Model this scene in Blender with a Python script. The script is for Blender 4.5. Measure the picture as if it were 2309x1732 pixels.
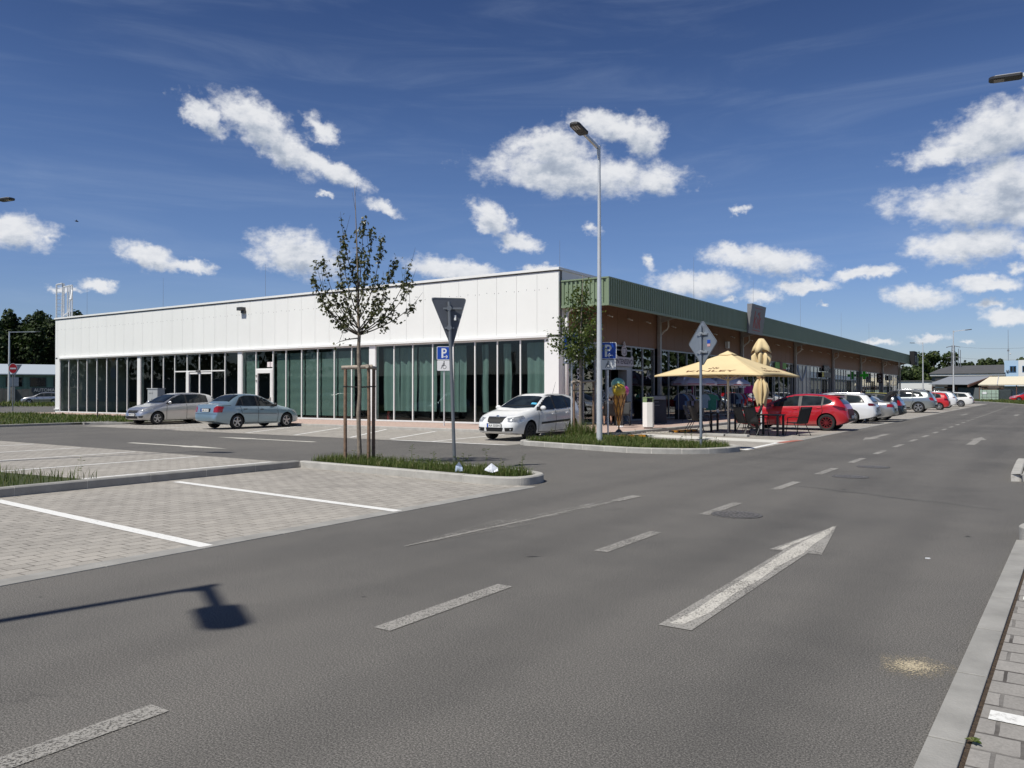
import bpy, bmesh, math, random
import numpy as np
from mathutils import Vector, Matrix
from mathutils.bvhtree import BVHTree
from mathutils.geometry import delaunay_2d_cdt
R = math.radians
SC = bpy.context.scene
COL = SC.collection
for _o in list(bpy.data.objects):
    bpy.data.objects.remove(_o)
rng = random.Random(7)

# ------------------------------------------------------------------ camera
cam_d = bpy.data.cameras.new('camera'); cam = bpy.data.objects.new('camera', cam_d); COL.objects.link(cam)
cam_d.sensor_width = 36.0; cam_d.lens = 36.0 * 1800.0 / 2309.0
cam_d.clip_start = 0.05; cam_d.clip_end = 5000
cam.location = (0, 0, 1.55)
cam.rotation_euler = (R(90 + 0.557), 0, R(33.99))
SC.camera = cam
# ------------------------------------------------------------------ light
SUN_AZ, SUN_EL = R(13), R(56)          # shadows run towards +Y, turned SUN_AZ towards +X
sun_dir = Vector((math.sin(SUN_AZ) * math.cos(SUN_EL), math.cos(SUN_AZ) * math.cos(SUN_EL), -math.sin(SUN_EL)))
sl = bpy.data.lights.new('sun', 'SUN'); sl.energy = 4.7; sl.angle = R(0.53); sl.color = (1.0, 0.968, 0.885)
so = bpy.data.objects.new('sun', sl); COL.objects.link(so)
so.rotation_euler = sun_dir.to_track_quat('-Z', 'Y').to_euler(); so.location = (-20, -40, 60)
SC.view_settings.view_transform = 'Standard'; SC.view_settings.look = 'None'
SC.view_settings.exposure = 0.0; SC.view_settings.gamma = 1.0
SC.render.engine = 'CYCLES'
SC.cycles.max_bounces = 8; SC.cycles.transparent_max_bounces = 16; SC.cycles.caustics_reflective = False; SC.cycles.caustics_refractive = False

# ------------------------------------------------------------------ node helpers
class NT:
    def __init__(s, tree): s.t = tree; s.n = tree.nodes; s.l = tree.links
    def new(s, typ, **kw):
        nd = s.n.new(typ)
        for k, v in kw.items(): setattr(nd, k, v)
        return nd
    def put(s, nd, i, v):
        if v is None: return
        if hasattr(v, 'is_output'): s.l.new(v, nd.inputs[i])
        else: nd.inputs[i].default_value = v
    def math(s, op, a, b=None, c=None, clamp=False):
        nd = s.new('ShaderNodeMath', operation=op, use_clamp=clamp)
        s.put(nd, 0, a); s.put(nd, 1, b); s.put(nd, 2, c)
        return nd.outputs[0]
    def vmath(s, op, a, b=None, scale=None):
        nd = s.new('ShaderNodeVectorMath', operation=op)
        s.put(nd, 0, a); s.put(nd, 1, b)
        if scale is not None: s.put(nd, 'Scale', scale)
        return nd.outputs['Value'] if op in ('LENGTH', 'DOT_PRODUCT') else nd.outputs[0]
    def noise(s, vec, scale, detail=4, rough=.55, dist=0.0):
        nd = s.new('ShaderNodeTexNoise'); s.put(nd, 'Vector', vec)
        nd.inputs['Scale'].default_value = scale; nd.inputs['Detail'].default_value = detail
        nd.inputs['Roughness'].default_value = rough; nd.inputs['Distortion'].default_value = dist
        return nd.outputs[0]
    def ramp(s, f, stops, interp='LINEAR'):
        nd = s.new('ShaderNodeValToRGB'); s.put(nd, 0, f); cr = nd.color_ramp; cr.interpolation = interp
        while len(cr.elements) < len(stops): cr.elements.new(0.5)
        for e, (p, c) in zip(cr.elements, stops):
            e.position = p; e.color = tuple(c) + (1,) if len(c) == 3 else c
        return nd.outputs[0]
    def mix(s, f, a, b, blend='MIX'):
        nd = s.new('ShaderNodeMix', data_type='RGBA', blend_type=blend)
        s.put(nd, 0, f)
        for i, v in ((6, a), (7, b)):
            if hasattr(v, 'is_output'): s.l.new(v, nd.inputs[i])
            else: nd.inputs[i].default_value = tuple(v) + (1,) if len(v) == 3 else v
        return nd.outputs[2]
    def smooth(s, x, a, b):
        nd = s.new('ShaderNodeMapRange', interpolation_type='SMOOTHSTEP'); s.put(nd, 0, x)
        nd.inputs[1].default_value = a; nd.inputs[2].default_value = b
        return nd.outputs[0]

def lin(h):
    h = h.lstrip('#'); v = [int(h[i:i + 2], 16) / 255 for i in (0, 2, 4)]
    return tuple(x / 12.92 if x <= .04045 else ((x + .055) / 1.055) ** 2.4 for x in v)

# ------------------------------------------------------------------ sky with clouds
W = bpy.data.worlds.new('World'); SC.world = W; W.use_nodes = True
w = NT(W.node_tree); w.n.clear()
sky = w.new('ShaderNodeTexSky', sky_type='NISHITA', sun_disc=False)
sky.sun_elevation = SUN_EL; sky.sun_rotation = R(180 + 13); sky.altitude = 200; sky.air_density = 1.0; sky.dust_density = 0.6; sky.ozone_density = 2.2
# clouds: (azimuth, elevation, half width, half height, tilt), all in radians but the tilt
CL = [(-0.964, 0.313, 0.034, 0.014, -35), (-0.91, 0.315, 0.044, 0.025, -25), (-0.875, 0.289, 0.05, 0.021, -30), (-0.818, 0.265, 0.05, 0.012, -24), (-0.827, 0.309, 0.028, 0.014, -28), (-1.152, 0.169, 0.041, 0.019, -5), (-1.122, 0.166, 0.02, 0.009, -15), (-1.021, 0.154, 0.035, 0.013, -12), (-0.979, 0.145, 0.03, 0.008, -10), (-0.856, 0.166, 0.053, 0.027, -10), (-1.102, 0.112, 0.023, 0.005, -3), (-1.072, 0.117, 0.025, 0.008, -10), (-0.666, 0.151, 0.062, 0.015, -8), (-0.75, 0.224, 0.025, 0.009, -20), (-0.824, 0.235, 0.016, 0.006, -20), (-0.547, 0.295, 0.056, 0.027, 5), (-0.515, 0.266, 0.127, 0.024, -5), (-0.431, 0.307, 0.029, 0.022, -10), (-0.474, 0.32, 0.05, 0.017, -15), (-0.416, 0.254, 0.035, 0.018, -10), (-0.616, 0.213, 0.036, 0.018, -35), (-0.586, 0.184, 0.031, 0.012, -10), (-0.049, 0.272, 0.059, 0.031, 10), (-0.08, 0.255, 0.057, 0.012, 0), (-0.066, 0.197, 0.092, 0.023, -8), (-0.031, 0.216, 0.052, 0.035, 10), (-0.073, 0.157, 0.06, 0.019, -3), (-0.018, 0.15, 0.021, 0.011, 0), (-0.288, 0.157, 0.067, 0.017, -8), (-0.322, 0.167, 0.025, 0.011, -10), (-0.361, 0.131, 0.056, 0.016, -5), (-0.289, 0.113, 0.026, 0.011, 0), (-0.326, 0.11, 0.015, 0.006, 0), (-0.239, 0.125, 0.036, 0.008, 0), (-0.174, 0.136, 0.038, 0.008, 3), (-0.123, 0.106, 0.034, 0.013, -5), (-0.051, 0.095, 0.023, 0.007, 0), (-0.057, 0.116, 0.033, 0.009, 0), (-0.318, 0.216, 0.015, 0.007, 0), (-0.493, 0.199, 0.017, 0.011, -25), (-0.559, 0.156, 0.026, 0.006, 0), (-0.642, 0.15, 0.029, 0.009, 0), (-0.425, 0.161, 0.019, 0.012, -60), (-0.223, 0.101, 0.015, 0.004, 0), (-0.029, 0.13, 0.019, 0.008, 0), (-0.03, 0.082, 0.032, 0.011, -5), (-0.11, 0.06, 0.022, 0.006, 0), (-0.074, 0.057, 0.014, 0.004, 0), (-0.161, 0.056, 0.023, 0.005, -5),
      (0.35, 0.2, 0.12, 0.04, 0), (0.8, 0.3, 0.15, 0.05, 5), (1.3, 0.22, 0.2, 0.05, 0)]
def cloud_field(CLS, name):
  grp = bpy.data.node_groups.new(name, 'ShaderNodeTree')
  grp.interface.new_socket('Angles', in_out='INPUT', socket_type='NodeSocketVector')
  grp.interface.new_socket('Density', in_out='OUTPUT', socket_type='NodeSocketFloat')
  q = NT(grp); gi = q.new('NodeGroupInput'); go = q.new('NodeGroupOutput')
  ang = gi.outputs[0]
  # domain warp for ragged edges
  wn = q.new('ShaderNodeTexNoise'); q.put(wn, 'Vector', ang); wn.inputs['Scale'].default_value = 42; wn.inputs['Detail'].default_value = 4; wn.inputs['Roughness'].default_value = .62
  wv = q.vmath('SUBTRACT', wn.outputs[1], (0.5, 0.5, 0.5)); wv = q.vmath('MULTIPLY', wv, (0.042, 0.026, 0))
  angw = q.vmath('ADD', ang, wv)
  acc = None
  for ci_, (az, el, a, b, rot) in enumerate(CLS):
      if ci_ % 6 == 0 and acc is not None:      # keep the node stack short: the next blobs wait for the last ones
          cz_ = q.new('ShaderNodeCombineXYZ'); q.put(cz_, 2, q.math('MULTIPLY', acc, 1e-6)); angw = q.vmath('ADD', angw, cz_.outputs[0])
      mp = q.new('ShaderNodeMapping', vector_type='TEXTURE'); q.put(mp, 'Vector', angw)
      mp.inputs['Location'].default_value = (az, el, 0); mp.inputs['Rotation'].default_value = (0, 0, R(rot)); mp.inputs['Scale'].default_value = (a, b, 1)
      ln = q.vmath('LENGTH', mp.outputs[0])
      if a > .028: ln = q.math('SUBTRACT', ln, .16)
      if a < .021: ln = q.math('ADD', ln, .22 if a > .013 else .34)
      acc = ln if acc is None else q.math('SMOOTH_MIN', acc, ln, 0.25)
  shape = q.math('SUBTRACT', 1.12, acc)
  st = q.vmath('MULTIPLY', ang, (1.0, 1.5, 1.0))
  n1 = q.noise(st, 34, 8, .60)
  n2 = q.noise(st, 16, 3, .5)
  d = q.math('ADD', q.math('MULTIPLY', shape, 0.95), q.math('MULTIPLY', q.math('SUBTRACT', n1, .5), 1.25))
  d = q.math('ADD', d, q.math('MULTIPLY', q.math('SUBTRACT', n2, .5), .5))
  d = q.math('ADD', d, q.math('MULTIPLY', q.math('SUBTRACT', q.noise(st, 120, 4, .6), .5), .45))
  d = q.math('MAXIMUM', d, -1.0)
  q.l.new(d, go.inputs[0])
  return grp
tc = w.new('ShaderNodeTexCoord'); sx = w.new('ShaderNodeSeparateXYZ'); w.put(sx, 0, tc.outputs['Generated'])
azn = w.math('ARCTAN2', sx.outputs[0], sx.outputs[1]); eln = w.math('ARCSINE', sx.outputs[2])
cv = w.new('ShaderNodeCombineXYZ'); w.put(cv, 0, azn); w.put(cv, 1, eln)
def cloud(vec, grp):
    g = w.new('ShaderNodeGroup'); g.node_tree = grp; w.put(g, 0, vec); return g.outputs[0]
d0 = cloud(cv.outputs[0], cloud_field(CL, 'CloudField')); d1 = cloud(w.vmath('ADD', cv.outputs[0], (-0.004, 0.017, 0)), cloud_field([c for c in CL if c[2] > .028], 'CloudFieldShade'))
cover = w.smooth(d0, 0.02, 0.80)
cover = w.math('MULTIPLY', cover, 0.93)
lump = w.noise(w.vmath('MULTIPLY', cv.outputs[0], (1.0, 1.7, 1.0)), 38, 5, .6)
shade = w.math('ADD', w.math('MULTIPLY', w.smooth(d1, 0.10, 1.35), .75), w.math('MULTIPLY', w.math('SUBTRACT', lump, .46), 1.5), clamp=True)          # how much cloud lies between here and the sun
ccol = w.ramp(shade, [(0.0, (0.84, 0.85, 0.87)), (0.35, (0.70, 0.725, 0.77)), (0.75, (0.46, 0.51, 0.59)), (1.0, (0.36, 0.41, 0.50))])
# thin high streaks
cst = w.new('ShaderNodeMapping'); w.put(cst, 'Vector', cv.outputs[0]); cst.inputs['Rotation'].default_value = (0, 0, R(22)); cst.inputs['Scale'].default_value = (2.2, 16, 1)
ci = w.noise(cst.outputs[0], 1.3, 6, .6, .8)
cirrus = w.math('MULTIPLY', w.smooth(ci, 0.42, 0.85), 0.16)
hz = w.smooth(eln, 0.30, 0.0)
el_g = w.ramp(w.math('MULTIPLY', eln, 1.0), [(0.0, (.92, .95, 1.18)), (.06, (.79, .87, 1.14)), (.14, (.69, .80, 1.10)), (.22, (.66, .77, 1.04)), (.30, (.57, .69, .96)), (.40, (.45, .56, .81)), (.47, (.385, .49, .74)), (1.0, (.24, .31, .48))])
skyc = w.mix(1.0, sky.outputs[0], el_g, 'MULTIPLY')
hs = w.new('ShaderNodeHueSaturation'); w.put(hs, 'Color', skyc); hs.inputs['Saturation'].default_value = 1.0; hs.inputs['Value'].default_value = 1.0
SKY_GAIN = 0.085
bg_s = w.mix(1.0, hs.outputs[0], (SKY_GAIN,) * 3, 'MULTIPLY')
bg_s = w.mix(cirrus, bg_s, (0.45, 0.55, 0.72))
bg_c = w.mix(cover, bg_s, ccol)
bg = w.new('ShaderNodeBackground'); w.put(bg, 'Color', bg_c); bg.inputs['Strength'].default_value = 1.0
wo = w.new('ShaderNodeOutputWorld'); w.l.new(bg.outputs[0], wo.inputs[0])
W.cycles.sampling_method = 'MANUAL'; W.cycles.sample_map_resolution = 512

# ------------------------------------------------------------------ materials
def new_mat(name):
    m = bpy.data.materials.new(name); m.use_nodes = True; t = NT(m.node_tree); t.n.clear()
    out = t.new('ShaderNodeOutputMaterial'); b = t.new('ShaderNodeBsdfPrincipled'); t.l.new(b.outputs[0], out.inputs[0])
    return m, t, b, out
_mc = {}
def pm(name, col, rough=.6, metal=0.0, var=.08, scale=6.0, bump=0.0, bscale=40.0, coat=0.0, spec=.5, emit=None):
    """plain procedural material: colour with a little noise, optional bump"""
    if name in _mc: return _mc[name]
    if isinstance(col, str): col = lin(col)
    m, t, b, out = new_mat(name)
    tc = t.new('ShaderNodeTexCoord'); n = t.noise(tc.outputs['Object'], scale, 5, .6)
    lo = tuple(c * (1 - var) for c in col); hi = tuple(min(1, c * (1 + var)) for c in col)
    t.l.new(t.ramp(n, [(.3, lo), (.7, hi)]), b.inputs['Base Color'])
    b.inputs['Roughness'].default_value = rough; b.inputs['Metallic'].default_value = metal
    b.inputs['Coat Weight'].default_value = coat; b.inputs['Coat Roughness'].default_value = .04; b.inputs['Specular IOR Level'].default_value = spec
    if bump:
        bp = t.new('ShaderNodeBump'); bp.inputs['Strength'].default_value = bump; bp.inputs['Distance'].default_value = .02
        t.l.new(t.noise(tc.outputs['Object'], bscale, 5, .6), bp.inputs['Height']); t.l.new(bp.outputs[0], b.inputs['Normal'])
    if emit:
        b.inputs['Emission Color'].default_value = tuple(lin(emit)) + (1,); b.inputs['Emission Strength'].default_value = 1
    _mc[name] = m; return m

def glass_mat(name, tint, refl=1.0, f0=.07, power=4.0, rough=0.0, wob=0.0):
    if name in _mc: return _mc[name]
    m = bpy.data.materials.new(name); m.use_nodes = True; t = NT(m.node_tree); t.n.clear()
    out = t.new('ShaderNodeOutputMaterial')
    tr = t.new('ShaderNodeBsdfTransparent'); tr.inputs[0].default_value = tuple(tint) + (1,)
    gl = t.new('ShaderNodeBsdfGlossy'); gl.inputs['Roughness'].default_value = rough; gl.inputs['Color'].default_value = (refl, refl, refl, 1)
    lw = t.new('ShaderNodeLayerWeight'); lw.inputs['Blend'].default_value = .5
    f = t.math('POWER', lw.outputs['Facing'], power); f = t.math('MULTIPLY_ADD', f, 1 - f0, f0, clamp=True)
    if wob:
        tc = t.new('ShaderNodeTexCoord'); bp = t.new('ShaderNodeBump'); bp.inputs['Strength'].default_value = wob; bp.inputs['Distance'].default_value = .02
        t.l.new(t.noise(tc.outputs['Object'], 1.1, 2, .5), bp.inputs['Height']); t.l.new(bp.outputs[0], gl.inputs['Normal'])
    mx = t.new('ShaderNodeMixShader'); t.l.new(f, mx.inputs[0]); t.l.new(tr.outputs[0], mx.inputs[1]); t.l.new(gl.outputs[0], mx.inputs[2])
    t.l.new(mx.outputs[0], out.inputs[0]); _mc[name] = m; return m

def wobn(t, o, sc):
    n = t.new('ShaderNodeTexNoise'); t.put(n, 'Vector', o); n.inputs['Scale'].default_value = sc; n.inputs['Detail'].default_value = 4; return n.outputs[1]
def asphalt_mat():
    m, t, b, out = new_mat('asphalt')
    tc = t.new('ShaderNodeTexCoord'); o = tc.outputs['Object']
    big = t.noise(o, .22, 5, .6); mid = t.noise(o, 2.3, 4, .6)
    mps = t.new('ShaderNodeMapping'); t.put(mps, 'Vector', o); mps.inputs['Scale'].default_value = (1.0, .06, 1)
    wheel = t.noise(mps.outputs[0], 1.1, 3, .5)
    fine = t.noise(o, 105, 4, .85)
    vo = t.new('ShaderNodeTexVoronoi'); t.put(vo, 'Vector', o); vo.inputs['Scale'].default_value = 110
    c = t.ramp(fine, [(.33, (.014, .0135, .0125)), (.49, (.097, .092, .086)), (.65, (.275, .262, .243))])
    c = t.mix(t.smooth(vo.outputs['Distance'], .14, .02), c, (.42, .40, .365))
    f = t.math('ADD', t.math('MULTIPLY', big, .7), t.math('ADD', t.math('MULTIPLY', mid, .18), t.math('MULTIPLY', wheel, .30)))
    c = t.mix(1.0, c, t.ramp(f, [(.38, (.74, .74, .75)), (.52, (.95, .945, .935)), (.62, (1.10, 1.09, 1.07)), (.85, (1.33, 1.30, 1.26))]), 'MULTIPLY')
    # pale dust along the edges where nobody drives, and a few dark drips
    sp = t.new('ShaderNodeSeparateXYZ'); t.put(sp, 0, o)
    tr = None          # the wheel paths are polished a little darker and smoother than the strip between them
    for xc in (-5.85, -4.35, -2.75, -1.25):
        k = t.smooth(t.math('ABSOLUTE', t.math('SUBTRACT', t.math('ADD', sp.outputs[0], t.math('MULTIPLY', t.math('SUBTRACT', big, .5), 1.2)), xc)), .42, .05)
        tr = k if tr is None else t.math('MAXIMUM', tr, k)
    c = t.mix(t.math('MULTIPLY', tr, .30), c, t.mix(1.0, c, (.62, .62, .63), 'MULTIPLY'))
    crk = t.new('ShaderNodeTexVoronoi', feature='DISTANCE_TO_EDGE'); t.put(crk, 'Vector', t.vmath('ADD', o, t.vmath('MULTIPLY', t.vmath('SUBTRACT', wobn(t, o, 2.5), (.5, .5, .5)), (.9, .9, 0)))); crk.inputs['Scale'].default_value = .12
    ck = t.math('MULTIPLY', t.smooth(crk.outputs['Distance'], .0022, .0004), t.smooth(t.noise(o, .35, 2, .5), .56, .68))
    c = t.mix(t.math('MULTIPLY', ck, .35), c, (.03, .029, .028))
    oil = t.smooth(t.noise(o, .9, 3, .55), .66, .80); c = t.mix(t.math('MULTIPLY', oil, .30), c, (.035, .034, .033))
    dr = t.noise(o, 3.1, 2, .5)
    c = t.mix(t.smooth(dr, .735, .78), c, (.035, .034, .033))
    t.l.new(c, b.inputs['Base Color']); b.inputs['Roughness'].default_value = .82; b.inputs['Specular IOR Level'].default_value = .35
    bp = t.new('ShaderNodeBump'); bp.inputs['Strength'].default_value = .3; bp.inputs['Distance'].default_value = .003
    t.l.new(fine, bp.inputs['Height']); t.l.new(bp.outputs[0], b.inputs['Normal'])
    return m

def paver_mat(name, base, joint, bw=.24, bh=.165, rot=0.0, dirt=.25, mortar=.0075):
    m, t, b, out = new_mat(name)
    tc = t.new('ShaderNodeTexCoord'); mp = t.new('ShaderNodeMapping'); t.put(mp, 'Vector', tc.outputs['Object']); mp.inputs['Rotation'].default_value = (0, 0, rot)
    o = tc.outputs['Object']
    wob = t.new('ShaderNodeTexNoise'); t.put(wob, 'Vector', o); wob.inputs['Scale'].default_value = 9
    v = t.vmath('ADD', mp.outputs[0], t.vmath('MULTIPLY', t.vmath('SUBTRACT', wob.outputs[1], (.5, .5, .5)), (.012, .012, 0)))
    br = t.new('ShaderNodeTexBrick'); t.put(br, 'Vector', v); br.offset = .5; br.inputs['Scale'].default_value = 1
    br.inputs['Brick Width'].default_value = bw; br.inputs['Row Height'].default_value = bh; br.inputs['Mortar Size'].default_value = mortar
    br.inputs['Mortar Smooth'].default_value = .3; br.inputs['Bias'].default_value = 0
    br.inputs['Color1'].default_value = tuple(x * .90 for x in base) + (1,); br.inputs['Color2'].default_value = tuple(x * 1.08 for x in base) + (1,)
    br.inputs['Mortar'].default_value = tuple(joint) + (1,)
    big = t.noise(o, .55, 5, .65); mid = t.noise(o, 5, 4, .6); fine = t.noise(o, 80, 2, .6)
    # joints only show here and there, the rest is filled with sand
    sand = t.smooth(t.noise(o, 3.4, 3, .6), .34, .58)
    cc = t.mix(t.math('MULTIPLY', br.outputs['Fac'], t.math('SUBTRACT', 1.0, t.math('MULTIPLY', sand, .88))), br.outputs['Color'], joint)
    cc = t.mix(t.math('MULTIPLY', br.outputs['Fac'], t.math('MULTIPLY', sand, .6)), cc, tuple(x * .9 for x in base))
    f = t.math('ADD', t.math('MULTIPLY', big, .65), t.math('MULTIPLY', mid, .35))
    c = t.mix(1.0, cc, t.ramp(f, [(.30, (1 - dirt,) * 3), (.52, (1, 1, 1)), (.8, (1.08, 1.07, 1.05))]), 'MULTIPLY')
    c = t.mix(1.0, c, t.ramp(fine, [(.3, (.86,) * 3), (.7, (1.12,) * 3)]), 'MULTIPLY')
    st = t.noise(o, 1.7, 4, .7)
    c = t.mix(t.math('MULTIPLY', t.smooth(st, .64, .74), .35), c, tuple(x * .45 for x in base))
    t.l.new(c, b.inputs['Base Color']); b.inputs['Roughness'].default_value = .85
    bp = t.new('ShaderNodeBump'); bp.inputs['Strength'].default_value = .5; bp.inputs['Distance'].default_value = .01
    hgt = t.math('SUBTRACT', t.math('MULTIPLY', fine, .12), br.outputs['Fac'])
    t.l.new(hgt, bp.inputs['Height']); t.l.new(bp.outputs[0], b.inputs['Normal'])
    return m

def paint_mat(name, col, under, wear, scale=38.0, clear=False, soft=None):
    """road paint worn through to the surface below it"""
    m, t, b, out = new_mat(name)
    tc = t.new('ShaderNodeTexCoord'); o = tc.outputs['Object']
    n = t.noise(o, scale, 4, .7); big = t.noise(o, 1.3, 4, .6)
    f = t.math('ADD', t.math('MULTIPLY', n, .75), t.math('MULTIPLY', big, .25))
    if soft:        # thins out towards its edge
        f = t.math('SUBTRACT', f, t.math('MULTIPLY', t.vmath('LENGTH', t.vmath('MULTIPLY', t.vmath('SUBTRACT', o, (soft[0], soft[1], 0)), (1, 1, 0))), soft[2]))
    k = t.smooth(f, wear - .07, wear + .09)
    t.l.new(t.mix(k, under, col), b.inputs['Base Color']); b.inputs['Roughness'].default_value = .7
    if clear:       # where the paint has gone the asphalt itself shows
        tp = t.new('ShaderNodeBsdfTransparent'); mx = t.new('ShaderNodeMixShader'); t.l.new(t.math('POWER', k, .8), mx.inputs[0]); t.l.new(tp.outputs[0], mx.inputs[1]); t.l.new(b.outputs[0], mx.inputs[2]); t.l.new(mx.outputs[0], out.inputs[0])
    bp = t.new('ShaderNodeBump'); bp.inputs['Strength'].default_value = .4; bp.inputs['Distance'].default_value = .005
    t.l.new(t.noise(o, 95, 3, .7), bp.inputs['Height']); t.l.new(bp.outputs[0], b.inputs['Normal'])
    return m

def grass_ground_mat(name, a, bcol, scale=2.5):
    m, t, b, out = new_mat(name)
    tc = t.new('ShaderNodeTexCoord'); o = tc.outputs['Object']
    f = t.math('ADD', t.math('MULTIPLY', t.noise(o, scale, 5, .65), .6), t.math('MULTIPLY', t.noise(o, 30, 3, .7), .4))
    t.l.new(t.ramp(f, [(.3, a), (.7, bcol)]), b.inputs['Base Color']); b.inputs['Roughness'].default_value = .95
    bp = t.new('ShaderNodeBump'); bp.inputs['Strength'].default_value = .8; bp.inputs['Distance'].default_value = .05
    t.l.new(t.noise(o, 25, 3, .7), bp.inputs['Height']); t.l.new(bp.outputs[0], b.inputs['Normal'])
    return m

def blade_mat(name, cols, rough=.55, trans=.0, spec=.3):
    """leaves and grass: every loose leaf gets its own tone"""
    m, t, b, out = new_mat(name)
    gm = t.new('ShaderNodeNewGeometry')
    c = t.ramp(gm.outputs['Random Per Island'], [(i / (len(cols) - 1), cc) for i, cc in enumerate(cols)])
    t.l.new(c, b.inputs['Base Color']); b.inputs['Roughness'].default_value = rough; b.inputs['Specular IOR Level'].default_value = spec
    if trans:
        tl = t.new('ShaderNodeBsdfTranslucent'); t.l.new(t.mix(1.0, c, (1.6, 1.8, .8), 'MULTIPLY'), tl.inputs[0])
        mx = t.new('ShaderNodeMixShader'); mx.inputs[0].default_value = trans
        t.l.new(b.outputs[0], mx.inputs[1]); t.l.new(tl.outputs[0], mx.inputs[2]); t.l.new(mx.outputs[0], out.inputs[0])
    return m

# ------------------------------------------------------------------ mesh helpers
def tag(o, label=None, cat=None, group=None, kind=None):
    if label: o['label'] = label
    if cat: o['category'] = cat
    if group: o['group'] = group
    if kind: o['kind'] = kind
    return o
def thing(name, label, cat, loc=(0, 0, 0), rz=0.0, group=None):
    o = bpy.data.objects.new(name, None); COL.objects.link(o); o.empty_display_size = .2
    o.location = loc; o.rotation_euler = (0, 0, rz)
    return tag(o, label, cat, group)
def wpos(o):
    p = Vector((0, 0, 0))
    while o is not None: p = p + Vector(o.location); o = o.parent
    return p

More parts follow.
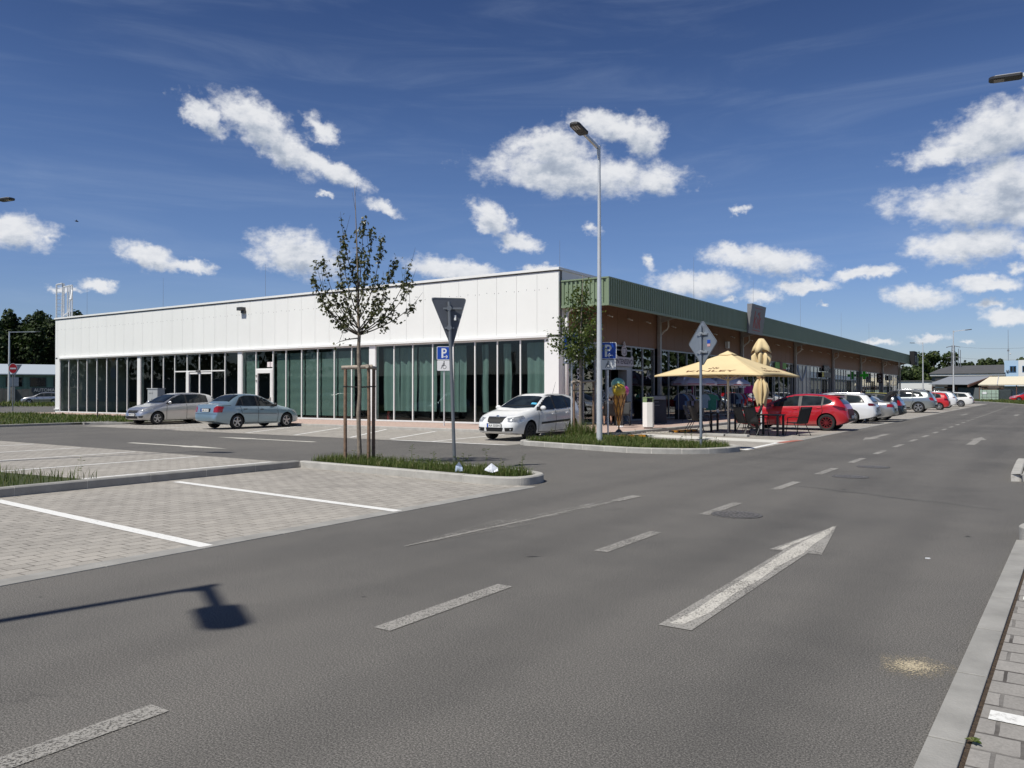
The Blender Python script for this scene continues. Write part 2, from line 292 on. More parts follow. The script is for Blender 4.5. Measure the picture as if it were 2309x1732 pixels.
class MB:
    def __init__(s): s.v = []; s.f = []; s.mi = []; s.cur = 0
    def add(s, vs, fs):
        b = len(s.v); s.v.extend([tuple(p) for p in vs]); s.f.extend([tuple(i + b for i in f) for f in fs]); s.mi.extend([s.cur] * len(fs)); return s
    def box(s, x0, x1, y0, y1, z0, z1):
        vs = [(x, y, z) for z in (z0, z1) for y in (y0, y1) for x in (x0, x1)]
        return s.add(vs, [(0, 2, 3, 1), (4, 5, 7, 6), (0, 1, 5, 4), (2, 6, 7, 3), (0, 4, 6, 2), (1, 3, 7, 5)])
    def obox(s, c, sz, rz=0.0, rx=0.0, ry=0.0):
        M = Matrix.Translation(c) @ Matrix.Rotation(rz, 4, 'Z') @ Matrix.Rotation(ry, 4, 'Y') @ Matrix.Rotation(rx, 4, 'X')
        hx, hy, hz = (k / 2 for k in sz)
        vs = [M @ Vector((x, y, z)) for z in (-hz, hz) for y in (-hy, hy) for x in (-hx, hx)]
        return s.add(vs, [(0, 2, 3, 1), (4, 5, 7, 6), (0, 1, 5, 4), (2, 6, 7, 3), (0, 4, 6, 2), (1, 3, 7, 5)])
    def poly(s, pts): return s.add(pts, [tuple(range(len(pts)))])
    def prism(s, pts, z0, z1):
        n = len(pts); vs = [(x, y, z0) for x, y in pts] + [(x, y, z1) for x, y in pts]
        return s.add(vs, [tuple(range(n - 1, -1, -1)), tuple(range(n, 2 * n))] + [(i, (i + 1) % n, n + (i + 1) % n, n + i) for i in range(n)])
    def tube(s, path, r, n=8, cap=True):
        path = [Vector(p) for p in path]; m = len(path); rs = r if isinstance(r, (list, tuple)) else [r] * m
        up = None; vs = []
        for i, p in enumerate(path):
            d = (path[min(i + 1, m - 1)] - path[max(i - 1, 0)]).normalized()
            if up is None:
                a = Vector((0, 0, 1)) if abs(d.z) < .9 else Vector((1, 0, 0)); up = (a - d * a.dot(d)).normalized()
            else:
                up = up - d * up.dot(d)
                up = up.normalized() if up.length > 1e-6 else d.orthogonal().normalized()
            sd = d.cross(up)
            for k in range(n):
                t = 2 * math.pi * k / n; vs.append(p + (up * math.cos(t) + sd * math.sin(t)) * rs[i])
        fs = [(i * n + k, i * n + (k + 1) % n, (i + 1) * n + (k + 1) % n, (i + 1) * n + k) for i in range(m - 1) for k in range(n)]
        if cap: fs += [tuple(range(n - 1, -1, -1)), tuple(range((m - 1) * n, m * n))]
        return s.add(vs, fs)
    def cyl(s, p0, p1, r0, r1=None, n=12): return s.tube([p0, p1], [r0, r0 if r1 is None else r1], n)
    def lathe(s, prof, c=(0, 0, 0), n=24, axis='Z', cap=True):
        vs = []
        for r, z in prof:
            for k in range(n):
                t = 2 * math.pi * k / n; a, b = r * math.cos(t), r * math.sin(t)
                p = (a, b, z) if axis == 'Z' else ((a, z, b) if axis == 'Y' else (z, a, b))
                vs.append((p[0] + c[0], p[1] + c[1], p[2] + c[2]))
        m = len(prof); fs = [(i * n + k, i * n + (k + 1) % n, (i + 1) * n + (k + 1) % n, (i + 1) * n + k) for i in range(m - 1) for k in range(n)]
        if cap: fs += [tuple(range(n - 1, -1, -1)), tuple(range((m - 1) * n, m * n))]
        return s.add(vs, fs)
    def grid(s, fn, nu, nv):
        vs = [fn(i / nu, j / nv) for j in range(nv + 1) for i in range(nu + 1)]
        k = nu + 1
        return s.add(vs, [(j * k + i, j * k + i + 1, (j + 1) * k + i + 1, (j + 1) * k + i) for j in range(nv) for i in range(nu)])
    def sphere(s, c, r, n=16, m=10, sc=(1, 1, 1)):
        return s.add(*uvs(c, r, n, m, sc))
    def build(s, name, mat, parent=None, smooth=False, bevel=0.0, seg=2, fixn=True, world=False, auto=None):
        me = bpy.data.meshes.new(name)
        vs = s.v
        if world and parent is not None:
            p = wpos(parent); vs = [(x - p.x, y - p.y, z - p.z) for x, y, z in vs]
        me.from_pydata(vs, [], s.f)
        for m in (mat if isinstance(mat, (list, tuple)) else [mat]): me.materials.append(m)
        if isinstance(mat, (list, tuple)): me.polygons.foreach_set('material_index', s.mi)
        if fixn:
            bm = bmesh.new(); bm.from_mesh(me); bmesh.ops.recalc_face_normals(bm, faces=bm.faces); bm.to_mesh(me); bm.free()
        if smooth:
            me.shade_smooth() if auto is None else None
            if auto is not None:
                me.shade_smooth(); me.set_sharp_from_angle(angle=R(auto))
        me.update()
        o = bpy.data.objects.new(name, me); COL.objects.link(o)
        if parent is not None: o.parent = parent
        if bevel:
            bv = o.modifiers.new('bevel', 'BEVEL'); bv.width = bevel; bv.segments = seg; bv.limit_method = 'ANGLE'; bv.angle_limit = R(40)
        return o
def uvs(c, r, n, m, sc=(1, 1, 1)):
    vs = [(c[0], c[1], c[2] - r * sc[2])]; fs = []
    for j in range(1, m):
        t = -math.pi / 2 + math.pi * j / m
        for k in range(n):
            p = 2 * math.pi * k / n
            vs.append((c[0] + r * sc[0] * math.cos(t) * math.cos(p), c[1] + r * sc[1] * math.cos(t) * math.sin(p), c[2] + r * sc[2] * math.sin(t)))
    vs.append((c[0], c[1], c[2] + r * sc[2])); L = len(vs) - 1
    for k in range(n):
        fs.append((0, 1 + (k + 1) % n, 1 + k)); fs.append((L, L - n + k, L - n + (k + 1) % n))
    for j in range(m - 2):
        for k in range(n):
            a = 1 + j * n; b = a + n; fs.append((a + k, a + (k + 1) % n, b + (k + 1) % n, b + k))
    return vs, fs
def struct(name, mb, mat, **kw):
    o = mb.build(name, mat, **kw); o['kind'] = 'structure'; return o
def copy_tree(o, parent=None):
    c = o.copy(); COL.objects.link(c)
    if parent is not None: c.parent = parent
    for ch in list(o.children): copy_tree(ch, c)
    return c
_tx = {}
def txt(body, size=1.0, bold=0.0):
    """flat lettering: vertices in x, y (centred on x) and faces"""
    k = (body, size, bold)
    if k in _tx: return _tx[k]
    cu = bpy.data.curves.new('lettering', 'FONT'); cu.body = body; cu.size = size; cu.align_x = 'CENTER'; cu.offset = bold; cu.resolution_u = 3
    o = bpy.data.objects.new('lettering', cu); COL.objects.link(o)
    me = bpy.data.meshes.new_from_object(o.evaluated_get(bpy.context.evaluated_depsgraph_get()))
    vs = [tuple(v.co[:2]) for v in me.vertices]; fs = [tuple(p.vertices) for p in me.polygons]
    bpy.data.objects.remove(o); bpy.data.curves.remove(cu); bpy.data.meshes.remove(me)
    _tx[k] = (vs, fs); return vs, fs
def add_text(mb, body, size, fn, bold=0.0):
    vs, fs = txt(body, size, bold); mb.add([fn(x, y) for x, y in vs], fs)
def stroke(mb, pts, wd, fn):
    """flat line of width wd through 2-D pts"""
    for (a, b), (c, d) in zip(pts[:-1], pts[1:]):
        L = math.hypot(c - a, d - b) or 1; nx, ny = -(d - b) / L * wd / 2, (c - a) / L * wd / 2
        mb.poly([fn(a + nx, b + ny), fn(c + nx, d + ny), fn(c - nx, d - ny), fn(a - nx, b - ny)])
def disc(mb, cx, cy, r, fn, n=20, r_in=None):
    o = [(cx + r * math.cos(2 * math.pi * k / n), cy + r * math.sin(2 * math.pi * k / n)) for k in range(n)]
    if r_in is None: mb.poly([fn(*p) for p in o])
    else:
        i = [(cx + r_in * math.cos(2 * math.pi * k / n), cy + r_in * math.sin(2 * math.pi * k / n)) for k in range(n)]
        for k in range(n): mb.poly([fn(*o[k]), fn(*o[(k + 1) % n]), fn(*i[(k + 1) % n]), fn(*i[k])])
def rrect(w_, h_, r, n=4):
    out = []
    for cx, cy, a in ((w_ / 2 - r, h_ / 2 - r, 0), (-w_ / 2 + r, h_ / 2 - r, 90), (-w_ / 2 + r, -h_ / 2 + r, 180), (w_ / 2 - r, -h_ / 2 + r, 270)):
        for k in range(n + 1):
            t = R(a + 90 * k / n); out.append((cx + r * math.cos(t), cy + r * math.sin(t)))
    return out
# ================================================================== ground, roads, paving
M_ASPH = asphalt_mat()
M_PAV = paver_mat('grey_pavers', (.368, .340, .302), (.085, .075, .062), .22, .17, R(90))
M_PAVR = paver_mat('grey_pavers_stone', (.30, .282, .26), (.075, .066, .058), .21, .20, R(0), dirt=.2, mortar=.010)
M_PINK = paver_mat('pink_pavers', (.53, .395, .335), (.32, .23, .19), .20, .10, R(0), dirt=.15, mortar=.006)
M_CONC = pm('kerb_concrete', (.40, .385, .355), .85, var=.16, scale=4.0, bump=.3, bscale=60)
M_CONCD = pm('kerb_concrete_grey', (.30, .29, .27), .85, var=.18, scale=3.0, bump=.3, bscale=60)
M_MORT = pm('kerb_mortar', (.58, .55, .50), .95, var=.2, scale=20)
M_WHITE = paint_mat('white_road_paint', (.78, .77, .74), (.40, .385, .36), .38, 24)
M_WORN = paint_mat('worn_road_paint', (.325, .308, .28), (.20, .19, .175), .435, 75, True)
M_WORNC = paint_mat('fresh_road_paint', (.56, .53, .475), (.30, .28, .25), .435, 75, True)
M_FADED = paint_mat('faded_road_paint', (.32, .305, .28), (.20, .19, .17), .525, 60, True)
M_RED = paint_mat('red_road_paint', (.46, .13, .09), (.30, .25, .22), .42, 30)
M_SAND = paint_mat('sand_spill', (.52, .44, .30), (.30, .26, .19), .44, 110, True, (-.66, 5.0, .75))

mb = MB(); S = 2500
mb.poly([(-S, -S, -.06), (S, -S, -.06), (S, S, -.06), (-S, S, -.06)])
struct('ground', mb, grass_ground_mat('dry_grass_ground', (.035, .05, .016), (.10, .105, .045), .6))
mb = MB()
mb.poly([(x, y, 0) for x, y in [(-38.1, -60), (30, -60), (30, 19.3), (-.35, 19.3), (-.38, 92), (-1.2, 101), (-2.6, 108), (-5.6, 125), (-9.9, 143), (-17, 152), (-50, 160), (-58, 160), (-58, 120), (-36, 118), (-36.3, 22), (-38.1, 19.8)]])
struct('road', mb, M_ASPH)
mb = MB(); mb.poly([(-.63, -7, .002), (-.57, -7, .002), (-.11, 9.8, .002), (-.17, 9.8, .002)]); struct('joint_soil', mb, grass_ground_mat('joint_soil', (.035, .022, .014), (.10, .07, .045), 30))
mb = MB()          # the street beyond the far left corner of the building
mb.poly([(x, y, -.005) for x, y in [(-92, 4), (-79.5, 16.5), (-67, 25.8), (-58.6, 31.0), (-58.6, 62), (-76, 56), (-100, 41), (-124, 18)]])
struct('street', mb, M_ASPH)
mb = MB()
mb.poly([(x, y, .004) for x, y in [(-12.72, -30), (-6.95, -30), (-6.95, 11.05), (-8.0, 10.9), (-12.72, 11.15)]])
mb.poly([(x, y, .004) for x, y in [(-60, 6.9), (-12.9, 7.0), (-12.9, 11.8), (-30, 11.85), (-60, 11.85)][:4] + [(-30, 7)]])
mb.poly([(x, y, .004) for x, y in [(-36.3, 19.0), (-13.0, 19.0), (-13.0, 24.42), (-36.3, 24.42)]])
mb.poly([(x, y, .004) for x, y in [(-12.6, 23.4), (-10.6, 22.3), (-8.6, 21.5), (-6.6, 20.9), (-6.6, 118), (-12.6, 118)]])
struct('parking_paving', mb, M_PAV)
mb = MB()
mb.poly([(x, y, .005) for x, y in [(-.96, -20), (9, -20), (9, 9.8), (-.135, 9.8), (-.6, -7)]])
struct('pavement_right', mb, M_PAVR)
# flush edging stones
mb = MB()
def row_of_stones(mb, x0, x1, y0, y1, z, ln=.99, gap=.007):
    y = y0
    while y < y1:
        mb.box(x0, x1, y + gap / 2, min(y + ln, y1) - gap / 2, -.1, z + rng.uniform(-.001, .001)); y += ln
def tilted_stones(mb, x0, y0, y1, slope, wd, z, ln=1.0, gap=.016):
    a = math.atan(slope); y = y0
    while y < y1:
        e = min(y + ln, y1); yc = (y + e) / 2; mb.obox((x0 + slope * (yc - y0) + wd / 2, yc, z / 2 - .05), (wd, e - y - gap, z + .1 + rng.uniform(-.002, .002)), rz=-a); y = e
tilted_stones(mb, -.77, -7.0, 9.8, .028, .145, .018, 1.0, .016)
row_of_stones(mb, -7.16, -6.93, -10.0, 10.95, .008)
row_of_stones(mb, -6.78, -6.57, 26.5, 118, .008)
struct('edging_stones', mb, M_CONCD, bevel=.004)
# light border in front of the marked bays, pale strip across the terrace
mb = MB()
mb.poly([(x, y, .008) for x, y in [(-11.75, 25.35), (-6.87, 24.45), (-6.80, 25.8), (-12.4, 26.95)]])
struct('concrete_strip', mb, pm('pale_concrete', (.62, .60, .55), .8, var=.10, scale=2.2, bump=.15))
# pink pavement along both fronts, with its kerb
mb = MB()
mb.prism([(-57.6, 26.9), (-36.5, 26.9), (-36.5, 24.56), (-12.75, 24.56), (-12.75, 118), (-17.0, 118), (-17.0, 28.66), (-57.6, 28.66)], -.1, .118)
struct('pink_pavement', mb, M_PINK)
mb = MB()
def kerb_run(path, wd=.15, h=.14, ln=1.0, gap=.010, mat=M_CONC, z0=-.1, name='kerb', mortar=True):
    """kerb stones laid along a path (left edge of travel is the outer face)"""
    pts = [Vector((x, y, 0)) for x, y in path]; fine = []
    for a, b in zip(pts[:-1], pts[1:]):
        n = max(1, int((b - a).length / .12))
        fine += [a.lerp(b, i / n) for i in range(n)]
    fine.append(pts[-1])
    k = MB(); mo = MB(); acc = 0.0; cur = [fine[0]]
    runs = []
    for a, b in zip(fine[:-1], fine[1:]):
        acc += (b - a).length; cur.append(b)
        if acc >= ln: runs.append(cur); cur = [b]; acc = 0.0
    if len(cur) > 1: runs.append(cur)
    def sweep(m, run, w0, w1, zt, cut):
        prof = [(w0, z0), (w0, zt - .02), (w0 + .018, zt), (w1 - .012, zt), (w1, zt - .012), (w1, z0)]; vs = []
        for i, p in enumerate(run):
            d = (run[min(i + 1, len(run) - 1)] - run[max(i - 1, 0)]).normalized(); nr = Vector((d.y, -d.x, 0)); pp = p
            if i == 0: pp = p + d * cut
            if i == len(run) - 1: pp = p - d * cut
            for o_, z in prof: vs.append((pp.x + nr.x * o_, pp.y + nr.y * o_, z))
        n = len(prof); L = len(run)
        fs = [(i * n + j, i * n + (j + 1) % n, (i + 1) * n + (j + 1) % n, (i + 1) * n + j) for i in range(L - 1) for j in range(n)]
        fs += [tuple(range(n - 1, -1, -1)), tuple(range((L - 1) * n, L * n))]
        m.add(vs, fs)
    for r_ in runs: sweep(k, r_, 0, wd, h + rng.uniform(-.003, .003), gap / 2)
    if mortar: sweep(mo, fine, .003, wd - .003, h - .004, 0)
    o = struct(name, k, mat)
    if mortar: struct('kerb_joint', mo, M_MORT)
    return o
def smooth_path(p, n=6):
    out = []
    P = [p[0]] + list(p) + [p[-1]]
    for i in range(1, len(P) - 2):
        a, b, c, e = (Vector(P[j]) for j in (i - 1, i, i + 1, i + 2))
        for k in range(n):
            t = k / n
            out.append(tuple(.5 * ((2 * b) + (c - a) * t + (2 * a - 5 * b + 4 * c - e) * t * t + (3 * b - a - 3 * c + e) * t ** 3)))
    out.append(tuple(p[-1])); return out
kerb_run([(-12.72, -30), (-12.72, 11.1)][::-1], .17, .145, 1.0, mat=M_CONCD)
ISL1 = [(-12.74, 11.12), (-10.2, 10.97), (-8.2, 10.83), (-7.62, 10.83), (-7.26, 11.02), (-7.16, 11.35), (-7.28, 11.78), (-7.7, 12.08), (-8.4, 12.28), (-10.5, 12.4), (-12.74, 12.5)]
kerb_run(smooth_path(ISL1)[::-1], .14, .14, 1.0)
ISL2 = [(-12.95, 23.3), (-12.95, 20.0), (-12.72, 19.42), (-12.2, 19.2), (-9.9, 18.64), (-8.76, 18.44), (-7.85, 18.66), (-7.15, 19.15), (-6.78, 19.85), (-6.72, 20.6), (-7.05, 21.1)]
kerb_run(smooth_path(ISL2)[::-1], .14, .14, .62, .022)
kerb_run([(-36.5, 24.42), (-12.62, 24.42), (-12.62, 118)][::-1], .14, .12, 1.0, name='pavement_kerb')
kerb_run(smooth_path([(-38.1, -10), (-38.1, 19.2), (-37.9, 19.9), (-37.3, 20.6), (-36.4, 21.2), (-36.35, 22.4), (-36.35, 26.8)])[::-1], .15, .11, 1.0, mat=M_CONCD)
kerb_run(smooth_path([(4.0, 10.9), (.9, 10.75), (.25, 10.55), (-.03, 10.2), (-.12, 9.95), (-.08, 9.82)]), .16, .15, .5)
kerb_run(smooth_path([(-.38, 92), (-.40, 22), (-.42, 20.2), (-.2, 19.5), (.4, 19.1), (6, 19.0)])[::-1], .16, .13, 1.0)
kerb_run(smooth_path([(-.38, 92.2), (-1.2, 101), (-2.6, 108), (-5.6, 125), (-9.9, 143), (-17, 152)])[::-1], .2, .12, 1.0)
# verges inside the kerbs
M_SOIL = grass_ground_mat('grass_soil', (.030, .040, .012), (.075, .090, .030), 3)
mb = MB()
mb.poly([(x, y, .105) for x, y in smooth_path([(-12.74, 11.22), (-8.2, 10.95), (-7.62, 10.95), (-7.36, 11.1), (-7.28, 11.35), (-7.4, 11.7), (-7.8, 11.98), (-8.4, 12.16), (-12.74, 12.4)])])
mb.poly([(x, y, .105) for x, y in smooth_path([(-12.85, 23.4), (-12.85, 20.0), (-12.6, 19.52), (-12.1, 19.3), (-9.9, 18.76), (-8.76, 18.56), (-7.9, 18.78), (-7.25, 19.25), (-6.9, 19.9), (-6.84, 20.5)]) + [(-7.2, 21.05), (-9.0, 21.75), (-10.8, 22.6)]])
mb.poly([(x, y, .09) for x, y in [(-60, -20), (-12.88, -20), (-12.88, 7.15), (-15.7, 6.85), (-28, 6.9), (-38, 6.9), (-60, 6.9)][1:6] + [(-38, -20)]])
mb.poly([(x, y, .07) for x, y in [(-60, -10), (-38.22, -10), (-38.22, 19.2), (-37.4, 20.75), (-36.5, 21.4), (-36.5, 26.9), (-57.6, 26.9), (-66, 24.5), (-80, 14)]])
mb.poly([(x, y, .135) for x, y in [(.04, 9.84), (5, 9.84), (5, 10.78), (.9, 10.64), (.3, 10.44), (.06, 10.16), (.02, 9.95)]])
mb.poly([(x, y, .08) for x, y in [(-.2, 20.2), (.4, 19.25), (30, 19.2), (30, 300), (-90, 300), (-60, 161), (-16, 152.2), (-9.7, 143.1), (-5.4, 125), (-2.4, 108), (-1.0, 101), (-.2, 92)]])
struct('verge', mb, M_SOIL)

# ------------------------------------------------------------------ paint
def strip(mb, a, b, wd, z):
    a, b = Vector(a), Vector(b); d = (b - a).normalized(); n = Vector((-d.y, d.x)) * wd / 2
    mb.poly([(*(a + n), z), (*(a - n), z), (*(b - n), z), (*(b + n), z)])
bay = MB()
for y in [-12.06 + 2.83 * k for k in range(8)]: strip(bay, (-12.45, y + .40), (-7.0, y), .15, .009)
for k in range(6): strip(bay, (-14.22 - 2.65 * k, 6.95), (-14.22 - 2.65 * k, 11.62), .12, .009)
for a, b in (((-22.33, 19.25), (-25.24, 24.3)), ((-19.6, 19.3), (-22.6, 24.3)), ((-17.88, 19.4), (-19.9, 24.2)), ((-15.9, 19.1), (-16.4, 24.2)), ((-25.0, 19.25), (-27.9, 24.3)), ((-31.0, 19.25), (-31.9, 24.3)), ((-33.8, 19.25), (-34.0, 24.3))):
    strip(bay, a, b, .11, .009)
strip(bay, (-17.5, 19.08), (-13.1, 19.08), .16, .0095)
strip(bay, (-6.74, 20.95), (-6.84, 24.5), .16, .010)
for k in range(9): strip(bay, (-12.3, 35.3 + 2.83 * k), (-6.9, 35.3 + 2.83 * k), .11, .009)
for k in range(21): strip(bay, (-12.3, 60.8 + 2.83 * k), (-6.9, 60.8 + 2.83 * k), .11, .009)
for y in (1.8, 4.45, 7.1): strip(bay, (-.60 + .028 * (y + 7) + .03, y), (1.6, y - .05), .13, .010)
struct('bay_markings', bay, M_WHITE)
lane = MB()
for a, b in [(.85, 2.29), (3.85, 5.27), (6.9, 8.21), (9.69, 11.0), (12.8, 14.13)]: strip(lane, (-3.62, a), (-3.62, b), .145, .005)
y = 15.62
while y < 96: strip(lane, (-3.62, y), (-3.62, y + 1.45), .145, .005); y += 2.95
struct('lane_markings', lane, M_WORN)
def arrow(mb, base, ang, ln=4.8, sh=.115, hw=.245, hl=1.82, z=.005):
    c, s_ = math.cos(ang), math.sin(ang)
    f = lambda u, v: (base[0] + u * c - v * s_, base[1] + u * s_ + v * c, z)
    mb.poly([f(0, sh), f(0, -sh), f(ln - hl, -sh), f(ln - hl, sh)]); mb.poly([f(ln - hl, hw), f(ln - hl, -hw), f(ln, 0)])
ar = MB()
arrow(ar, (-2.05, 4.95), R(90)); arrow(ar, (-1.94, 26.7), R(90)); arrow(ar, (-1.85, 60.2), R(90))
arrow(ar, (-4.96, 32.1), R(-90)); arrow(ar, (-4.85, 64.5), R(-90))
struct('arrow_markings', ar, M_WORN)
ar = MB()
core = [(-2.075, 5.02), (-2.035, 5.4), (-2.06, 6.0), (-2.05, 6.6), (-2.06, 7.2), (-2.045, 7.9), (-2.06, 8.4), (-2.05, 9.1), (-2.06, 9.66)]
def ribbon(mb, pts, wds, z):
    for (a, b), (c, d_), w0, w1 in zip(pts[:-1], pts[1:], wds[:-1], wds[1:]): mb.poly([(a - w0 / 2, b, z), (a + w0 / 2, b, z), (c + w1 / 2, d_, z), (c - w1 / 2, d_, z)])
ribbon(ar, core, (.08, .11, .10, .12, .11, .16, .13, .10, .03), .0065)
ribbon(ar, [(-2.21, 7.99), (-2.19, 8.3), (-2.15, 8.7), (-2.13, 8.9)], (.05, .05, .04, .01), .0068)
struct('arrow_core_markings', ar, M_WORNC)
ar = MB(); arrow(ar, (-23.2, 13.63), R(0), 4.75, .11, .25, 1.85); arrow(ar, (-18.8, 17.0), R(180), 4.85, .11, .25, 1.85)
struct('aisle_arrow_markings', ar, paint_mat('aisle_road_paint', (.62, .59, .52), (.16, .15, .14), .42, 45))
ar = MB()
arrow(ar, (-5.12, 10.9), R(-93), 4.9, .115, .26, 1.9)
struct('faded_arrow_markings', ar, M_FADED)
ar = MB()
ribbon(ar, [(-5.36, 6.02), (-5.33, 6.6), (-5.30, 7.2), (-5.25, 7.9), (-5.22, 8.3), (-5.19, 9.0), (-5.14, 9.8), (-5.12, 10.2)], (.01, .05, .06, .05, .04, .022, .022, .03), .0065)
strip(ar, (-5.12, 10.2), (-5.10, 10.88), .15, .0065)
struct('faded_arrow_core_markings', ar, M_WORN)
mb = MB(); strip(mb, (-6.80, 24.62), (-6.62, 26.25), .26, .0115); struct('red_marking', mb, M_RED)
mb = MB(); mb.poly([(-.66 + .20 * math.cos(t) * (1 + .25 * math.sin(3 * t + 1)), 5.0 + .30 * math.sin(t) * (1 + .2 * math.sin(5 * t)), .004) for t in [k * math.pi / 12 for k in range(24)]]); struct('sand_patch', mb, M_SAND)
mb = MB(); rs = random.Random(8); pts = [(-3.4 + .36 * k, 13.5 - .16 * k + rs.uniform(-.05, .05)) for k in range(9)]
ribbon(mb, [(a, b) for a, b in pts], [0.0] * 9, .004)
mb = MB()
for (a, b), (c_, d_) in zip(pts[:-1], pts[1:]): strip(mb, (a - .01, b), (c_ + .0, d_), rs.uniform(.008, .02), .0045 + .0003 * len(mb.f))
struct('road_seam', mb, pm('tar_seam', (.03, .03, .03), .6))

# ------------------------------------------------------------------ manhole covers
M_IRON = pm('cast_iron', (.135, .128, .12), .6, .3, var=.35, scale=20, bump=.3)
M_IRONL = pm('worn_iron', (.30, .275, .25), .5, .5, var=.25, scale=30)
def manhole(x, y, label, r=.315):
    t = thing('manhole_cover', label, 'manhole cover', (x, y, 0), group='manhole covers in the road')
    m = MB(); m.lathe([(r, 0), (r, .008), (r - .035, .009), (r - .04, .006), (0.001, .006)], n=36, cap=False); m.build('frame', M_IRON, t)
    m = MB()
    for ring, (ra, rb, n) in enumerate(((.05, .09, 6), (.105, .145, 14), (.16, .20, 20), (.215, .262, 26))):
        for k in range(n):
            a0 = 2 * math.pi * (k + .12 * ring) / n; a1 = a0 + 2 * math.pi / n * .62
            f = lambda rr, a: (rr * math.cos(a), rr * math.sin(a), .0125)
            m.poly([f(ra, a0), f(rb, a0 + .02), f(rb, a1), f(ra, a1 - .02)])
    m.build('cover_pattern', M_IRONL, t)
manhole(-3.28, 9.92, 'round iron manhole cover nearest, touching a faded lane dash')
manhole(-3.03, 15.5, 'round iron manhole cover on the road, middle one of three')
manhole(-3.03, 17.78, 'round iron manhole cover farthest along the road past two others')

# ------------------------------------------------------------------ grass
M_BLADE = blade_mat('grass_blades', [(.036, .062, .011), (.066, .105, .020), (.105, .135, .032), (.19, .175, .08)], .6, .25)
def inside(p, poly):
    x, y = p; c = False
    for i in range(len(poly)):
        (x0, y0), (x1, y1) = poly[i - 1], poly[i]
        if (y0 > y) != (y1 > y) and x < (x1 - x0) * (y - y0) / (y1 - y0) + x0: c = not c
    return c
def grass(poly, n, z, hmin, hmax, wd, label, seed, weeds=0):
    r = random.Random(seed); vs = []; fs = []
    xs = [p[0] for p in poly]; ys = [p[1] for p in poly]; k = 0
    cl = [(r.uniform(min(xs), max(xs)), r.uniform(min(ys), max(ys)), r.uniform(.5, 1.5)) for _ in range(60)]
    while k < n:
        p = (r.uniform(min(xs), max(xs)), r.uniform(min(ys), max(ys)))
        if not inside(p, poly): continue
        k += 1
        c = min(cl, key=lambda q_: (q_[0] - p[0]) ** 2 + (q_[1] - p[1]) ** 2)
        h = r.uniform(hmin, hmax) * (.55 + .45 * c[2]); a = r.uniform(0, 6.283); lean = r.uniform(.1, .75) * h; w_ = wd * r.uniform(.6, 1.3)
        dx, dy = math.cos(a), math.sin(a); px, py = -dy * w_, dx * w_; b = len(vs)
        vs += [(p[0] - px, p[1] - py, z), (p[0] + px, p[1] + py, z),
               (p[0] + px * .7 + dx * lean * .35, p[1] + py * .7 + dy * lean * .35, z + h * .6), (p[0] - px * .7 + dx * lean * .35, p[1] - py * .7 + dy * lean * .35, z + h * .6),
               (p[0] + dx * lean, p[1] + dy * lean, z + h)]
        fs += [(b, b + 1, b + 2, b + 3), (b + 3, b + 2, b + 4)]
    for _ in range(weeds):
        while True:
            p = (r.uniform(min(xs), max(xs)), r.uniform(min(ys), max(ys)))
            if inside(p, poly): break
        h = r.uniform(.18, .42); lx, ly = r.uniform(-.1, .1) * h, r.uniform(-.1, .1) * h
        b = len(vs); vs += [(p[0] - .004, p[1], z), (p[0] + .004, p[1], z), (p[0] + lx + .003, p[1] + ly, z + h), (p[0] + lx - .003, p[1] + ly, z + h)]; fs.append((b, b + 1, b + 2, b + 3))
        for j in range(r.randint(5, 12)):
            t = r.uniform(.3, 1); c = (p[0] + lx * t, p[1] + ly * t, z + h * t); a = r.uniform(0, 6.28); l = r.uniform(.025, .06); b = len(vs)
            vs += [c, (c[0] + math.cos(a) * l - math.sin(a) * .012, c[1] + math.sin(a) * l + math.cos(a) * .012, c[2] + l * .4), (c[0] + math.cos(a) * l * 1.6, c[1] + math.sin(a) * l * 1.6, c[2] + l * .3), (c[0] + math.cos(a) * l + math.sin(a) * .012, c[1] + math.sin(a) * l - math.cos(a) * .012, c[2] + l * .4)]
            fs.append((b, b + 1, b + 2, b + 3))
    m = MB(); m.v = vs; m.f = fs; m.mi = [0] * len(fs)
    o = m.build('grass', M_BLADE, fixn=False); tag(o, label, 'grass', kind='stuff'); return o
G1 = [(-12.6, 11.25), (-8.2, 11.0), (-7.65, 11.0), (-7.36, 11.2), (-7.33, 11.4), (-7.5, 11.75), (-8.4, 12.1), (-12.6, 12.35)]
grass(G1, 9000, .10, .06, .17, .0045, 'green grass on the near kerbed island', 1, 16)
G2 = [(-12.8, 23.3), (-12.8, 19.7), (-12.1, 19.4), (-9.9, 18.85), (-8.76, 18.65), (-7.9, 18.85), (-7.3, 19.3), (-6.95, 19.95), (-6.95, 20.5), (-7.2, 21.0), (-9.0, 21.65), (-10.8, 22.5)]
grass(G2, 14000, .10, .06, .17, .007, 'green grass on the island with the tall lamp', 2, 25)
grass([(-24, -4), (-12.92, 1), (-12.92, 7.1), (-15.7, 6.8), (-24, 6.85)], 9000, .085, .10, .26, .006, 'long green grass beside the left kerb', 3, 40)
grass([(-66, 10), (-38.3, 8), (-38.3, 19.2), (-37.4, 20.8), (-36.6, 21.4), (-36.6, 26.8), (-57.4, 26.8), (-65, 24.4)], 15000, .06, .07, .20, .022, 'green lawn in front of the far left windows', 4, 20)
grass([(-96, 36), (-70, 53), (-78, 60), (-130, 40)], 4000, -.05, .2, .6, .05, 'rough grass along the far side of the street', 5)
grass([(-1.0, 99), (-2.7, 109), (-5.7, 126), (-10, 144), (-14, 152), (-6, 156), (0, 130), (1, 99)], 5000, .07, .1, .40, .03, 'rough grass verge at the end of the road', 6)
mb = MB()       # the weed growing in the joint by the edging stones
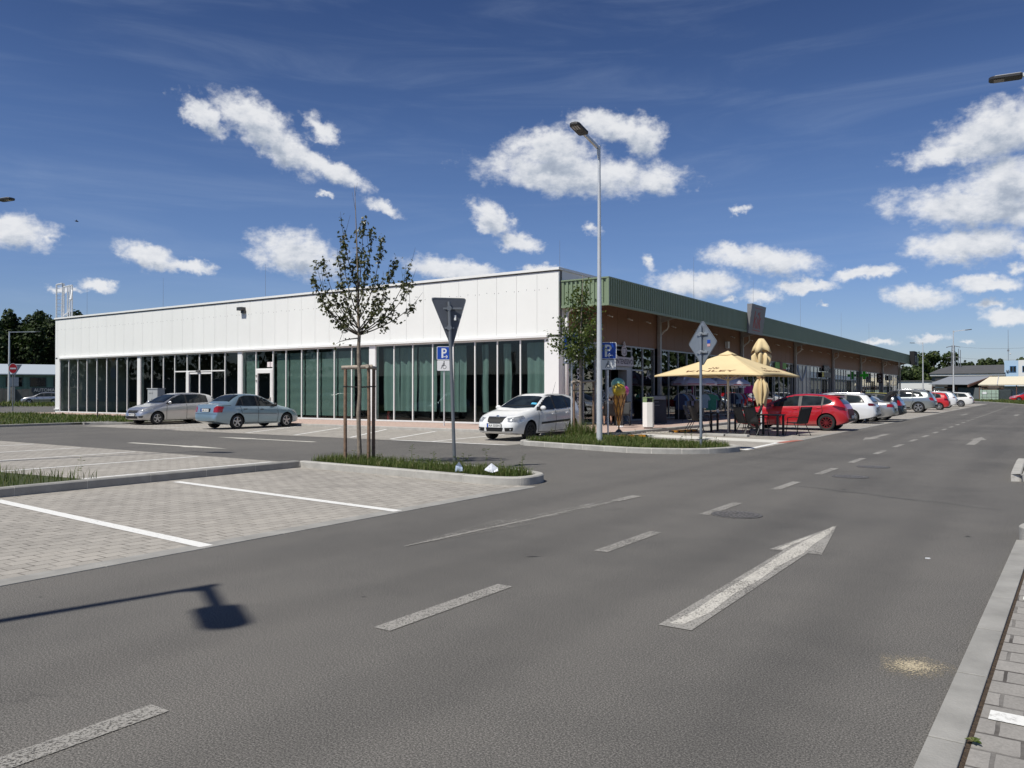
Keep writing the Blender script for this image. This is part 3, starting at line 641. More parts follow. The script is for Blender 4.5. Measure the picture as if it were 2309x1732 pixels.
for k in range(9):
    a = k * .7; l = .035 + .012 * (k % 3); c, s_ = math.cos(a), math.sin(a)
    mb.poly([(0, 0, .015), (c * l * .6 - s_ * .012, s_ * l * .6 + c * .012, .03), (c * l, s_ * l, .022 + .008 * (k % 2)), (c * l * .6 + s_ * .012, s_ * l * .6 - c * .012, .03)])
o = mb.build('weed', M_BLADE); o.location = (-.285, 4.05, .005); o.scale = (.7, .7, .7); tag(o, 'small green weed in the joint beside the right edging stones', 'weed')
# ================================================================== the retail building
M_PANEL = pm('white_facade_panel', (.84, .835, .805), .45, var=.025, scale=.35)
M_TRIMW = pm('white_trim', (.82, .815, .80), .4, var=.02, scale=2)
M_FRAMEW = pm('white_window_frame', (.80, .79, .77), .4, var=.03)
M_DARKJ = pm('dark_joint', (.10, .10, .10), .8)
M_SCREW = pm('panel_screw', (.22, .22, .22), .5, .5)
M_BROWN = pm('brown_facade_panel', (.225, .120, .072), .55, var=.06, scale=.5)
M_GREEN = pm('green_corrugated_metal', (.205, .265, .170), .45, var=.05, scale=.8)
M_ROOF = pm('roof_membrane', (.45, .45, .44), .8)
M_STEEL = pm('galvanised_canopy_steel', (.42, .41, .39), .45, .2, var=.12)
M_PIPE = pm('pale_pipe_metal', (.62, .60, .57), .45, .1)
M_FRAMEG = pm('grey_aluminium_frame', (.45, .455, .46), .4, .3)
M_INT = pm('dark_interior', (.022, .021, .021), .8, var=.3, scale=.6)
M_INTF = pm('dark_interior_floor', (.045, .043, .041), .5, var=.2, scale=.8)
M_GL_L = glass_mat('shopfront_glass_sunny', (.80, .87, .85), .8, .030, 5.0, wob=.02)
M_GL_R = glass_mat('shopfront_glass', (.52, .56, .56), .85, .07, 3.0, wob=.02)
M_FILM = pm('grey_window_film', (.30, .31, .31), .35, coat=.6, var=.05)
XW, YF, ZT = -17.0, 28.7, 6.76
B = thing('retail_building', 'long single-storey shop building with white panelled front and green corrugated canopy', 'building', (XW, YF, 0))
def part(name, mb, mat, parent=None, **kw): return mb.build(name, mat, parent or B, world=True, **kw)
X0 = -58.25; YE = 119.5
# --- sunny front
m = MB(); xs = [X0 + .28 + 1.05 * k for k in range(40)]
xs = [x for x in xs if x < -17.15] + [-17.0]; xs = [X0] + xs
for a, b in zip(xs[:-1], xs[1:]): m.box(a + .005, b - .005, YF, YF + .12, 3.95, 6.60)
fpan = m
m = MB(); m.box(X0 + .01, -17.02, YF + .02, YF + .3, 3.84, 6.62); part('panel_backing', m, M_DARKJ)
m_ = m; m = fpan; m.cur = 1
for k, x in enumerate(xs[1:-1]):
    for dx in (-.11, .11): m.box(x + dx - .014, x + dx + .014, YF - .006, YF + .002, 5.86, 5.888)
    m.box(x + .51, x + .538, YF - .006, YF + .002, 5.90, 5.928)
part('facade_panels', m, [M_PANEL, M_SCREW])
m = MB(); m.box(X0 - .05, XW + .05, YF - .07, YF + .35, 6.655, ZT); m.box(XW - .35, XW + .05, YF + .36, YE, 6.655, ZT); part('roof_cap', m, M_TRIMW)
m = MB(); m.box(X0 - .01, XW + .01, YF - .02, YF + .1, 6.603, 6.652); part('roof_cap_joint', m, M_DARKJ)
m = MB(); m.box(-57.70, -17.52, YF - .13, YF + .10, 3.845, 3.945); part('window_ledge', m, M_TRIMW)
for a, b in ((X0, -57.65), (-17.69, XW)): m = MB(); m.box(a, b, YF, YF + .28, 0, 3.84); part('pier', m, M_TRIMW, bevel=.01)
for a, b in ((-48.04, -47.70), (-38.03, -37.66), (-27.85, -27.44)): m = MB(); m.box(a, b, YF - .01, YF + .25, .10, 3.84); part('pier', m, M_TRIMW, bevel=.01)
m = MB(); m.box(X0 - .08, -57.68, YF - .06, YF - .002, .30, .36); part('wall_ledge', m, M_TRIMW)
GP = 0
def glazing(bay, axis, edges, zb, zt, frame_mat, glass, inset, wd=.06, transoms=(), skip=(), fm_label=None):
    """one bay of shop window: a frame with its panes; axis 'x' along the front, 'y' along the side"""
    f = MB()
    def bx(m, a, b, d0, d1, z0, z1):
        if axis == 'x': m.box(a, b, YF + d0, YF + d1, z0, z1)
        else: m.box(XW - d1, XW - d0, a, b, z0, z1)
    a, b = edges[0], edges[-1]
    bx(f, a, b, inset - .03, inset + .05, zt - .07, zt); bx(f, a, b, inset - .03, inset + .05, zb, zb + .07)
    for i, e in enumerate(edges):
        bx(f, e - wd / 2 if i else e, e + wd / 2 if i < len(edges) - 1 else e, inset - .035, inset + .045, zb + .07, zt - .07)
    for i0, i1, z in transoms: bx(f, edges[i0] + wd / 2, edges[i1] - wd / 2, inset - .036, inset + .044, z - .035, z + .035)
    win = part('window', f, frame_mat)
    for i, (e0, e1) in enumerate(zip(edges[:-1], edges[1:])):
        if i in skip: continue
        g = MB(); bx(g, e0 + wd / 2 - .005, e1 - wd / 2 + .005, inset + .006, inset + .014, zb + .065, zt - .065)
        o = g.build('pane', glass(i) if callable(glass) else glass, None); o.parent = win
        p = wpos(win); o.data.transform(Matrix.Translation(-p))
    return win
def lin_edges(a, b, n): return [a + (b - a) * k / n for k in range(n + 1)]
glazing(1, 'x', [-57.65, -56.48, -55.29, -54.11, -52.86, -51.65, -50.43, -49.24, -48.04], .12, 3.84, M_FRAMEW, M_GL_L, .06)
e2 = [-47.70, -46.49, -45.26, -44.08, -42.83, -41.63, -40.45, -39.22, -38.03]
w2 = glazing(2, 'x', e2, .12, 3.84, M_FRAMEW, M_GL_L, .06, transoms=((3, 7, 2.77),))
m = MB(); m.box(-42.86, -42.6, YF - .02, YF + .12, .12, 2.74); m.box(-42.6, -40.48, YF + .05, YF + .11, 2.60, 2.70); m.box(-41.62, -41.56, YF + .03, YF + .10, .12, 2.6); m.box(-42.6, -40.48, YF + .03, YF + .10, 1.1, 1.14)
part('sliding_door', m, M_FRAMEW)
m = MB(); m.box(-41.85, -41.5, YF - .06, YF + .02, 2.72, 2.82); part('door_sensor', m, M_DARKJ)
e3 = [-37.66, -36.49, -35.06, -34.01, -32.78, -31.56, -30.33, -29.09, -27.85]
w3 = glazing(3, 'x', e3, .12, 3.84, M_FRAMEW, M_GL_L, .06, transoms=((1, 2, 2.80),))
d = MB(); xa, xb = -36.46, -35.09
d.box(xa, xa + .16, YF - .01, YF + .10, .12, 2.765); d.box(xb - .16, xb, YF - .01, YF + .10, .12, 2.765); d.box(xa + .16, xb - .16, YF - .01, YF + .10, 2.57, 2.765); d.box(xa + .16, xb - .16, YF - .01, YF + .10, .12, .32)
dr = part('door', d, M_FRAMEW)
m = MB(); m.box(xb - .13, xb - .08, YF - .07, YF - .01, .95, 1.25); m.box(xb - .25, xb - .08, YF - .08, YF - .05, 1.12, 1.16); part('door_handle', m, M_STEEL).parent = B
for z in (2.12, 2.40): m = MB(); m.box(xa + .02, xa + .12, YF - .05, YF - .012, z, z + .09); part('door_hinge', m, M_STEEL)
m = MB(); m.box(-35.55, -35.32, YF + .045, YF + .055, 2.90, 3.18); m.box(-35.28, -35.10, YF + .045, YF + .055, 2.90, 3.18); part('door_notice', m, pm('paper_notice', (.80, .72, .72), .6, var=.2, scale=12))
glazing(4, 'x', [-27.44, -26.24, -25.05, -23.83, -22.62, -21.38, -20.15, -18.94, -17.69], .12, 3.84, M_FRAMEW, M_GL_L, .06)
# --- walls, roof, interior
m = MB(); m.box(X0, XW - .30, YF + .31, YE, 6.42, 6.52); part('roof', m, M_ROOF)
m = MB(); m.box(X0, X0 + .3, YF + .30, YE, 0, 6.65); m.box(X0 + .3, XW - .3, YE - .3, YE, 0, 6.65); part('rear_wall', m, M_PANEL)
m = MB(); m.box(XW - .30, XW, YF + .29, YF + .85, 0, 6.65); m.box(XW - .28, XW - .01, YF + .85, YE, 6.05, 6.65); part('side_wall', m, M_PANEL)
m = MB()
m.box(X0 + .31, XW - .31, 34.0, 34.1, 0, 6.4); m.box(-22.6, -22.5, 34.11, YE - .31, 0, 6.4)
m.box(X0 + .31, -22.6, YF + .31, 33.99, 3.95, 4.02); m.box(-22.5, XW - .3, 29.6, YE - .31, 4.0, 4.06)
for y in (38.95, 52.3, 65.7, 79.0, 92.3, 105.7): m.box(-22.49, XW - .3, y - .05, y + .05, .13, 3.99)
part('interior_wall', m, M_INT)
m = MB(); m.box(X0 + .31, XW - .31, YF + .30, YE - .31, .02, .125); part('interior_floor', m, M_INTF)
# --- shaded side under the canopy
m = MB(); ys = [YF + .86]
while ys[-1] < 119.2: ys.append(min(ys[-1] + 1.16, 119.25))
for a, b in zip(ys[:-1], ys[1:]): m.box(XW - .10, XW - .02, a + .007, b - .007, 3.80, 6.04)
part('brown_panels', m, M_BROWN)
m = MB(); m.box(XW - .26, XW - .105, YF + .86, 119.25, 3.80, 6.04); part('brown_panel_backing', m, M_DARKJ)
COLS = [38.82, 52.3, 65.6, 79.0, 92.25, 105.7, 119.15]
sk = lambda i: M_GL_R
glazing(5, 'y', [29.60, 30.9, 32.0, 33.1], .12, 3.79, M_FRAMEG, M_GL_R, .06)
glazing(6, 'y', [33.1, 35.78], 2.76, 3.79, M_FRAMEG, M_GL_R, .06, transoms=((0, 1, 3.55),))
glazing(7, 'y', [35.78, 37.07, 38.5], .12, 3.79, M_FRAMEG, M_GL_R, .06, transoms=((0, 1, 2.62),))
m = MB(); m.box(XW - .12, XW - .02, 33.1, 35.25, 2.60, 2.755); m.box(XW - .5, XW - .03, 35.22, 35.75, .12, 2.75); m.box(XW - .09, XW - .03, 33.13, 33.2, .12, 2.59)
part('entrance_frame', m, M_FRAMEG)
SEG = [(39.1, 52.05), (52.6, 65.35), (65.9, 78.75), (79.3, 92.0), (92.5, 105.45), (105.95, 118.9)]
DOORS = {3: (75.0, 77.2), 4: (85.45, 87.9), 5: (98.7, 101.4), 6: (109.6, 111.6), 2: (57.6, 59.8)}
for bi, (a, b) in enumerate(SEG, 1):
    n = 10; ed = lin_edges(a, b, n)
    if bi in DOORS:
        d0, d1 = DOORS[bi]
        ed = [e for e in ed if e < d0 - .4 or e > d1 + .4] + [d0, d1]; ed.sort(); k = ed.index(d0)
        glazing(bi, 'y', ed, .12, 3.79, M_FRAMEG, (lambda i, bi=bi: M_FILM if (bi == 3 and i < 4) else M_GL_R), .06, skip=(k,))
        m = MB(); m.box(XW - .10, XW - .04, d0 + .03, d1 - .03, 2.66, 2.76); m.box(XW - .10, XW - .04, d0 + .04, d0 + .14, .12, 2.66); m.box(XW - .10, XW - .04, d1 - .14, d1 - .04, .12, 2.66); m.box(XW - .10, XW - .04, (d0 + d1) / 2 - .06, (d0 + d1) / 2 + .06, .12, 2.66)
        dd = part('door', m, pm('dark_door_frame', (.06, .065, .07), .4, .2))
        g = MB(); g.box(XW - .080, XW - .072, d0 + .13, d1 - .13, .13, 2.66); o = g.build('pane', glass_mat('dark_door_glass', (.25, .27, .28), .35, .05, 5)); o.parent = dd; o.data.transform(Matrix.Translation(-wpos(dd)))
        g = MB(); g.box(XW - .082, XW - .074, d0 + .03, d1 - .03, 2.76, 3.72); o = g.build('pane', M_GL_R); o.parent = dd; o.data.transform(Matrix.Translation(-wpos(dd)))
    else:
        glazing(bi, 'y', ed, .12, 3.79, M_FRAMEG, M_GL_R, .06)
m = MB()
for p0, p1 in (((66.75, 3.70), (68.15, 2.45)), ((69.65, 3.70), (68.30, 2.45))):
    for k in range(8):
        t0, t1 = k / 8, (k + 1) / 8; cv_ = lambda t: (p0[0] + (p1[0] - p0[0]) * t ** 1.4, p0[1] + (p1[1] - p0[1]) * t)
        (ya, za), (yb, zb) = cv_(t0), cv_(t1); m.poly([(XW - .03, ya - .14, za), (XW - .03, ya + .14, za), (XW - .03, yb + .14, zb), (XW - .03, yb - .14, zb)])
part('blue_window_decal', m, pm('blue_film', (.03, .10, .30), .4))
for y in COLS:
    m = MB(); m.box(XW + .02, XW + .20, y - .09, y + .09, .10, 5.95); part('canopy_column', m, M_STEEL, bevel=.015)
    m = MB(); m.add([(XW + .20, y - .05, 5.15), (XW + .20, y - .05, 5.98), (-14.86, y - .05, 5.98), (-14.86, y - .05, 5.60), (XW + .20, y + .05, 5.15), (XW + .20, y + .05, 5.98), (-14.86, y + .05, 5.98), (-14.86, y + .05, 5.60)],
        [(0, 1, 2, 3), (7, 6, 5, 4), (0, 3, 7, 4), (1, 5, 6, 2), (0, 4, 5, 1), (3, 2, 6, 7)]); part('canopy_beam', m, M_STEEL)
    m = MB(); m.tube([(XW + .55, y + .12, 5.5), (XW + .55, y + .12, 4.95), (XW + .48, y + .12, 4.80), (XW + .30, y + .12, 4.70), (XW + .19, y + .11, 4.55)], .045, 8); part('rain_pipe', m, M_PIPE, smooth=True)
m = MB(); m.tube([(XW + .14, YF + .42, .1), (XW + .14, YF + .42, 4.75), (XW + .18, YF + .50, 4.95), (XW + .30, YF + .7, 5.08), (XW + .42, YF + .9, 5.4)], .065, 10); part('downpipe', m, M_TRIMW, smooth=True)
for bi, (a, b) in enumerate([(30.0, 38.5)] + SEG):
    for k in range(4):
        y = a + (b - a) * (k + .5) / 4; m = MB()
        m.box(XW - .02, XW + .10, y - .02, y + .02, 5.08, 5.12); m.obox((XW + .16, y - .02, 5.04), (.16, .13, .05), ry=.35); part('spot_light', m, M_TRIMW)
m = MB(); m.box(XW - .02, XW + .18, 49.3, 49.62, 4.30, 4.72); part('alarm_box', m, M_TRIMW)
# --- canopy
XF, YC, ZB_, ZC = -14.74, YF + .15, 5.05, 6.21
def corrug(m, horizontal_axis, a, b, fixed, pitch, depth, z0, z1, sign):
    pr = []; x = a
    while x < b - 1e-3:
        for fx_, o_ in ((0, 0), (.40, 0), (.50, 1), (.90, 1)):
            pr.append((min(x + pitch * fx_, b), o_ * depth * sign))
        x += pitch
    pr.append((b, 0))
    for (u0, d0_), (u1, d1_) in zip(pr[:-1], pr[1:]):
        if horizontal_axis == 'x': m.poly([(u0, fixed + d0_, z0), (u1, fixed + d1_, z0), (u1, fixed + d1_, z1), (u0, fixed + d0_, z1)])
        else: m.poly([(fixed + d0_, u0, z0), (fixed + d1_, u1, z0), (fixed + d1_, u1, z1), (fixed + d0_, u0, z1)])
m = MB(); corrug(m, 'x', -16.93, XF - .09, YC, .205, .055, ZB_ + .09, ZC - .05, 1); part('fascia_end', m, M_GREEN, fixn=False)
m = MB(); corrug(m, 'y', YC + .09, 119.95, XF - .045, .205, .055, ZB_ + .09, ZC - .05, 1); part('fascia_front', m, M_GREEN, fixn=False)
m = MB()
m.box(-16.95, XF + .012, YC - .035, YC + .10, ZC - .055, ZC); m.box(-16.95, XF + .012, YC - .03, YC + .10, ZB_, ZB_ + .10)
m.box(XF - .10, XF + .012, YC + .10, 119.97, ZC - .055, ZC); m.box(XF - .10, XF + .008, YC + .10, 119.97, ZB_, ZB_ + .10)
m.box(XF - .09, XF + .010, YC - .025, YC + .09, ZB_ + .10, ZC - .055)
m.box(-16.95, -16.92, YC, YC + .08, ZB_ + .1, ZC - .055)
part('fascia_trim', m, M_GREEN)
m = MB(); m.box(XW + .01, XF - .11, YC + .11, 119.9, 6.02, 6.10); part('canopy_roof', m, pm('canopy_underside', (.20, .19, .18), .7))
m = MB(); m.box(XF - .16, XF - .105, YC + .12, 119.9, ZB_ + .10, 6.0); m.box(-16.9, XF - .17, YC + .105, YC + .14, ZB_ + .10, 6.0); part('fascia_backing', m, pm('fascia_backing_metal', (.14, .13, .12), .7))
# --- things on the roof and walls
M_ROD = pm('rod_metal', (.30, .30, .31), .4, .6)
m = MB()
for x in (-55.2, -46.2, -36.4, -17.3): m.cyl((x, YF + .6, 6.5), (x, YF + .6, 8.7 if x < -20 else 8.0), .010, .005, 6)
for y in (45.5, 57.0, 70.0, 86.0, 101.0): m.cyl((XW - .6, y, 6.5), (XW - .6, y, 9.6), .012, .006, 6); m.cyl((XW - .6, y, 6.5), (XW - .6, y, 6.9), .07, .03, 8)
part('lightning_rods', m, M_ROD)
for x, y, s in ((-22.6, 33.2, 1.0), (-33.2, 33.6, .9), (-50.0, 33.5, .7)):
    m = MB(); m.box(x, x + .85 * s, y, y + .6, 6.5, 7.25 + .25 * s); m.box(x + .85 * s + .01, x + 1.6 * s, y + .1, y + .6, 6.5, 7.18 + .25 * s); part('roof_vent', m, M_STEEL, bevel=.01)
M_LAD = pm('white_ladder_steel', (.74, .75, .76), .4, .2)
m = MB(); lx, ly = -58.75, 29.0
for dy in (0, .5): m.tube([(lx, ly + dy, 3.0), (lx, ly + dy, 9.2)], .055, 6)
for k in range(24): m.tube([(lx, ly, 3.2 + .26 * k), (lx, ly + .5, 3.2 + .26 * k)], .015, 5)
for z in (3.05, 4.9, 6.7): m.tube([(lx, ly, z), (lx + .5, ly, z)], .03, 6)
for dx, zz in ((.35, 9.22), (.62, 9.25), (1.15, 8.95), (1.45, 9.05), (1.75, 9.05)):
    m.tube([(lx + dx, ly + .2, 6.7), (lx + dx + (.12 if dx < .5 else 0), ly + .2, zz)], .05, 6)
m.tube([(lx, ly, 9.2), (lx + .62, ly + .1, 9.25)], .05, 6); m.tube([(lx + .62, ly + .2, 9.0), (lx + 1.75, ly + .2, 9.05)], .05, 6); m.tube([(lx + .62, ly + .2, 6.95), (lx + 1.3, ly + .2, 7.2), (lx + 1.45, ly + .2, 7.6)], .045, 6)
part('roof_ladder', m, M_LAD)
m = MB(); m.tube([(lx + 1.75, ly + .2, 8.7), (lx + 2.0, ly, 8.1)], .06, 8); m.sphere((lx + 2.02, ly - .02, 8.02), .10, 10, 6); part('security_camera', m, M_TRIMW)
m = MB(); m.box(-37.75, -37.35, YF - .30, YF - .002, 6.10, 6.28); m.box(-37.6, -37.3, YF - .14, YF - .003, 5.96, 6.09); part('flood_light', m, pm('dark_lamp_metal', (.05, .05, .05), .4))

# --- curtains and blinds behind the glass
M_CURT = pm('teal_curtain', (.215, .275, .265), .85, var=.08, scale=3)
M_BLIND = pm('teal_blind', (.165, .212, .20), .8, var=.05, scale=1.2)
def curtain(x0, x1, z0, z1, y, seed, label, folds=5.5):
    r = random.Random(seed); ph = r.uniform(0, 6); n = int(max(24, (x1 - x0) * 60)); m = MB()
    f = lambda u, v, dy: (x0 + (x1 - x0) * u + .015 * math.sin(9 * v + ph), y + dy + (.045 + .03 * (1 - v)) * math.sin(ph + folds * (x1 - x0) * 2.3 * u + .5 * math.sin(5 * u + ph)), z0 + (z1 - z0) * v)
    m.grid(lambda u, v: f(u, v, 0), n, 6); m.grid(lambda u, v: f(u, v, .006), n, 6)
    o = m.build('curtain', M_CURT, None, smooth=True, fixn=False); o.data.transform(Matrix.Translation((-x0, -y, -z0))); o.location = (x0, y, z0)
    return tag(o, label, 'curtain', 'teal curtains behind the corner windows')
for k, (a, b, l) in enumerate([(-28.9, -27.9, 'teal curtain left of the white pier by the staked tree'), (-27.35, -26.3, 'teal curtain just right of the white pier by the staked tree'), (-26.2, -25.1, 'teal curtain in the second pane right of that pier'), (-25.0, -23.9, 'teal curtain in the pane left of the blue parking sign'),
        (-23.75, -22.15, 'widest teal curtain, behind the grey pole of the blue parking sign'), (-21.32, -20.93, 'narrow gathered teal curtain left of the open dark gap above the white car'), (-20.1, -19.72, 'narrow gathered teal curtain behind the windscreen of the white car'), (-18.85, -17.78, 'teal curtain in the last pane by the white corner')]):
    curtain(a, b, .62, 3.68, YF + .45, k + 3, l)
blk = 0
for k, (a, b) in enumerate([(-37.62, -36.53), (-35.02, -34.05), (-33.97, -32.82), (-32.74, -31.6), (-31.52, -30.37), (-30.29, -29.13)]):
    m = MB(); m.grid(lambda u, v: (a + (b - a) * u + .02, YF + .26 + .006 * math.sin(40 * v), .32 + 3.30 * v), 6, 60)
    o = m.build('roller_blind', M_BLIND, None, smooth=True, fixn=False); o.data.transform(Matrix.Translation((-a, -YF - .26, -.32))); o.location = (a, YF + .26, .32)
    tag(o, ['teal roller blind left of the white door', 'teal roller blind just right of the white door', 'teal roller blind second to the right of the white door', 'teal roller blind third to the right of the white door', 'teal roller blind fourth to the right of the white door', 'teal roller blind left of the first gathered curtain'][k], 'blind', 'teal blinds behind the windows')
mb = MB(); mb.lathe([(.02, .0), (.075, .0), (.08, .03), (.08, .42), (.05, .50), (.02, .53), (.02, .58)], n=14); o = mb.build('fire_extinguisher', pm('red_enamel', (.40, .02, .02), .35, coat=.5)); o.location = (-27.15, 29.35, .13); tag(o, 'red fire extinguisher on the floor behind the glass', 'fire extinguisher')

# ------------------------------------------------------------------ shop signs
def on_side(x): return lambda a, b: (x, a, b)          # the side front faces +X; letters read along +Y
t = thing('shop_sign', 'light grey cafe sign reading INTENSSIVO with a cup emblem over the entrance', 'sign', (XW + .06, 34.7, 2.8))
f = lambda a, b: (.03, a, b); fb = lambda a, b: (.045, a, b)
m = MB(); out = [(-.98, .02), (-.95, -.02), (.95, -.02), (.98, .02), (.98, .40), (.86, .52), (.70, .40), (-.62, .42), (-.80, .50), (-.98, .44)]
m.add([(0, y, z) for y, z in out] + [(.04, y, z) for y, z in out], [tuple(range(9, -1, -1)), tuple(range(10, 20))] + [(i, (i + 1) % 10, 10 + (i + 1) % 10, 10 + i) for i in range(10)])
m.build('board', pm('pale_sign_board', (.62, .58, .60), .5), t)
m = MB(); add_text(m, 'INTENSSIVO', .34, lambda a, b: (.045, a * .98, b + .08), .006); m.build('lettering', pm('dark_plum_letters', (.035, .02, .05), .5), t)
m = MB(); cup = [(-.30, .52), (.02, .44), (.34, .55), (.38, .86), (.22, 1.0), (.16, 1.2), (.0, 1.33), (-.10, 1.2), (-.08, 1.1), (-.30, .98), (-.40, .8)]
cup = [(a * .72, .44 + (b - .44) * .82) for a, b in cup]; n = len(cup)
m.add([(0, y, z) for y, z in cup] + [(.04, y, z) for y, z in cup], [tuple(range(n - 1, -1, -1)), tuple(range(n, 2 * n))] + [(i, (i + 1) % n, n + (i + 1) % n, n + i) for i in range(n)])
m.build('cup_emblem', _mc['pale_sign_board'], t)
m = MB(); stroke(m, [(-.18, .83), (-.15, .56), (.12, .56), (.15, .83), (-.18, .83)], .035, lambda a, b: (.046, a, b)); stroke(m, [(.15, .78), (.23, .72), (.13, .62)], .03, lambda a, b: (.046, a, b)); stroke(m, [(-.12, .9), (.02, .97), (-.02, 1.08)], .035, lambda a, b: (.046, a, b)); m.build('cup_drawing', pm('plum_line', (.12, .08, .13), .5), t)
m = MB()      # window lettering and cup drawing beside the entrance
add_text(m, 'intenssivo', .52, lambda a, b: (XW - .045, 30.55 - b, 1.55 + a), .004); part('window_lettering', m, pm('white_window_letters', (.70, .70, .70), .6))
m = MB(); fw = lambda a, b: (XW - .045, a, b)
stroke(m, [(32.25, 1.62), (32.32, 1.25), (32.75, 1.25), (32.85, 1.62), (32.25, 1.62)], .03, fw); stroke(m, [(32.85, 1.55), (32.98, 1.42), (32.78, 1.30)], .03, fw); stroke(m, [(32.4, 1.7), (32.55, 1.85), (32.45, 2.0), (32.62, 2.2)], .03, fw); stroke(m, [(32.15, 1.18), (32.95, 1.18)], .03, fw)
part('window_drawing', m, _mc['white_window_letters'])
m = MB(); stroke(m, [(37.5, 2.2), (37.75, 2.65), (38.0, 2.2), (37.6, 2.4), (37.9, 2.4)], .03, fw)
part('window_drawing', m, _mc['white_window_letters'])
m = MB(); stroke(m, [(37.5, .9), (37.8, 1.5), (38.1, 1.1), (37.7, .7), (38.2, 1.4)], .03, fw)
part('window_drawing', m, _mc['white_window_letters'])
t = thing('shop_sign', 'tall grey sign box with red kik lettering rising above the green canopy', 'sign', (XF + .02, 47.9, 5.0))
m = MB(); hw_ = 1.38
m.add([(0, -hw_, 0), (0, hw_, 0), (.06, hw_, 0), (.06, -hw_, 0), (0, -hw_, 1.72), (0, hw_, 1.72), (.30, hw_, 1.72), (.30, -hw_, 1.72)], [(0, 1, 2, 3), (4, 7, 6, 5), (0, 4, 5, 1), (2, 6, 7, 3), (0, 3, 7, 4), (1, 5, 6, 2)])
m.build('sign_box', pm('grey_sign_box', (.21, .205, .21), .45), t)
fk = lambda a, b: (.066 + .24 * b / 1.72, a, b)
m = MB()
def kik_letters(m, fn, s):
    stroke(m, [(-.62 * s, .0), (-.58 * s, 1.0 * s)], .12 * s, fn); stroke(m, [(-.55 * s, .40 * s), (-.22 * s, .68 * s)], .11 * s, fn); stroke(m, [(-.48 * s, .42 * s), (-.18 * s, 0)], .12 * s, fn)
    stroke(m, [(.0, 0), (.03 * s, .62 * s)], .13 * s, fn); disc(m, .04 * s, .86 * s, .09 * s, fn, 10)
    stroke(m, [(.26 * s, 0), (.30 * s, 1.0 * s)], .12 * s, fn); stroke(m, [(.33 * s, .40 * s), (.62 * s, .68 * s)], .11 * s, fn); stroke(m, [(.38 * s, .42 * s), (.68 * s, 0)], .12 * s, fn)
kik_letters(m, lambda a, b: fk(a, b + .34), 1.0); stroke(m, [(-.75, .22), (.75, .22)], .04, fk); stroke(m, [(-.75, 1.52), (.75, 1.52)], .03, fk)
m.build('lettering', pm('red_sign_letters', (.40, .045, .035), .5), t)
t = thing('shop_sign', 'tall dark sign box with pale emblem at the far end of the canopy', 'sign', (XF + .02, 113.0, 5.0))
m = MB(); m.box(0, .55, -1.3, 1.3, 0, 1.68); m.build('sign_box', pm('dark_sign_box', (.022, .022, .024), .75, spec=.2), t)
m = MB(); fk2 = lambda a, b: (.556, a, b)
stroke(m, [(-.35, 1.05), (.35, 1.05), (.30, .45), (-.30, .45), (-.35, 1.05)], .12, fk2); stroke(m, [(.0, .45), (.0, .2)], .12, fk2); m.build('emblem', pm('pale_emblem', (.55, .56, .58), .5), t)
t = thing('shop_sign', 'green window sign with dark red figure and red strip, left of the film-covered windows', 'sign', (XW + .03, 61.6, 3.2))
m = MB(); m.box(0, .04, -1.5, 1.5, .10, .56); m.build('board', pm('green_sign', (.16, .42, .06), .5), t)
m = MB(); m.box(.045, .06, -.3, .4, -.3, .62); m.build('figure', pm('dark_red_sign', (.14, .02, .02), .5), t)
m = MB(); m.box(0, .035, -1.4, 1.4, -.08, .09); m.build('red_strip', pm('red_strip_sign', (.35, .05, .04), .5), t)
t = thing('shop_sign', 'long black sign with a yellow end over a shop door', 'sign', (XW + .05, 76.1, 2.86))
m = MB(); m.box(0, .12, -1.8, 1.8, 0, .46); m.build('board', pm('black_sign', (.02, .02, .02), .4), t)
m = MB(); m.box(.005, .128, -1.79, -1.1, .02, .44); m.build('yellow_end', pm('yellow_sign', (.55, .48, .03), .5), t)
m = MB()
for k_ in range(7): stroke(m, [(-.75 + .34 * k_, .12), (-.75 + .34 * k_, .36)] if k_ % 2 else [(-.80 + .34 * k_, .14), (-.62 + .34 * k_, .14), (-.62 + .34 * k_, .34)], .05, lambda a, b: (.13, a, b))
m.build('lettering', pm('grey_sign_letters', (.35, .35, .36), .5), t)
t = thing('shop_sign', 'square black emblem plate above the black and yellow sign', 'sign', (XW + .05, 76.25, 3.42))
m = MB(); m.box(0, .10, -1.05, 1.05, 0, .5); m.build('board', _mc['black_sign'], t)
m = MB(); stroke(m, [(-.6, .12), (-.6, .4), (-.1, .12), (-.1, .4)], .08, lambda a, b: (.106, a, b)); stroke(m, [(.3, .12), (.3, .4), (.8, .4), (.8, .12)], .08, lambda a, b: (.106, a, b)); m.build('emblem', _mc['grey_sign_letters'], t)
t = thing('pharmacy_cross', 'bright green pharmacy cross sticking out from the shaded shop front', 'sign', (-16.45, 91.6, 3.3))
cr = [(-.14, -.42), (.14, -.42), (.14, -.14), (.42, -.14), (.42, .14), (.14, .14), (.14, .42), (-.14, .42), (-.14, .14), (-.42, .14), (-.42, -.14), (-.14, -.14)]
m = MB(); m.add([(x, -.06, z) for x, z in cr] + [(x, .06, z) for x, z in cr], [tuple(range(11, -1, -1)), tuple(range(12, 24))] + [(i, (i + 1) % 12, 12 + (i + 1) % 12, 12 + i) for i in range(12)])
m.build('cross', pm('green_cross', (.02, .20, .015), .4, emit='#053806'), t)
m = MB(); m.box(-.56, -.42, -.03, .03, -.04, .04); m.build('bracket', M_STEEL, t)
t = thing('shop_sign', 'narrow upright dark sign sticking out beyond the pharmacy cross', 'sign', (-16.45, 101.0, 3.15))
m = MB(); m.box(-.30, .30, -.05, .05, -.55, .55); m.build('board', pm('dark_brown_sign', (.04, .02, .015), .4), t)
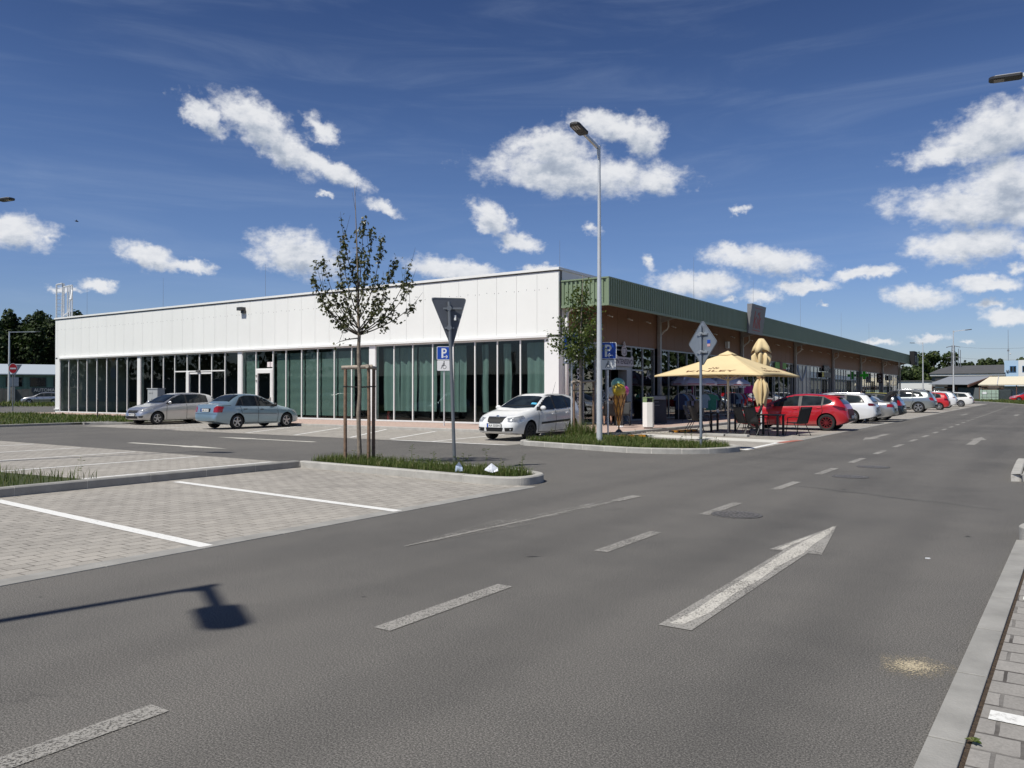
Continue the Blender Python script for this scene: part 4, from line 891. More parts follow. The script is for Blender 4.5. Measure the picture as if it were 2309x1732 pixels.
m = MB(); stroke(m, [(-.15, .05), (.12, .2), (-.1, .35)], .07, lambda a, b: (a, -.056, b)); disc(m, 0, -.3, .16, lambda a, b: (a, -.056, b), 14, .10); m.build('lettering', _mc['pale_emblem'], t)
m = MB(); m.box(-.54, -.30, -.03, .03, .3, .36); m.build('bracket', M_STEEL, t)
t = thing('shop_sign', 'dark lettering panel over the door in the farthest bay', 'sign', (XW + .05, 111.2, 3.0))
m = MB(); m.box(0, .08, -1.7, 1.7, 0, .62); m.build('board', _mc['black_sign'], t)
m = MB(); disc(m, 0, .3, .2, lambda a, b: (.086, a, b), 14, .12); stroke(m, [(-1.2, .2), (-.5, .2)], .1, lambda a, b: (.086, a, b)); stroke(m, [(.5, .2), (1.2, .2)], .1, lambda a, b: (.086, a, b)); m.build('emblem', _mc['grey_sign_letters'], t)
# ================================================================== street furniture and signs
M_GALV = pm('galvanised_pole', (.66, .67, .68), .36, .30, var=.08, scale=3)
M_GALVD = pm('grey_sign_post', (.20, .215, .23), .45, .5, var=.1, scale=4)
M_LAMPD = pm('dark_lamp_head', (.045, .045, .048), .45, .3)
M_LED = pm('led_lens', (.42, .40, .40), .3)
M_ALU = pm('bare_sign_back', (.27, .305, .35), .45, .45, var=.06, scale=5)
M_BLUE = pm('sign_blue', (.012, .07, .42), .35, var=.03)
M_SWHITE = pm('sign_white', (.80, .81, .82), .4, var=.02)
M_SBLACK = pm('sign_black', (.02, .02, .025), .5)
M_SRED = pm('sign_red', (.50, .012, .02), .35, var=.03)
def lamp(name, label, x, y, arm_ang, h=8.4, arm=.93, base_z=0.0, r0=.085, tilt=.12, group='street lamps around the car park'):
    t = thing(name, label, 'street lamp', (x, y, base_z), group=group)
    m = MB(); m.tube([(0, 0, -.1), (0, 0, 2.2), (0, 0, h * .55), (0, 0, h)], [r0, r0 * .93, r0 * .68, r0 * .46], 16); m.lathe([(r0 * .46, h - .01), (r0 * .50, h), (r0 * .50, h + .12), (.001, h + .13)], n=16, cap=False); m.build('pole', M_GALV, t, smooth=True, auto=50)
    c, s_ = math.cos(arm_ang), math.sin(arm_ang); M = Matrix.Translation((0, 0, h - .05)) @ Matrix.Rotation(arm_ang, 4, 'Z') @ Matrix.Rotation(-tilt, 4, 'Y')
    def put(m): m.v = [tuple(M @ Vector(p)) for p in m.v]; return m
    m = MB(); m.box(.02, arm, -.035, .035, .04, .12); m.add([(.02, -.02, .04), (.02, .02, .04), (.02, .02, -.22), (.02, -.02, -.22), (.16, 0, .04)], [(0, 1, 2, 3), (0, 4, 1), (3, 2, 4), (0, 3, 4), (1, 4, 2)]); put(m).build('arm', M_GALV, t)
    m = MB(); L0, L1, wd = arm - .06, arm + .58, .155
    pr = [(L0, -wd * .8), (L0 + .05, -wd), (L1 - .10, -wd), (L1 - .03, -wd * .75), (L1, -wd * .3), (L1, wd * .3), (L1 - .03, wd * .75), (L1 - .10, wd), (L0 + .05, wd), (L0, wd * .8)]
    m.prism(pr, .03, .10); put(m); hd = m.build('lamp_head', M_LAMPD, t, bevel=.012)
    m = MB()
    for k in range(3): m.box(L1 - .30, L1 - .10, -.10 + .07 * k, -.05 + .07 * k, .022, .0285)
    put(m).build('led_panel', M_LED, hd)
    m = MB(); m.prism([(L0 + .03, -wd * .8), (L1 - .12, -wd * .85), (L1 - .12, wd * .85), (L0 + .03, wd * .8)], .1005, .113); put(m).build('lamp_cover', M_GALV, hd)
    return t
lamp('street_lamp', 'tall silver street lamp on the grassy island beside the staked tree with dense leaves', -10.65, 20.25, R(-90), 8.36, .98, .10, tilt=.22)
lamp('street_lamp', 'street lamp whose head alone reaches in at the upper right edge', .42, 20.75, R(184), 8.35, .95, .08, tilt=.03)
lamp('street_lamp', 'street lamp whose dark head just reaches in at the left edge above the clouds', -32.15, 13.3, R(14), 8.42, .85, .0, tilt=.02)
lamp('street_lamp', 'street lamp outside the view whose shadow crosses the left parking bays', -19.7, 6.9, R(15), 8.4, .6, .08)
lamp('street_lamp', 'street lamp outside the view whose shadow lies across the near road', -6.86, -1.62, R(-33), 8.4, .74, .0, r0=.10)
lamp('street_lamp', 'distant street lamp with its arm to the left, past the end of the shop building', -14.9, 126.0, R(178), 8.4, 1.1, .0, tilt=.06, r0=.10)
lamp('street_lamp', 'distant street lamp with its arm to the right, behind the white parked cars', -9.0, 102.0, R(8), 8.3, 1.25, .0, tilt=.10, r0=.10)
lamp('street_lamp', 'street lamp with a thin flat arm beyond the no entry sign', -112.5, 49.6, R(62), 9.3, 3.0, .0, tilt=.05, r0=.16)

def post(t, h, r=.03, mat=None, lean=(0, 0)):
    m = MB(); m.tube([(0, 0, -.1), (lean[0], lean[1], h)], r, 12); m.build('post', mat or M_GALVD, t, smooth=True, auto=50)
def plate(t, name, w_, h_, zc, fn, mats, depth=.018, rr=.03, back=None, border=None, inset=.018):
    """rounded plate: fn(a, b, d) maps plate coordinates to the thing's space, d towards the reader"""
    p = rrect(w_, h_, rr); n = len(p); m = MB()
    m.add([fn(a, b + zc, -depth / 2) for a, b in p] + [fn(a, b + zc, depth / 2) for a, b in p], [tuple(range(n - 1, -1, -1)), tuple(range(n, 2 * n))] + [(i, (i + 1) % n, n + (i + 1) % n, n + i) for i in range(n)])
    o = m.build(name, mats[0], t)
    if len(mats) > 1:
        m = MB(); q_ = rrect(w_ - 2 * inset, h_ - 2 * inset, max(.004, rr - inset)); m.poly([fn(a, b + zc, depth / 2 + .0015) for a, b in q_]); m.build('face', mats[1], o)
    return o
def wheelchair(m, fn, s):
    disc(m, -.005 * s, .40 * s, .065 * s, fn, 14)
    stroke(m, [(-.02 * s, .31 * s), (-.02 * s, .02 * s)], .115 * s, fn); stroke(m, [(-.04 * s, -.01 * s), (-.23 * s, -.01 * s)], .095 * s, fn)
    stroke(m, [(-.06 * s, .16 * s), (-.20 * s, .14 * s)], .05 * s, fn)
    stroke(m, [(-.21 * s, .03 * s), (-.28 * s, -.28 * s), (-.36 * s, -.29 * s)], .06 * s, fn); disc(m, .04 * s, -.16 * s, .20 * s, fn, 24, .155 * s)
def parking_sign(label, x, y, z, zt, zm, zb, ang, right=True, lean=(0, 0), w_=.62, post_h=None):
    """blue P sign with an arrow and a wheelchair plate; heights of its top, the seam and the lower edge"""
    t = thing('parking_sign', label, 'road sign', (x, y, z), ang, group='blue disabled parking signs')
    zt, zm, zb = zt - z, zm - z, zb - z
    post(t, zt - .05, .03, M_GALV)
    fn = lambda a, b, d: (a, -.045 - d, b)
    h = zt - zm - .02; p = plate(t, 'parking_plate', w_, h, (zt + zm) / 2, fn, [M_SWHITE, M_BLUE], rr=.05, inset=.022)
    cz = (zt + zm) / 2; f2 = lambda a, b: (a, -.0575, cz + b); m = MB(); s = h
    x0, st_, yt, yb = -.20 * s, .13 * s, .36 * s, -.36 * s
    m.poly([f2(x0, yb), f2(x0 + st_, yb), f2(x0 + st_, yt), f2(x0, yt)])
    cxp, cyp, ro, ri = x0 + .20 * s, yt - .195 * s, .195 * s, .085 * s; n = 12
    o_ = [(cxp + ro * math.cos(a), cyp + ro * math.sin(a)) for a in [math.pi / 2 - math.pi * k / n for k in range(n + 1)]]; i_ = [(cxp + ri * math.cos(a), cyp + ri * math.sin(a)) for a in [math.pi / 2 - math.pi * k / n for k in range(n + 1)]]
    o_ = [(x0 + st_, o_[0][1])] + o_ + [(x0 + st_, o_[-1][1])]; i_ = [(x0 + st_, i_[0][1])] + i_ + [(x0 + st_, i_[-1][1])]
    for k in range(len(o_) - 1): m.poly([f2(*o_[k]), f2(*o_[k + 1]), f2(*i_[k + 1]), f2(*i_[k])])
    sg = 1 if right else -1; ax = .11 * s; ay = -.27 * s
    stroke(m, [(ax - sg * .17 * s, ay), (ax + sg * .14 * s, ay)], .045 * s, f2)
    stroke(m, [(ax + sg * .02 * s, ay + .12 * s), (ax + sg * .145 * s, ay), (ax + sg * .02 * s, ay - .12 * s)], .048 * s, f2)
    m.build('symbol', M_SWHITE, p)
    h2 = zm - zb; q_ = plate(t, 'wheelchair_plate', w_ * .99, h2, (zm + zb) / 2, fn, [M_SBLACK, M_SWHITE], rr=.045, inset=.012)
    m = MB(); c2 = (zm + zb) / 2; wheelchair(m, lambda a, b: (a, -.0575, c2 + b), h2 * .85); m.build('symbol', M_SBLACK, q_)
    return t
CAM_FACE = R(34)
parking_sign('blue parking sign with arrow to the right, before the curtained windows', -21.1, 26.2, .12, 3.46, 2.88, 2.42, R(38), True, w_=.62)
parking_sign('blue parking sign with arrow to the left, beside the ice cream cone figure', -12.3, 24.0, .10, 3.22, 2.63, 2.28, R(37), False, w_=.56)
t = parking_sign('blue parking sign half hidden by the leaves of the island tree', -13.1, 22.95, .10, 3.49, 2.90, 2.47, R(-6), False, w_=.58)

# back of a give way sign, leaning a little
t = thing('give_way_sign', 'grey back of a triangular give way sign on a leaning post', 'road sign', (-9.575, 12.22, .1), R(34))
post(t, 3.20, .033, M_GALVD, (-.115, 0))
tri = [(-.36, .34), (.33, .34), (.045, -.66)]
def rounded(poly, r, n=4):
    out = []
    for i in range(len(poly)):
        a, b, c = Vector(poly[i - 1]), Vector(poly[i]), Vector(poly[(i + 1) % len(poly)])
        d0, d1 = (a - b).normalized(), (c - b).normalized(); p0, p1 = b + d0 * r, b + d1 * r
        for k in range(n + 1):
            t_ = k / n; out.append(tuple(p0 * (1 - t_) ** 2 + b * 2 * t_ * (1 - t_) + p1 * t_ ** 2))
    return out
cz = 2.94
def tri_pts(sc, d): return [(a * sc - .11 + .18 * .3 * 0, d + .0 + a * .25, cz + b * sc) for a, b in rounded(tri, .07)]
p0, p1 = tri_pts(1, .05), tri_pts(1, .075); n = len(p0); m = MB()
m.add(p0 + p1, [tuple(range(n - 1, -1, -1)), tuple(range(n, 2 * n))] + [(i, (i + 1) % n, n + (i + 1) % n, n + i) for i in range(n)])
pl = m.build('sign_plate', pm('dark_sign_back', (.115, .125, .145), .5, .3, var=.12, scale=5), t)
m = MB(); rim = tri_pts(1, .046); rin = tri_pts(.95, .046)
for i in range(n): m.poly([rim[i], rim[(i + 1) % n], rin[(i + 1) % n], rin[i]])
m.build('rim', M_GALVD, pl)
m = MB()
for z, hw in ((cz + .13, .24), (cz - .25, .09)):
    m.box(-.11 - hw, -.11 + hw, .02, .045, z - .018, z + .018); m.cyl((-.11, -.035, z), (-.11, .03, z), .05, n=12)
m.build('clamp', M_GALVD, pl)
m = MB(); m.box(-.02, .02, .03, .049 - .01, cz - .1, cz + .0); m.build('sticker', M_SWHITE, pl)
m = MB()
f_ = lambda a, b: (a, .058 - .0025 + (a + .11) * .25, b)
f2_ = lambda sc: [(a * sc - .11, .078 + a * .25, cz + b * sc) for a, b in rounded(tri, .07)]
a0, a1 = f2_(.98), f2_(.72)
for i in range(n): m.poly([a0[i], a0[(i + 1) % n], a1[(i + 1) % n], a1[i]])
m.build('red_border', M_SRED, pl)
# back of the diamond sign on the lamp island
t = thing('priority_sign', 'grey back of a diamond priority sign on a straight post', 'road sign', (-7.55, 20.0, .1), R(-31))
post(t, 3.17, .036, M_ALU)
dm = rounded([(0, .60), (.585, 0), (0, -.60), (-.585, 0)], .07); cz = 2.72; n = len(dm); m = MB()
m.add([(a, .055, cz + b) for a, b in dm] + [(a, .075, cz + b) for a, b in dm], [tuple(range(n - 1, -1, -1)), tuple(range(n, 2 * n))] + [(i, (i + 1) % n, n + (i + 1) % n, n + i) for i in range(n)])
pl = m.build('sign_plate', M_ALU, t)
m = MB()
for i in range(n):
    a, b = dm[i], dm[(i + 1) % n]; m.poly([(a[0], .05, cz + a[1]), (b[0], .05, cz + b[1]), (b[0] * .96, .05, cz + b[1] * .96), (a[0] * .96, .05, cz + a[1] * .96)])
m.build('rim', M_GALVD, pl)
m = MB()
for z in (cz + .23, cz - .24): m.box(-.20, .23, .018, .05, z - .022, z + .022); m.cyl((0, -.045, z), (0, .03, z), .055, n=12)
m.build('clamp', pm('bright_clamp', (.42, .44, .46), .4, .6), pl)
m = MB(); m.box(.20, .32, .048, .0535, cz - .02, cz + .07); m.build('sticker', M_BLUE, pl)
m = MB(); m.box(.20, .32, .048, .0535, cz - .10, cz - .03); m.build('sticker', pm('red_white_sticker', (.55, .35, .35), .5), pl)
m = MB(); m.poly([(a * .9, .077, cz + b * .9) for a, b in dm]); m.build('white_face', M_SWHITE, pl)
m = MB(); m.poly([(a * .62, .079, cz + b * .62) for a, b in dm]); m.build('yellow_face', pm('sign_yellow', (.65, .38, .02), .4), pl)
# --- signs by the far street
t = thing('no_entry_sign', 'round red no entry sign with white bar at the far left', 'road sign', (-68.3, 30.4, .0), R(66))
post(t, 3.75, .04, M_GALVD); m = MB(); disc(m, 0, 0, .41, lambda a, b: (a * .72, -.05, 3.40 + b), 28); pl = m.build('sign_plate', M_SWHITE, t)
m = MB(); disc(m, 0, 0, .375, lambda a, b: (a * .72, -.054, 3.40 + b), 28); m.build('red_face', M_SRED, pl); m = MB(); m.box(-.20, .20, -.062, -.058, 3.34, 3.46); m.build('white_bar', M_SWHITE, pl)
m = MB(); disc(m, 0, 0, .41, lambda a, b: (a * .72, -.04, 3.40 + b), 28); m.build('back', M_ALU, pl)
t = thing('priority_sign', 'white and orange diamond sign cut by the left edge', 'road sign', (-60.25, 23.55, .05), R(66))
post(t, 4.7, .04, M_GALVD); m = MB(); dd = [(0, .62), (.5, 0), (0, -.62), (-.5, 0)]
m.poly([(a, -.05, 4.05 + b) for a, b in dd]); m.poly([(a, -.03, 4.05 + b) for a, b in dd][::-1]); pl = m.build('sign_plate', M_SWHITE, t); m = MB(); m.poly([(a * .52, -.054, 4.05 + b * .52) for a, b in dd]); m.build('orange_face', pm('sign_orange', (.62, .27, .02), .4), pl)
m = MB(); disc(m, 0, 0, .46, lambda a, b: (a * .8, -.05, 2.93 + b), 26); pl = m.build('round_plate', M_SWHITE, t); m = MB(); disc(m, 0, 0, .42, lambda a, b: (a * .8, -.054, 2.93 + b), 26); m.build('blue_face', M_BLUE, pl)
t = thing('give_way_sign', 'small grey sign back with plates beneath it behind the no entry sign', 'road sign', (-104, 46.5, 0), R(66))
post(t, 4.6, .06, M_GALVD); m = MB(); m.add([(a, -.06 + d, 4.1 + b) for d in (0, .03) for a, b in ((-.75, .75), (.75, .75), (0, -.6))], [(0, 1, 2), (5, 4, 3), (0, 3, 4, 1), (1, 4, 5, 2), (2, 5, 3, 0)]); m.build('sign_plate', M_ALU, t); m = MB(); m.box(-.5, .4, -.06, -.03, 2.2, 3.3); m.build('lower_plate', M_ALU, t)

# --- electric cabinet, post in the lawn
t = thing('electric_cabinet', 'grey electric cabinet with a vent and lock on the lawn behind the silver hatchback', 'cabinet', (-37.15, 23.2, .06), R(0))
M_CAB = pm('cabinet_grey', (.40, .41, .42), .5, var=.04, scale=2)
m = MB(); m.box(-.45, .45, -.2, .2, 0, .22); m.build('plinth', M_CONCD, t); m = MB(); m.box(-.44, .44, -.19, .19, .225, 1.62); m.build('cabinet_box', M_CAB, t, bevel=.012); m = MB(); m.box(-.47, .47, -.22, .22, 1.625, 1.67); m.build('lid', M_CAB, t)
m = MB(); m.box(-.41, .02, -.205, -.192, .28, 1.58); m.box(.03, .42, -.205, -.192, .28, 1.58); dr_ = m.build('door', M_CAB, t); m = MB(); m.box(.06, .13, -.22, -.206, .75, .98); m.box(-.06, -.01, -.22, -.206, 1.05, 1.14); m.build('lock', M_GALVD, dr_)
m = MB()
for k in range(3): m.poly([(-.30 + .12 * k, -.2065, 1.44), (-.22 + .12 * k, -.2065, 1.44), (-.26 + .12 * k, -.2065, 1.36)])
m.build('warning_mark', M_SBLACK, dr_)
t = MB(); t.tube([(0, 0, 0), (0, 0, 1.05)], .035, 8); o = t.build('marker_post', M_LAMPD, None); o.location = (-44.6, 24.3, .05); tag(o, 'thin dark marker post in the lawn before the far left windows', 'post')

# --- litter bin, menu board, rubber wheel stops, planter slabs, small items
t = thing('litter_bin', 'white six-sided litter bin with green top beside the cafe terrace', 'litter bin', (-12.98, 28.75, .118), R(10))
hexa = lambda r_: [(r_ * math.cos(R(60 * k + 30)), r_ * math.sin(R(60 * k + 30))) for k in range(6)]
m = MB(); m.prism(hexa(.17), 0, .06); m.build('base', M_CONCD, t); m = MB(); m.prism(hexa(.23), .06, 1.02); m.build('bin_body', pm('white_bin_metal', (.80, .79, .76), .4, var=.03), t, bevel=.01)
M_BING = pm('green_bin_top', (.19, .26, .13), .45)
m = MB()
h6 = hexa(.225)
for k in (0, 2, 3, 5): a, b = h6[k], h6[(k + 1) % 6]; m.add([(a[0], a[1], 1.02), (b[0], b[1], 1.02), (b[0], b[1], 1.19), (a[0], a[1], 1.19), (a[0] * .93, a[1] * .93, 1.02), (b[0] * .93, b[1] * .93, 1.02), (b[0] * .93, b[1] * .93, 1.19), (a[0] * .93, a[1] * .93, 1.19)], [(0, 1, 2, 3), (7, 6, 5, 4), (0, 4, 5, 1), (3, 2, 6, 7), (0, 3, 7, 4), (1, 5, 6, 2)])
m.prism(hexa(.235), 1.19, 1.225); m.build('bin_top', M_BING, t)
m = MB(); m.prism(hexa(.19), 1.021, 1.06); m.build('bin_opening', M_SBLACK, t)
t = thing('menu_board', 'dark standing menu board with pale header beside the litter bin', 'sign', (-14.55, 33.2, .118), R(35))
m = MB(); m.obox((0, 0, .65), (.82, .03, 1.25), rx=-.10); m.obox((0, .30, .62), (.82, .03, 1.22), rx=.22); m.build('board', pm('dark_chalkboard', (.018, .02, .032), .5, var=.3, scale=10), t)
m = MB(); m.obox((0, -.085, 1.16), (.70, .01, .15), rx=-.10); m.obox((0, .035, .15), (.70, .01, .10), rx=-.10); m.build('header', pm('grey_board_header', (.22, .24, .26), .5), t)
m = MB()
for k in range(5): m.obox((-.12 + .06 * (k % 2), -.06 + .026 * k, .98 - .15 * k), (.35 - .05 * (k % 3), .006, .022), rx=-.10)
m.build('chalk_lines', _mc['grey_board_header'], t)
def wheel_stop(x, y, rz, label):
    t = thing('wheel_stop', label, 'wheel stop', (x, y, .008), rz, group='rubber wheel stops')
    m = MB(); m.add([(a, b, c) for a in (-.85, .85) for b, c in ((-.10, 0), (-.06, .10), (.06, .10), (.10, 0))], [(0, 1, 2, 3), (7, 6, 5, 4), (0, 4, 5, 1), (1, 5, 6, 2), (2, 6, 7, 3), (0, 3, 7, 4)]); m.build('rubber_block', pm('black_rubber', (.02, .02, .02), .7), t, bevel=.008)
    m = MB()
    for k in range(4):
        a = -.72 + .40 * k
        for sg in (-1, 1): m.add([(a, sg * .092, .028), (a + .28, sg * .092, .028), (a + .28, sg * .066, .092), (a, sg * .066, .092)], [(0, 1, 2, 3)] if sg < 0 else [(3, 2, 1, 0)])
        m.box(a, a + .28, -.05, .05, .1005, .103)
    m.build('reflector', pm('orange_reflector', (.62, .26, .015), .45), t)
wheel_stop(-11.72, 24.15, R(62), 'black and orange wheel stop nearest the ice cream cone figure')
wheel_stop(-11.55, 28.75, R(78), 'black and orange wheel stop beside the terrace table')
for k, (x, l) in enumerate(((-9.75, 'left concrete slab at the foot of the open parasol'), (-8.95, 'right concrete slab at the foot of the open parasol'))):
    m = MB(); m.box(-.38, .38, -.15, .15, 0, .085); o = m.build('concrete_slab', M_CONC, None, bevel=.01); o.location = (x, 27.15 + .02 * k, .006); o.rotation_euler = (0, 0, R(-2 + 3 * k)); tag(o, l, 'slab', 'concrete slabs by the parasol')
m = MB()
for k in range(150):
    a = rng.uniform(0, 6.28); r_ = rng.random() ** .5; s_ = rng.uniform(.015, .035); m.add(*uvs((r_ * .85 * math.cos(a), r_ * .55 * math.sin(a), s_ * .5), s_, 6, 4, (1, .8, .6)))
o = m.build('gravel', pm('pale_gravel', (.38, .35, .30), .9, var=.3, scale=30)); o.location = (-12.2, 27.7, .01); tag(o, 'small patch of pale gravel by the litter bin', 'gravel', kind='stuff')
# litter in the near island
m = MB(); m.add([(-.16, -.02, .05), (.02, -.06, .0), (.16, -.04, .04), (.14, .05, .10), (0, .03, .20), (-.15, .06, .08)], [(0, 1, 4), (1, 2, 3, 4), (0, 4, 5)]); o = m.build('crumpled_paper', pm('printed_paper', (.70, .72, .78), .6, var=.25, scale=25)); o.scale = (.75, .75, .8); o.location = (-7.98, 11.2, .16); o.rotation_euler = (0, 0, .5); tag(o, 'larger white crumpled paper in the grass at the tip of the near island', 'litter')
m = MB(); m.add([(-.07, 0, 0), (.07, -.02, .01), (.06, .03, .07), (.0, .0, .17), (-.06, .03, .10)], [(0, 1, 2, 3, 4)]); o = m.build('plastic_wrapper', pm('bluish_plastic', (.42, .50, .66), .35, var=.2, scale=20)); o.location = (-8.62, 11.12, .15); o.rotation_euler = (0, 0, .6); tag(o, 'small bluish plastic wrapper in the grass of the near island', 'litter')
m = MB(); m.box(-.02, .02, -.005, .005, 0, .009); o = m.build('cigarette_end', M_SWHITE); o.location = (-.95, 8.3, .003); o.rotation_euler = (0, 0, .3); tag(o, 'tiny white cigarette end on the asphalt near the right kerb', 'litter')
# birds
def bird(x, y, z, label):
    m = MB(); m.sphere((0, 0, 0), .10, 8, 6, (2.2, .8, .7)); m.add([(-.06, .05, .02), (.10, .05, .02), (-.05, .45, .14), (-.12, .40, .13)], [(0, 1, 2, 3)]); m.add([(-.06, -.05, .02), (.10, -.05, .02), (-.05, -.45, .14), (-.12, -.40, .13)], [(0, 1, 2, 3)]); m.add([(-.2, .03, 0), (-.2, -.03, 0), (-.36, -.08, .0), (-.36, .08, 0)], [(0, 1, 2, 3)])
    o = m.build('bird', M_SBLACK); o.location = (x, y, z); o.rotation_euler = (.3, .1, 1.0); tag(o, label, 'bird')
bird(-100.5, 52, 22.8, 'tiny dark bird flying in the sky left of the white building')

# ------------------------------------------------------------------ ice cream cone figure
t = thing('ice_cream_figure', 'giant ice cream cone figure with four coloured scoops before the cafe', 'figure', (-12.12, 24.45, .118), R(34))
m = MB(); m.lathe([(.40, 0), (.40, .03), (.36, .055), (.14, .06), (.09, .12), (.05, .16)], n=10); m.build('foot', pm('dark_plastic_foot', (.06, .065, .075), .5), t, smooth=True, auto=40)
m = MB(); m.tube([(0, 0, .12), (0, 0, .42)], .03, 10); m.build('stem', pm('cone_stem', (.50, .30, .17), .5), t)
CZ0, CZ1, CR = .34, 1.36, .245
m = MB(); m.lathe([(.035, CZ0 - .06), (.05, CZ0), (CR, CZ1), (CR + .02, CZ1 + .03), (CR - .03, CZ1 + .05)], n=28); cone = m.build('cone', pm('waffle_brown', (.60, .27, .05), .3, var=.2, scale=5, coat=.6), t, smooth=True, auto=50)
m = MB()
for sg in (1, -1):
    for k in range(7):
        pts = []
        for j in range(26):
            u = j / 25; z = CZ0 + .10 + (CZ1 - CZ0 - .08) * u; r_ = .05 + (CR - .05) * (z - CZ0) / (CZ1 - CZ0) + .006; a = 2 * math.pi * k / 7 + sg * 1.25 * u
            pts.append((r_ * math.cos(a), r_ * math.sin(a), z))
        m.tube(pts, .014, 6)
for j in range(3):
    z = CZ0 + .28 + .3 * j; r_ = .05 + (CR - .05) * (z - CZ0) / (CZ1 - CZ0) + .006; m.tube([(r_ * math.cos(a), r_ * math.sin(a), z) for a in [k * math.pi / 14 for k in range(29)]], .008, 5, False)
m.build('waffle_ribs', pm('waffle_dark', (.14, .05, .015), .35, coat=.5), cone, smooth=True)
def scoop(c, r_, mat, sc=(1, 1, .95)):
    m = MB(); vs, fs = uvs(c, r_, 22, 14, sc); rr = random.Random(int(c[0] * 1000 + 5))
    vs = [(x + rr.uniform(-.006, .006), y + rr.uniform(-.006, .006), z + rr.uniform(-.008, .008) - (.03 * max(0, math.sin(8 * math.atan2(y - c[1], x - c[0]))) if z < c[2] - r_ * .35 else 0)) for x, y, z in vs]
    m.add(vs, fs); m.build('scoop', mat, t, smooth=True)
scoop((-.02, -.12, 1.50), .235, pm('yellow_ice', (.50, .35, .025), .4, coat=.4, var=.06))
scoop((-.02, .06, 1.68), .235, pm('mint_ice', (.27, .52, .37), .4, coat=.4, var=.06))
scoop((-.19, .03, 1.42), .20, pm('white_ice', (.75, .73, .70), .4, coat=.4, var=.04))
scoop((.17, .10, 1.48), .20, pm('pink_ice', (.50, .06, .26), .4, coat=.4, var=.06))

# ------------------------------------------------------------------ parasols, tables and chairs of the terrace
M_CANV = pm('cream_canvas', (.70, .555, .315), .85, var=.04, scale=2, bump=.12, bscale=9)
M_PPOLE = pm('parasol_pole', (.62, .55, .45), .4, .1); M_PRINT = pm('brown_print', (.12, .035, .015), .8)
t = thing('parasol', 'open square cream parasol with KINLEY printed on its canopy', 'parasol', (-9.81, 28.75, .006), R(-3))
hw, zt, zb = 1.98, 3.0, 2.13
ang0 = 0.0
m = MB()
cn = [(-hw, -hw), (hw, -hw), (hw, hw), (-hw, hw)]
def canopy_pt(e, u, v):
    """edge e, u along it, v from apex to rim; the hem sags a little between the corners"""
    a, b = cn[e], cn[(e + 1) % 4]; x, y = a[0] + (b[0] - a[0]) * u, a[1] + (b[1] - a[1]) * u
    pull = 1 - .055 * math.sin(math.pi * u) * v
    z = zt + (zb - zt) * v ** .93 - .05 * math.sin(math.pi * u) * math.sin(math.pi * v) + .055 * math.sin(math.pi * u) * v * v
    return (x * v * pull, y * v * pull, z)
for e in range(4): m.grid(lambda u, v: canopy_pt(e, u, .04 + .96 * v), 16, 12)
for e in range(4): m.grid(lambda u, v: tuple(np.add(canopy_pt(e, u, 1.0), (0, 0, -.0 - .055 * v))), 16, 1)
can = m.build('canopy', M_CANV, t, smooth=True, fixn=False, auto=25)
sol = can.modifiers.new('cloth', 'SOLIDIFY'); sol.thickness = .006
m = MB()
for e in range(4): m.grid(lambda u, v: tuple(np.add(canopy_pt(e, u, .13 * v), (0, 0, .05 - .02 * v))), 8, 3)
o = m.build('vent_cap', M_CANV, can, smooth=True, fixn=False, auto=25); o.modifiers.new('cloth', 'SOLIDIFY').thickness = .006
m = MB()
for e in range(4):
    def onc(a, b, e=e):      # a along the edge in metres, b up from the hem
        v = 1 - b / 2.1; u = .5 + a / (2 * hw * max(v, .2)); x, y, z = canopy_pt(e, u, v); return (x, y, z + .012)
    add_text(m, 'KINLEY', .46, lambda a, b: onc(a * 1.25, b * .62 + .20), .006)
    for k, (dx, dz) in enumerate(((-.16, .62), (-.05, .70), (.07, .72), (.17, .66), (-.08, .58), (.04, .59), (.13, .60))):
        disc(m, dx, dz, .042, onc, 7)
m.build('lettering', M_PRINT, can, fixn=False)
m = MB(); m.tube([(0, 0, 0), (0, 0, zt)], .033, 12); m.tube([(0, 0, 1.55), (0, 0, 1.95)], .045, 12); m.build('pole', M_PPOLE, t, smooth=True, auto=50)
m = MB()
for k in range(8):
    if k % 2 == 0: e, u = k // 2, 0.0
    else: e, u = k // 2, .5
    q_ = canopy_pt(e, u, .62); m.tube([(0, 0, 1.95), (q_[0], q_[1], q_[2] - .03)], .012, 6)
    m.tube([tuple(np.add(canopy_pt(e, u, .05 + .935 * i_ / 8), (0, 0, -.035))) for i_ in range(9)], .012, 6)
m.build('ribs', M_PPOLE, t)
m = MB(); m.box(-.35, .35, -.35, .35, 0, .06); m.build('base_plate', M_CONCD, t)
t = thing('parasol', 'closed cream parasol tied to its pole behind the open one', 'parasol', (-9.6, 32.1, .006))
m = MB(); N = 64; prof = [(1.08, .13), (1.25, .17), (1.6, .235), (1.9, .20), (2.05, .125), (2.15, .125), (2.3, .23), (2.7, .27), (3.0, .30), (3.08, .24), (3.12, .14)]
vs = []; 
for j, (z, r_) in enumerate(prof):
    for k in range(N):
        a = 2 * math.pi * k / N; rip = 1 + .30 * math.sin(8 * a + .7 * math.sin(3 * z)) + .13 * math.sin(3 * a + 2.2 * z) + .08 * math.sin(13 * a - z)
        zz = z - (.16 * max(0, math.sin(4 * a + 1)) if j == 0 else .03 * math.sin(6 * a))
        vs.append((r_ * rip * math.cos(a) * (1 + .05 * math.sin(5 * z)), r_ * rip * math.sin(a), zz))
m.add(vs, [(i * N + k, i * N + (k + 1) % N, (i + 1) * N + (k + 1) % N, (i + 1) * N + k) for i in range(len(prof) - 1) for k in range(N)])
m.build('folded_canopy', M_CANV, t, smooth=True, fixn=False)
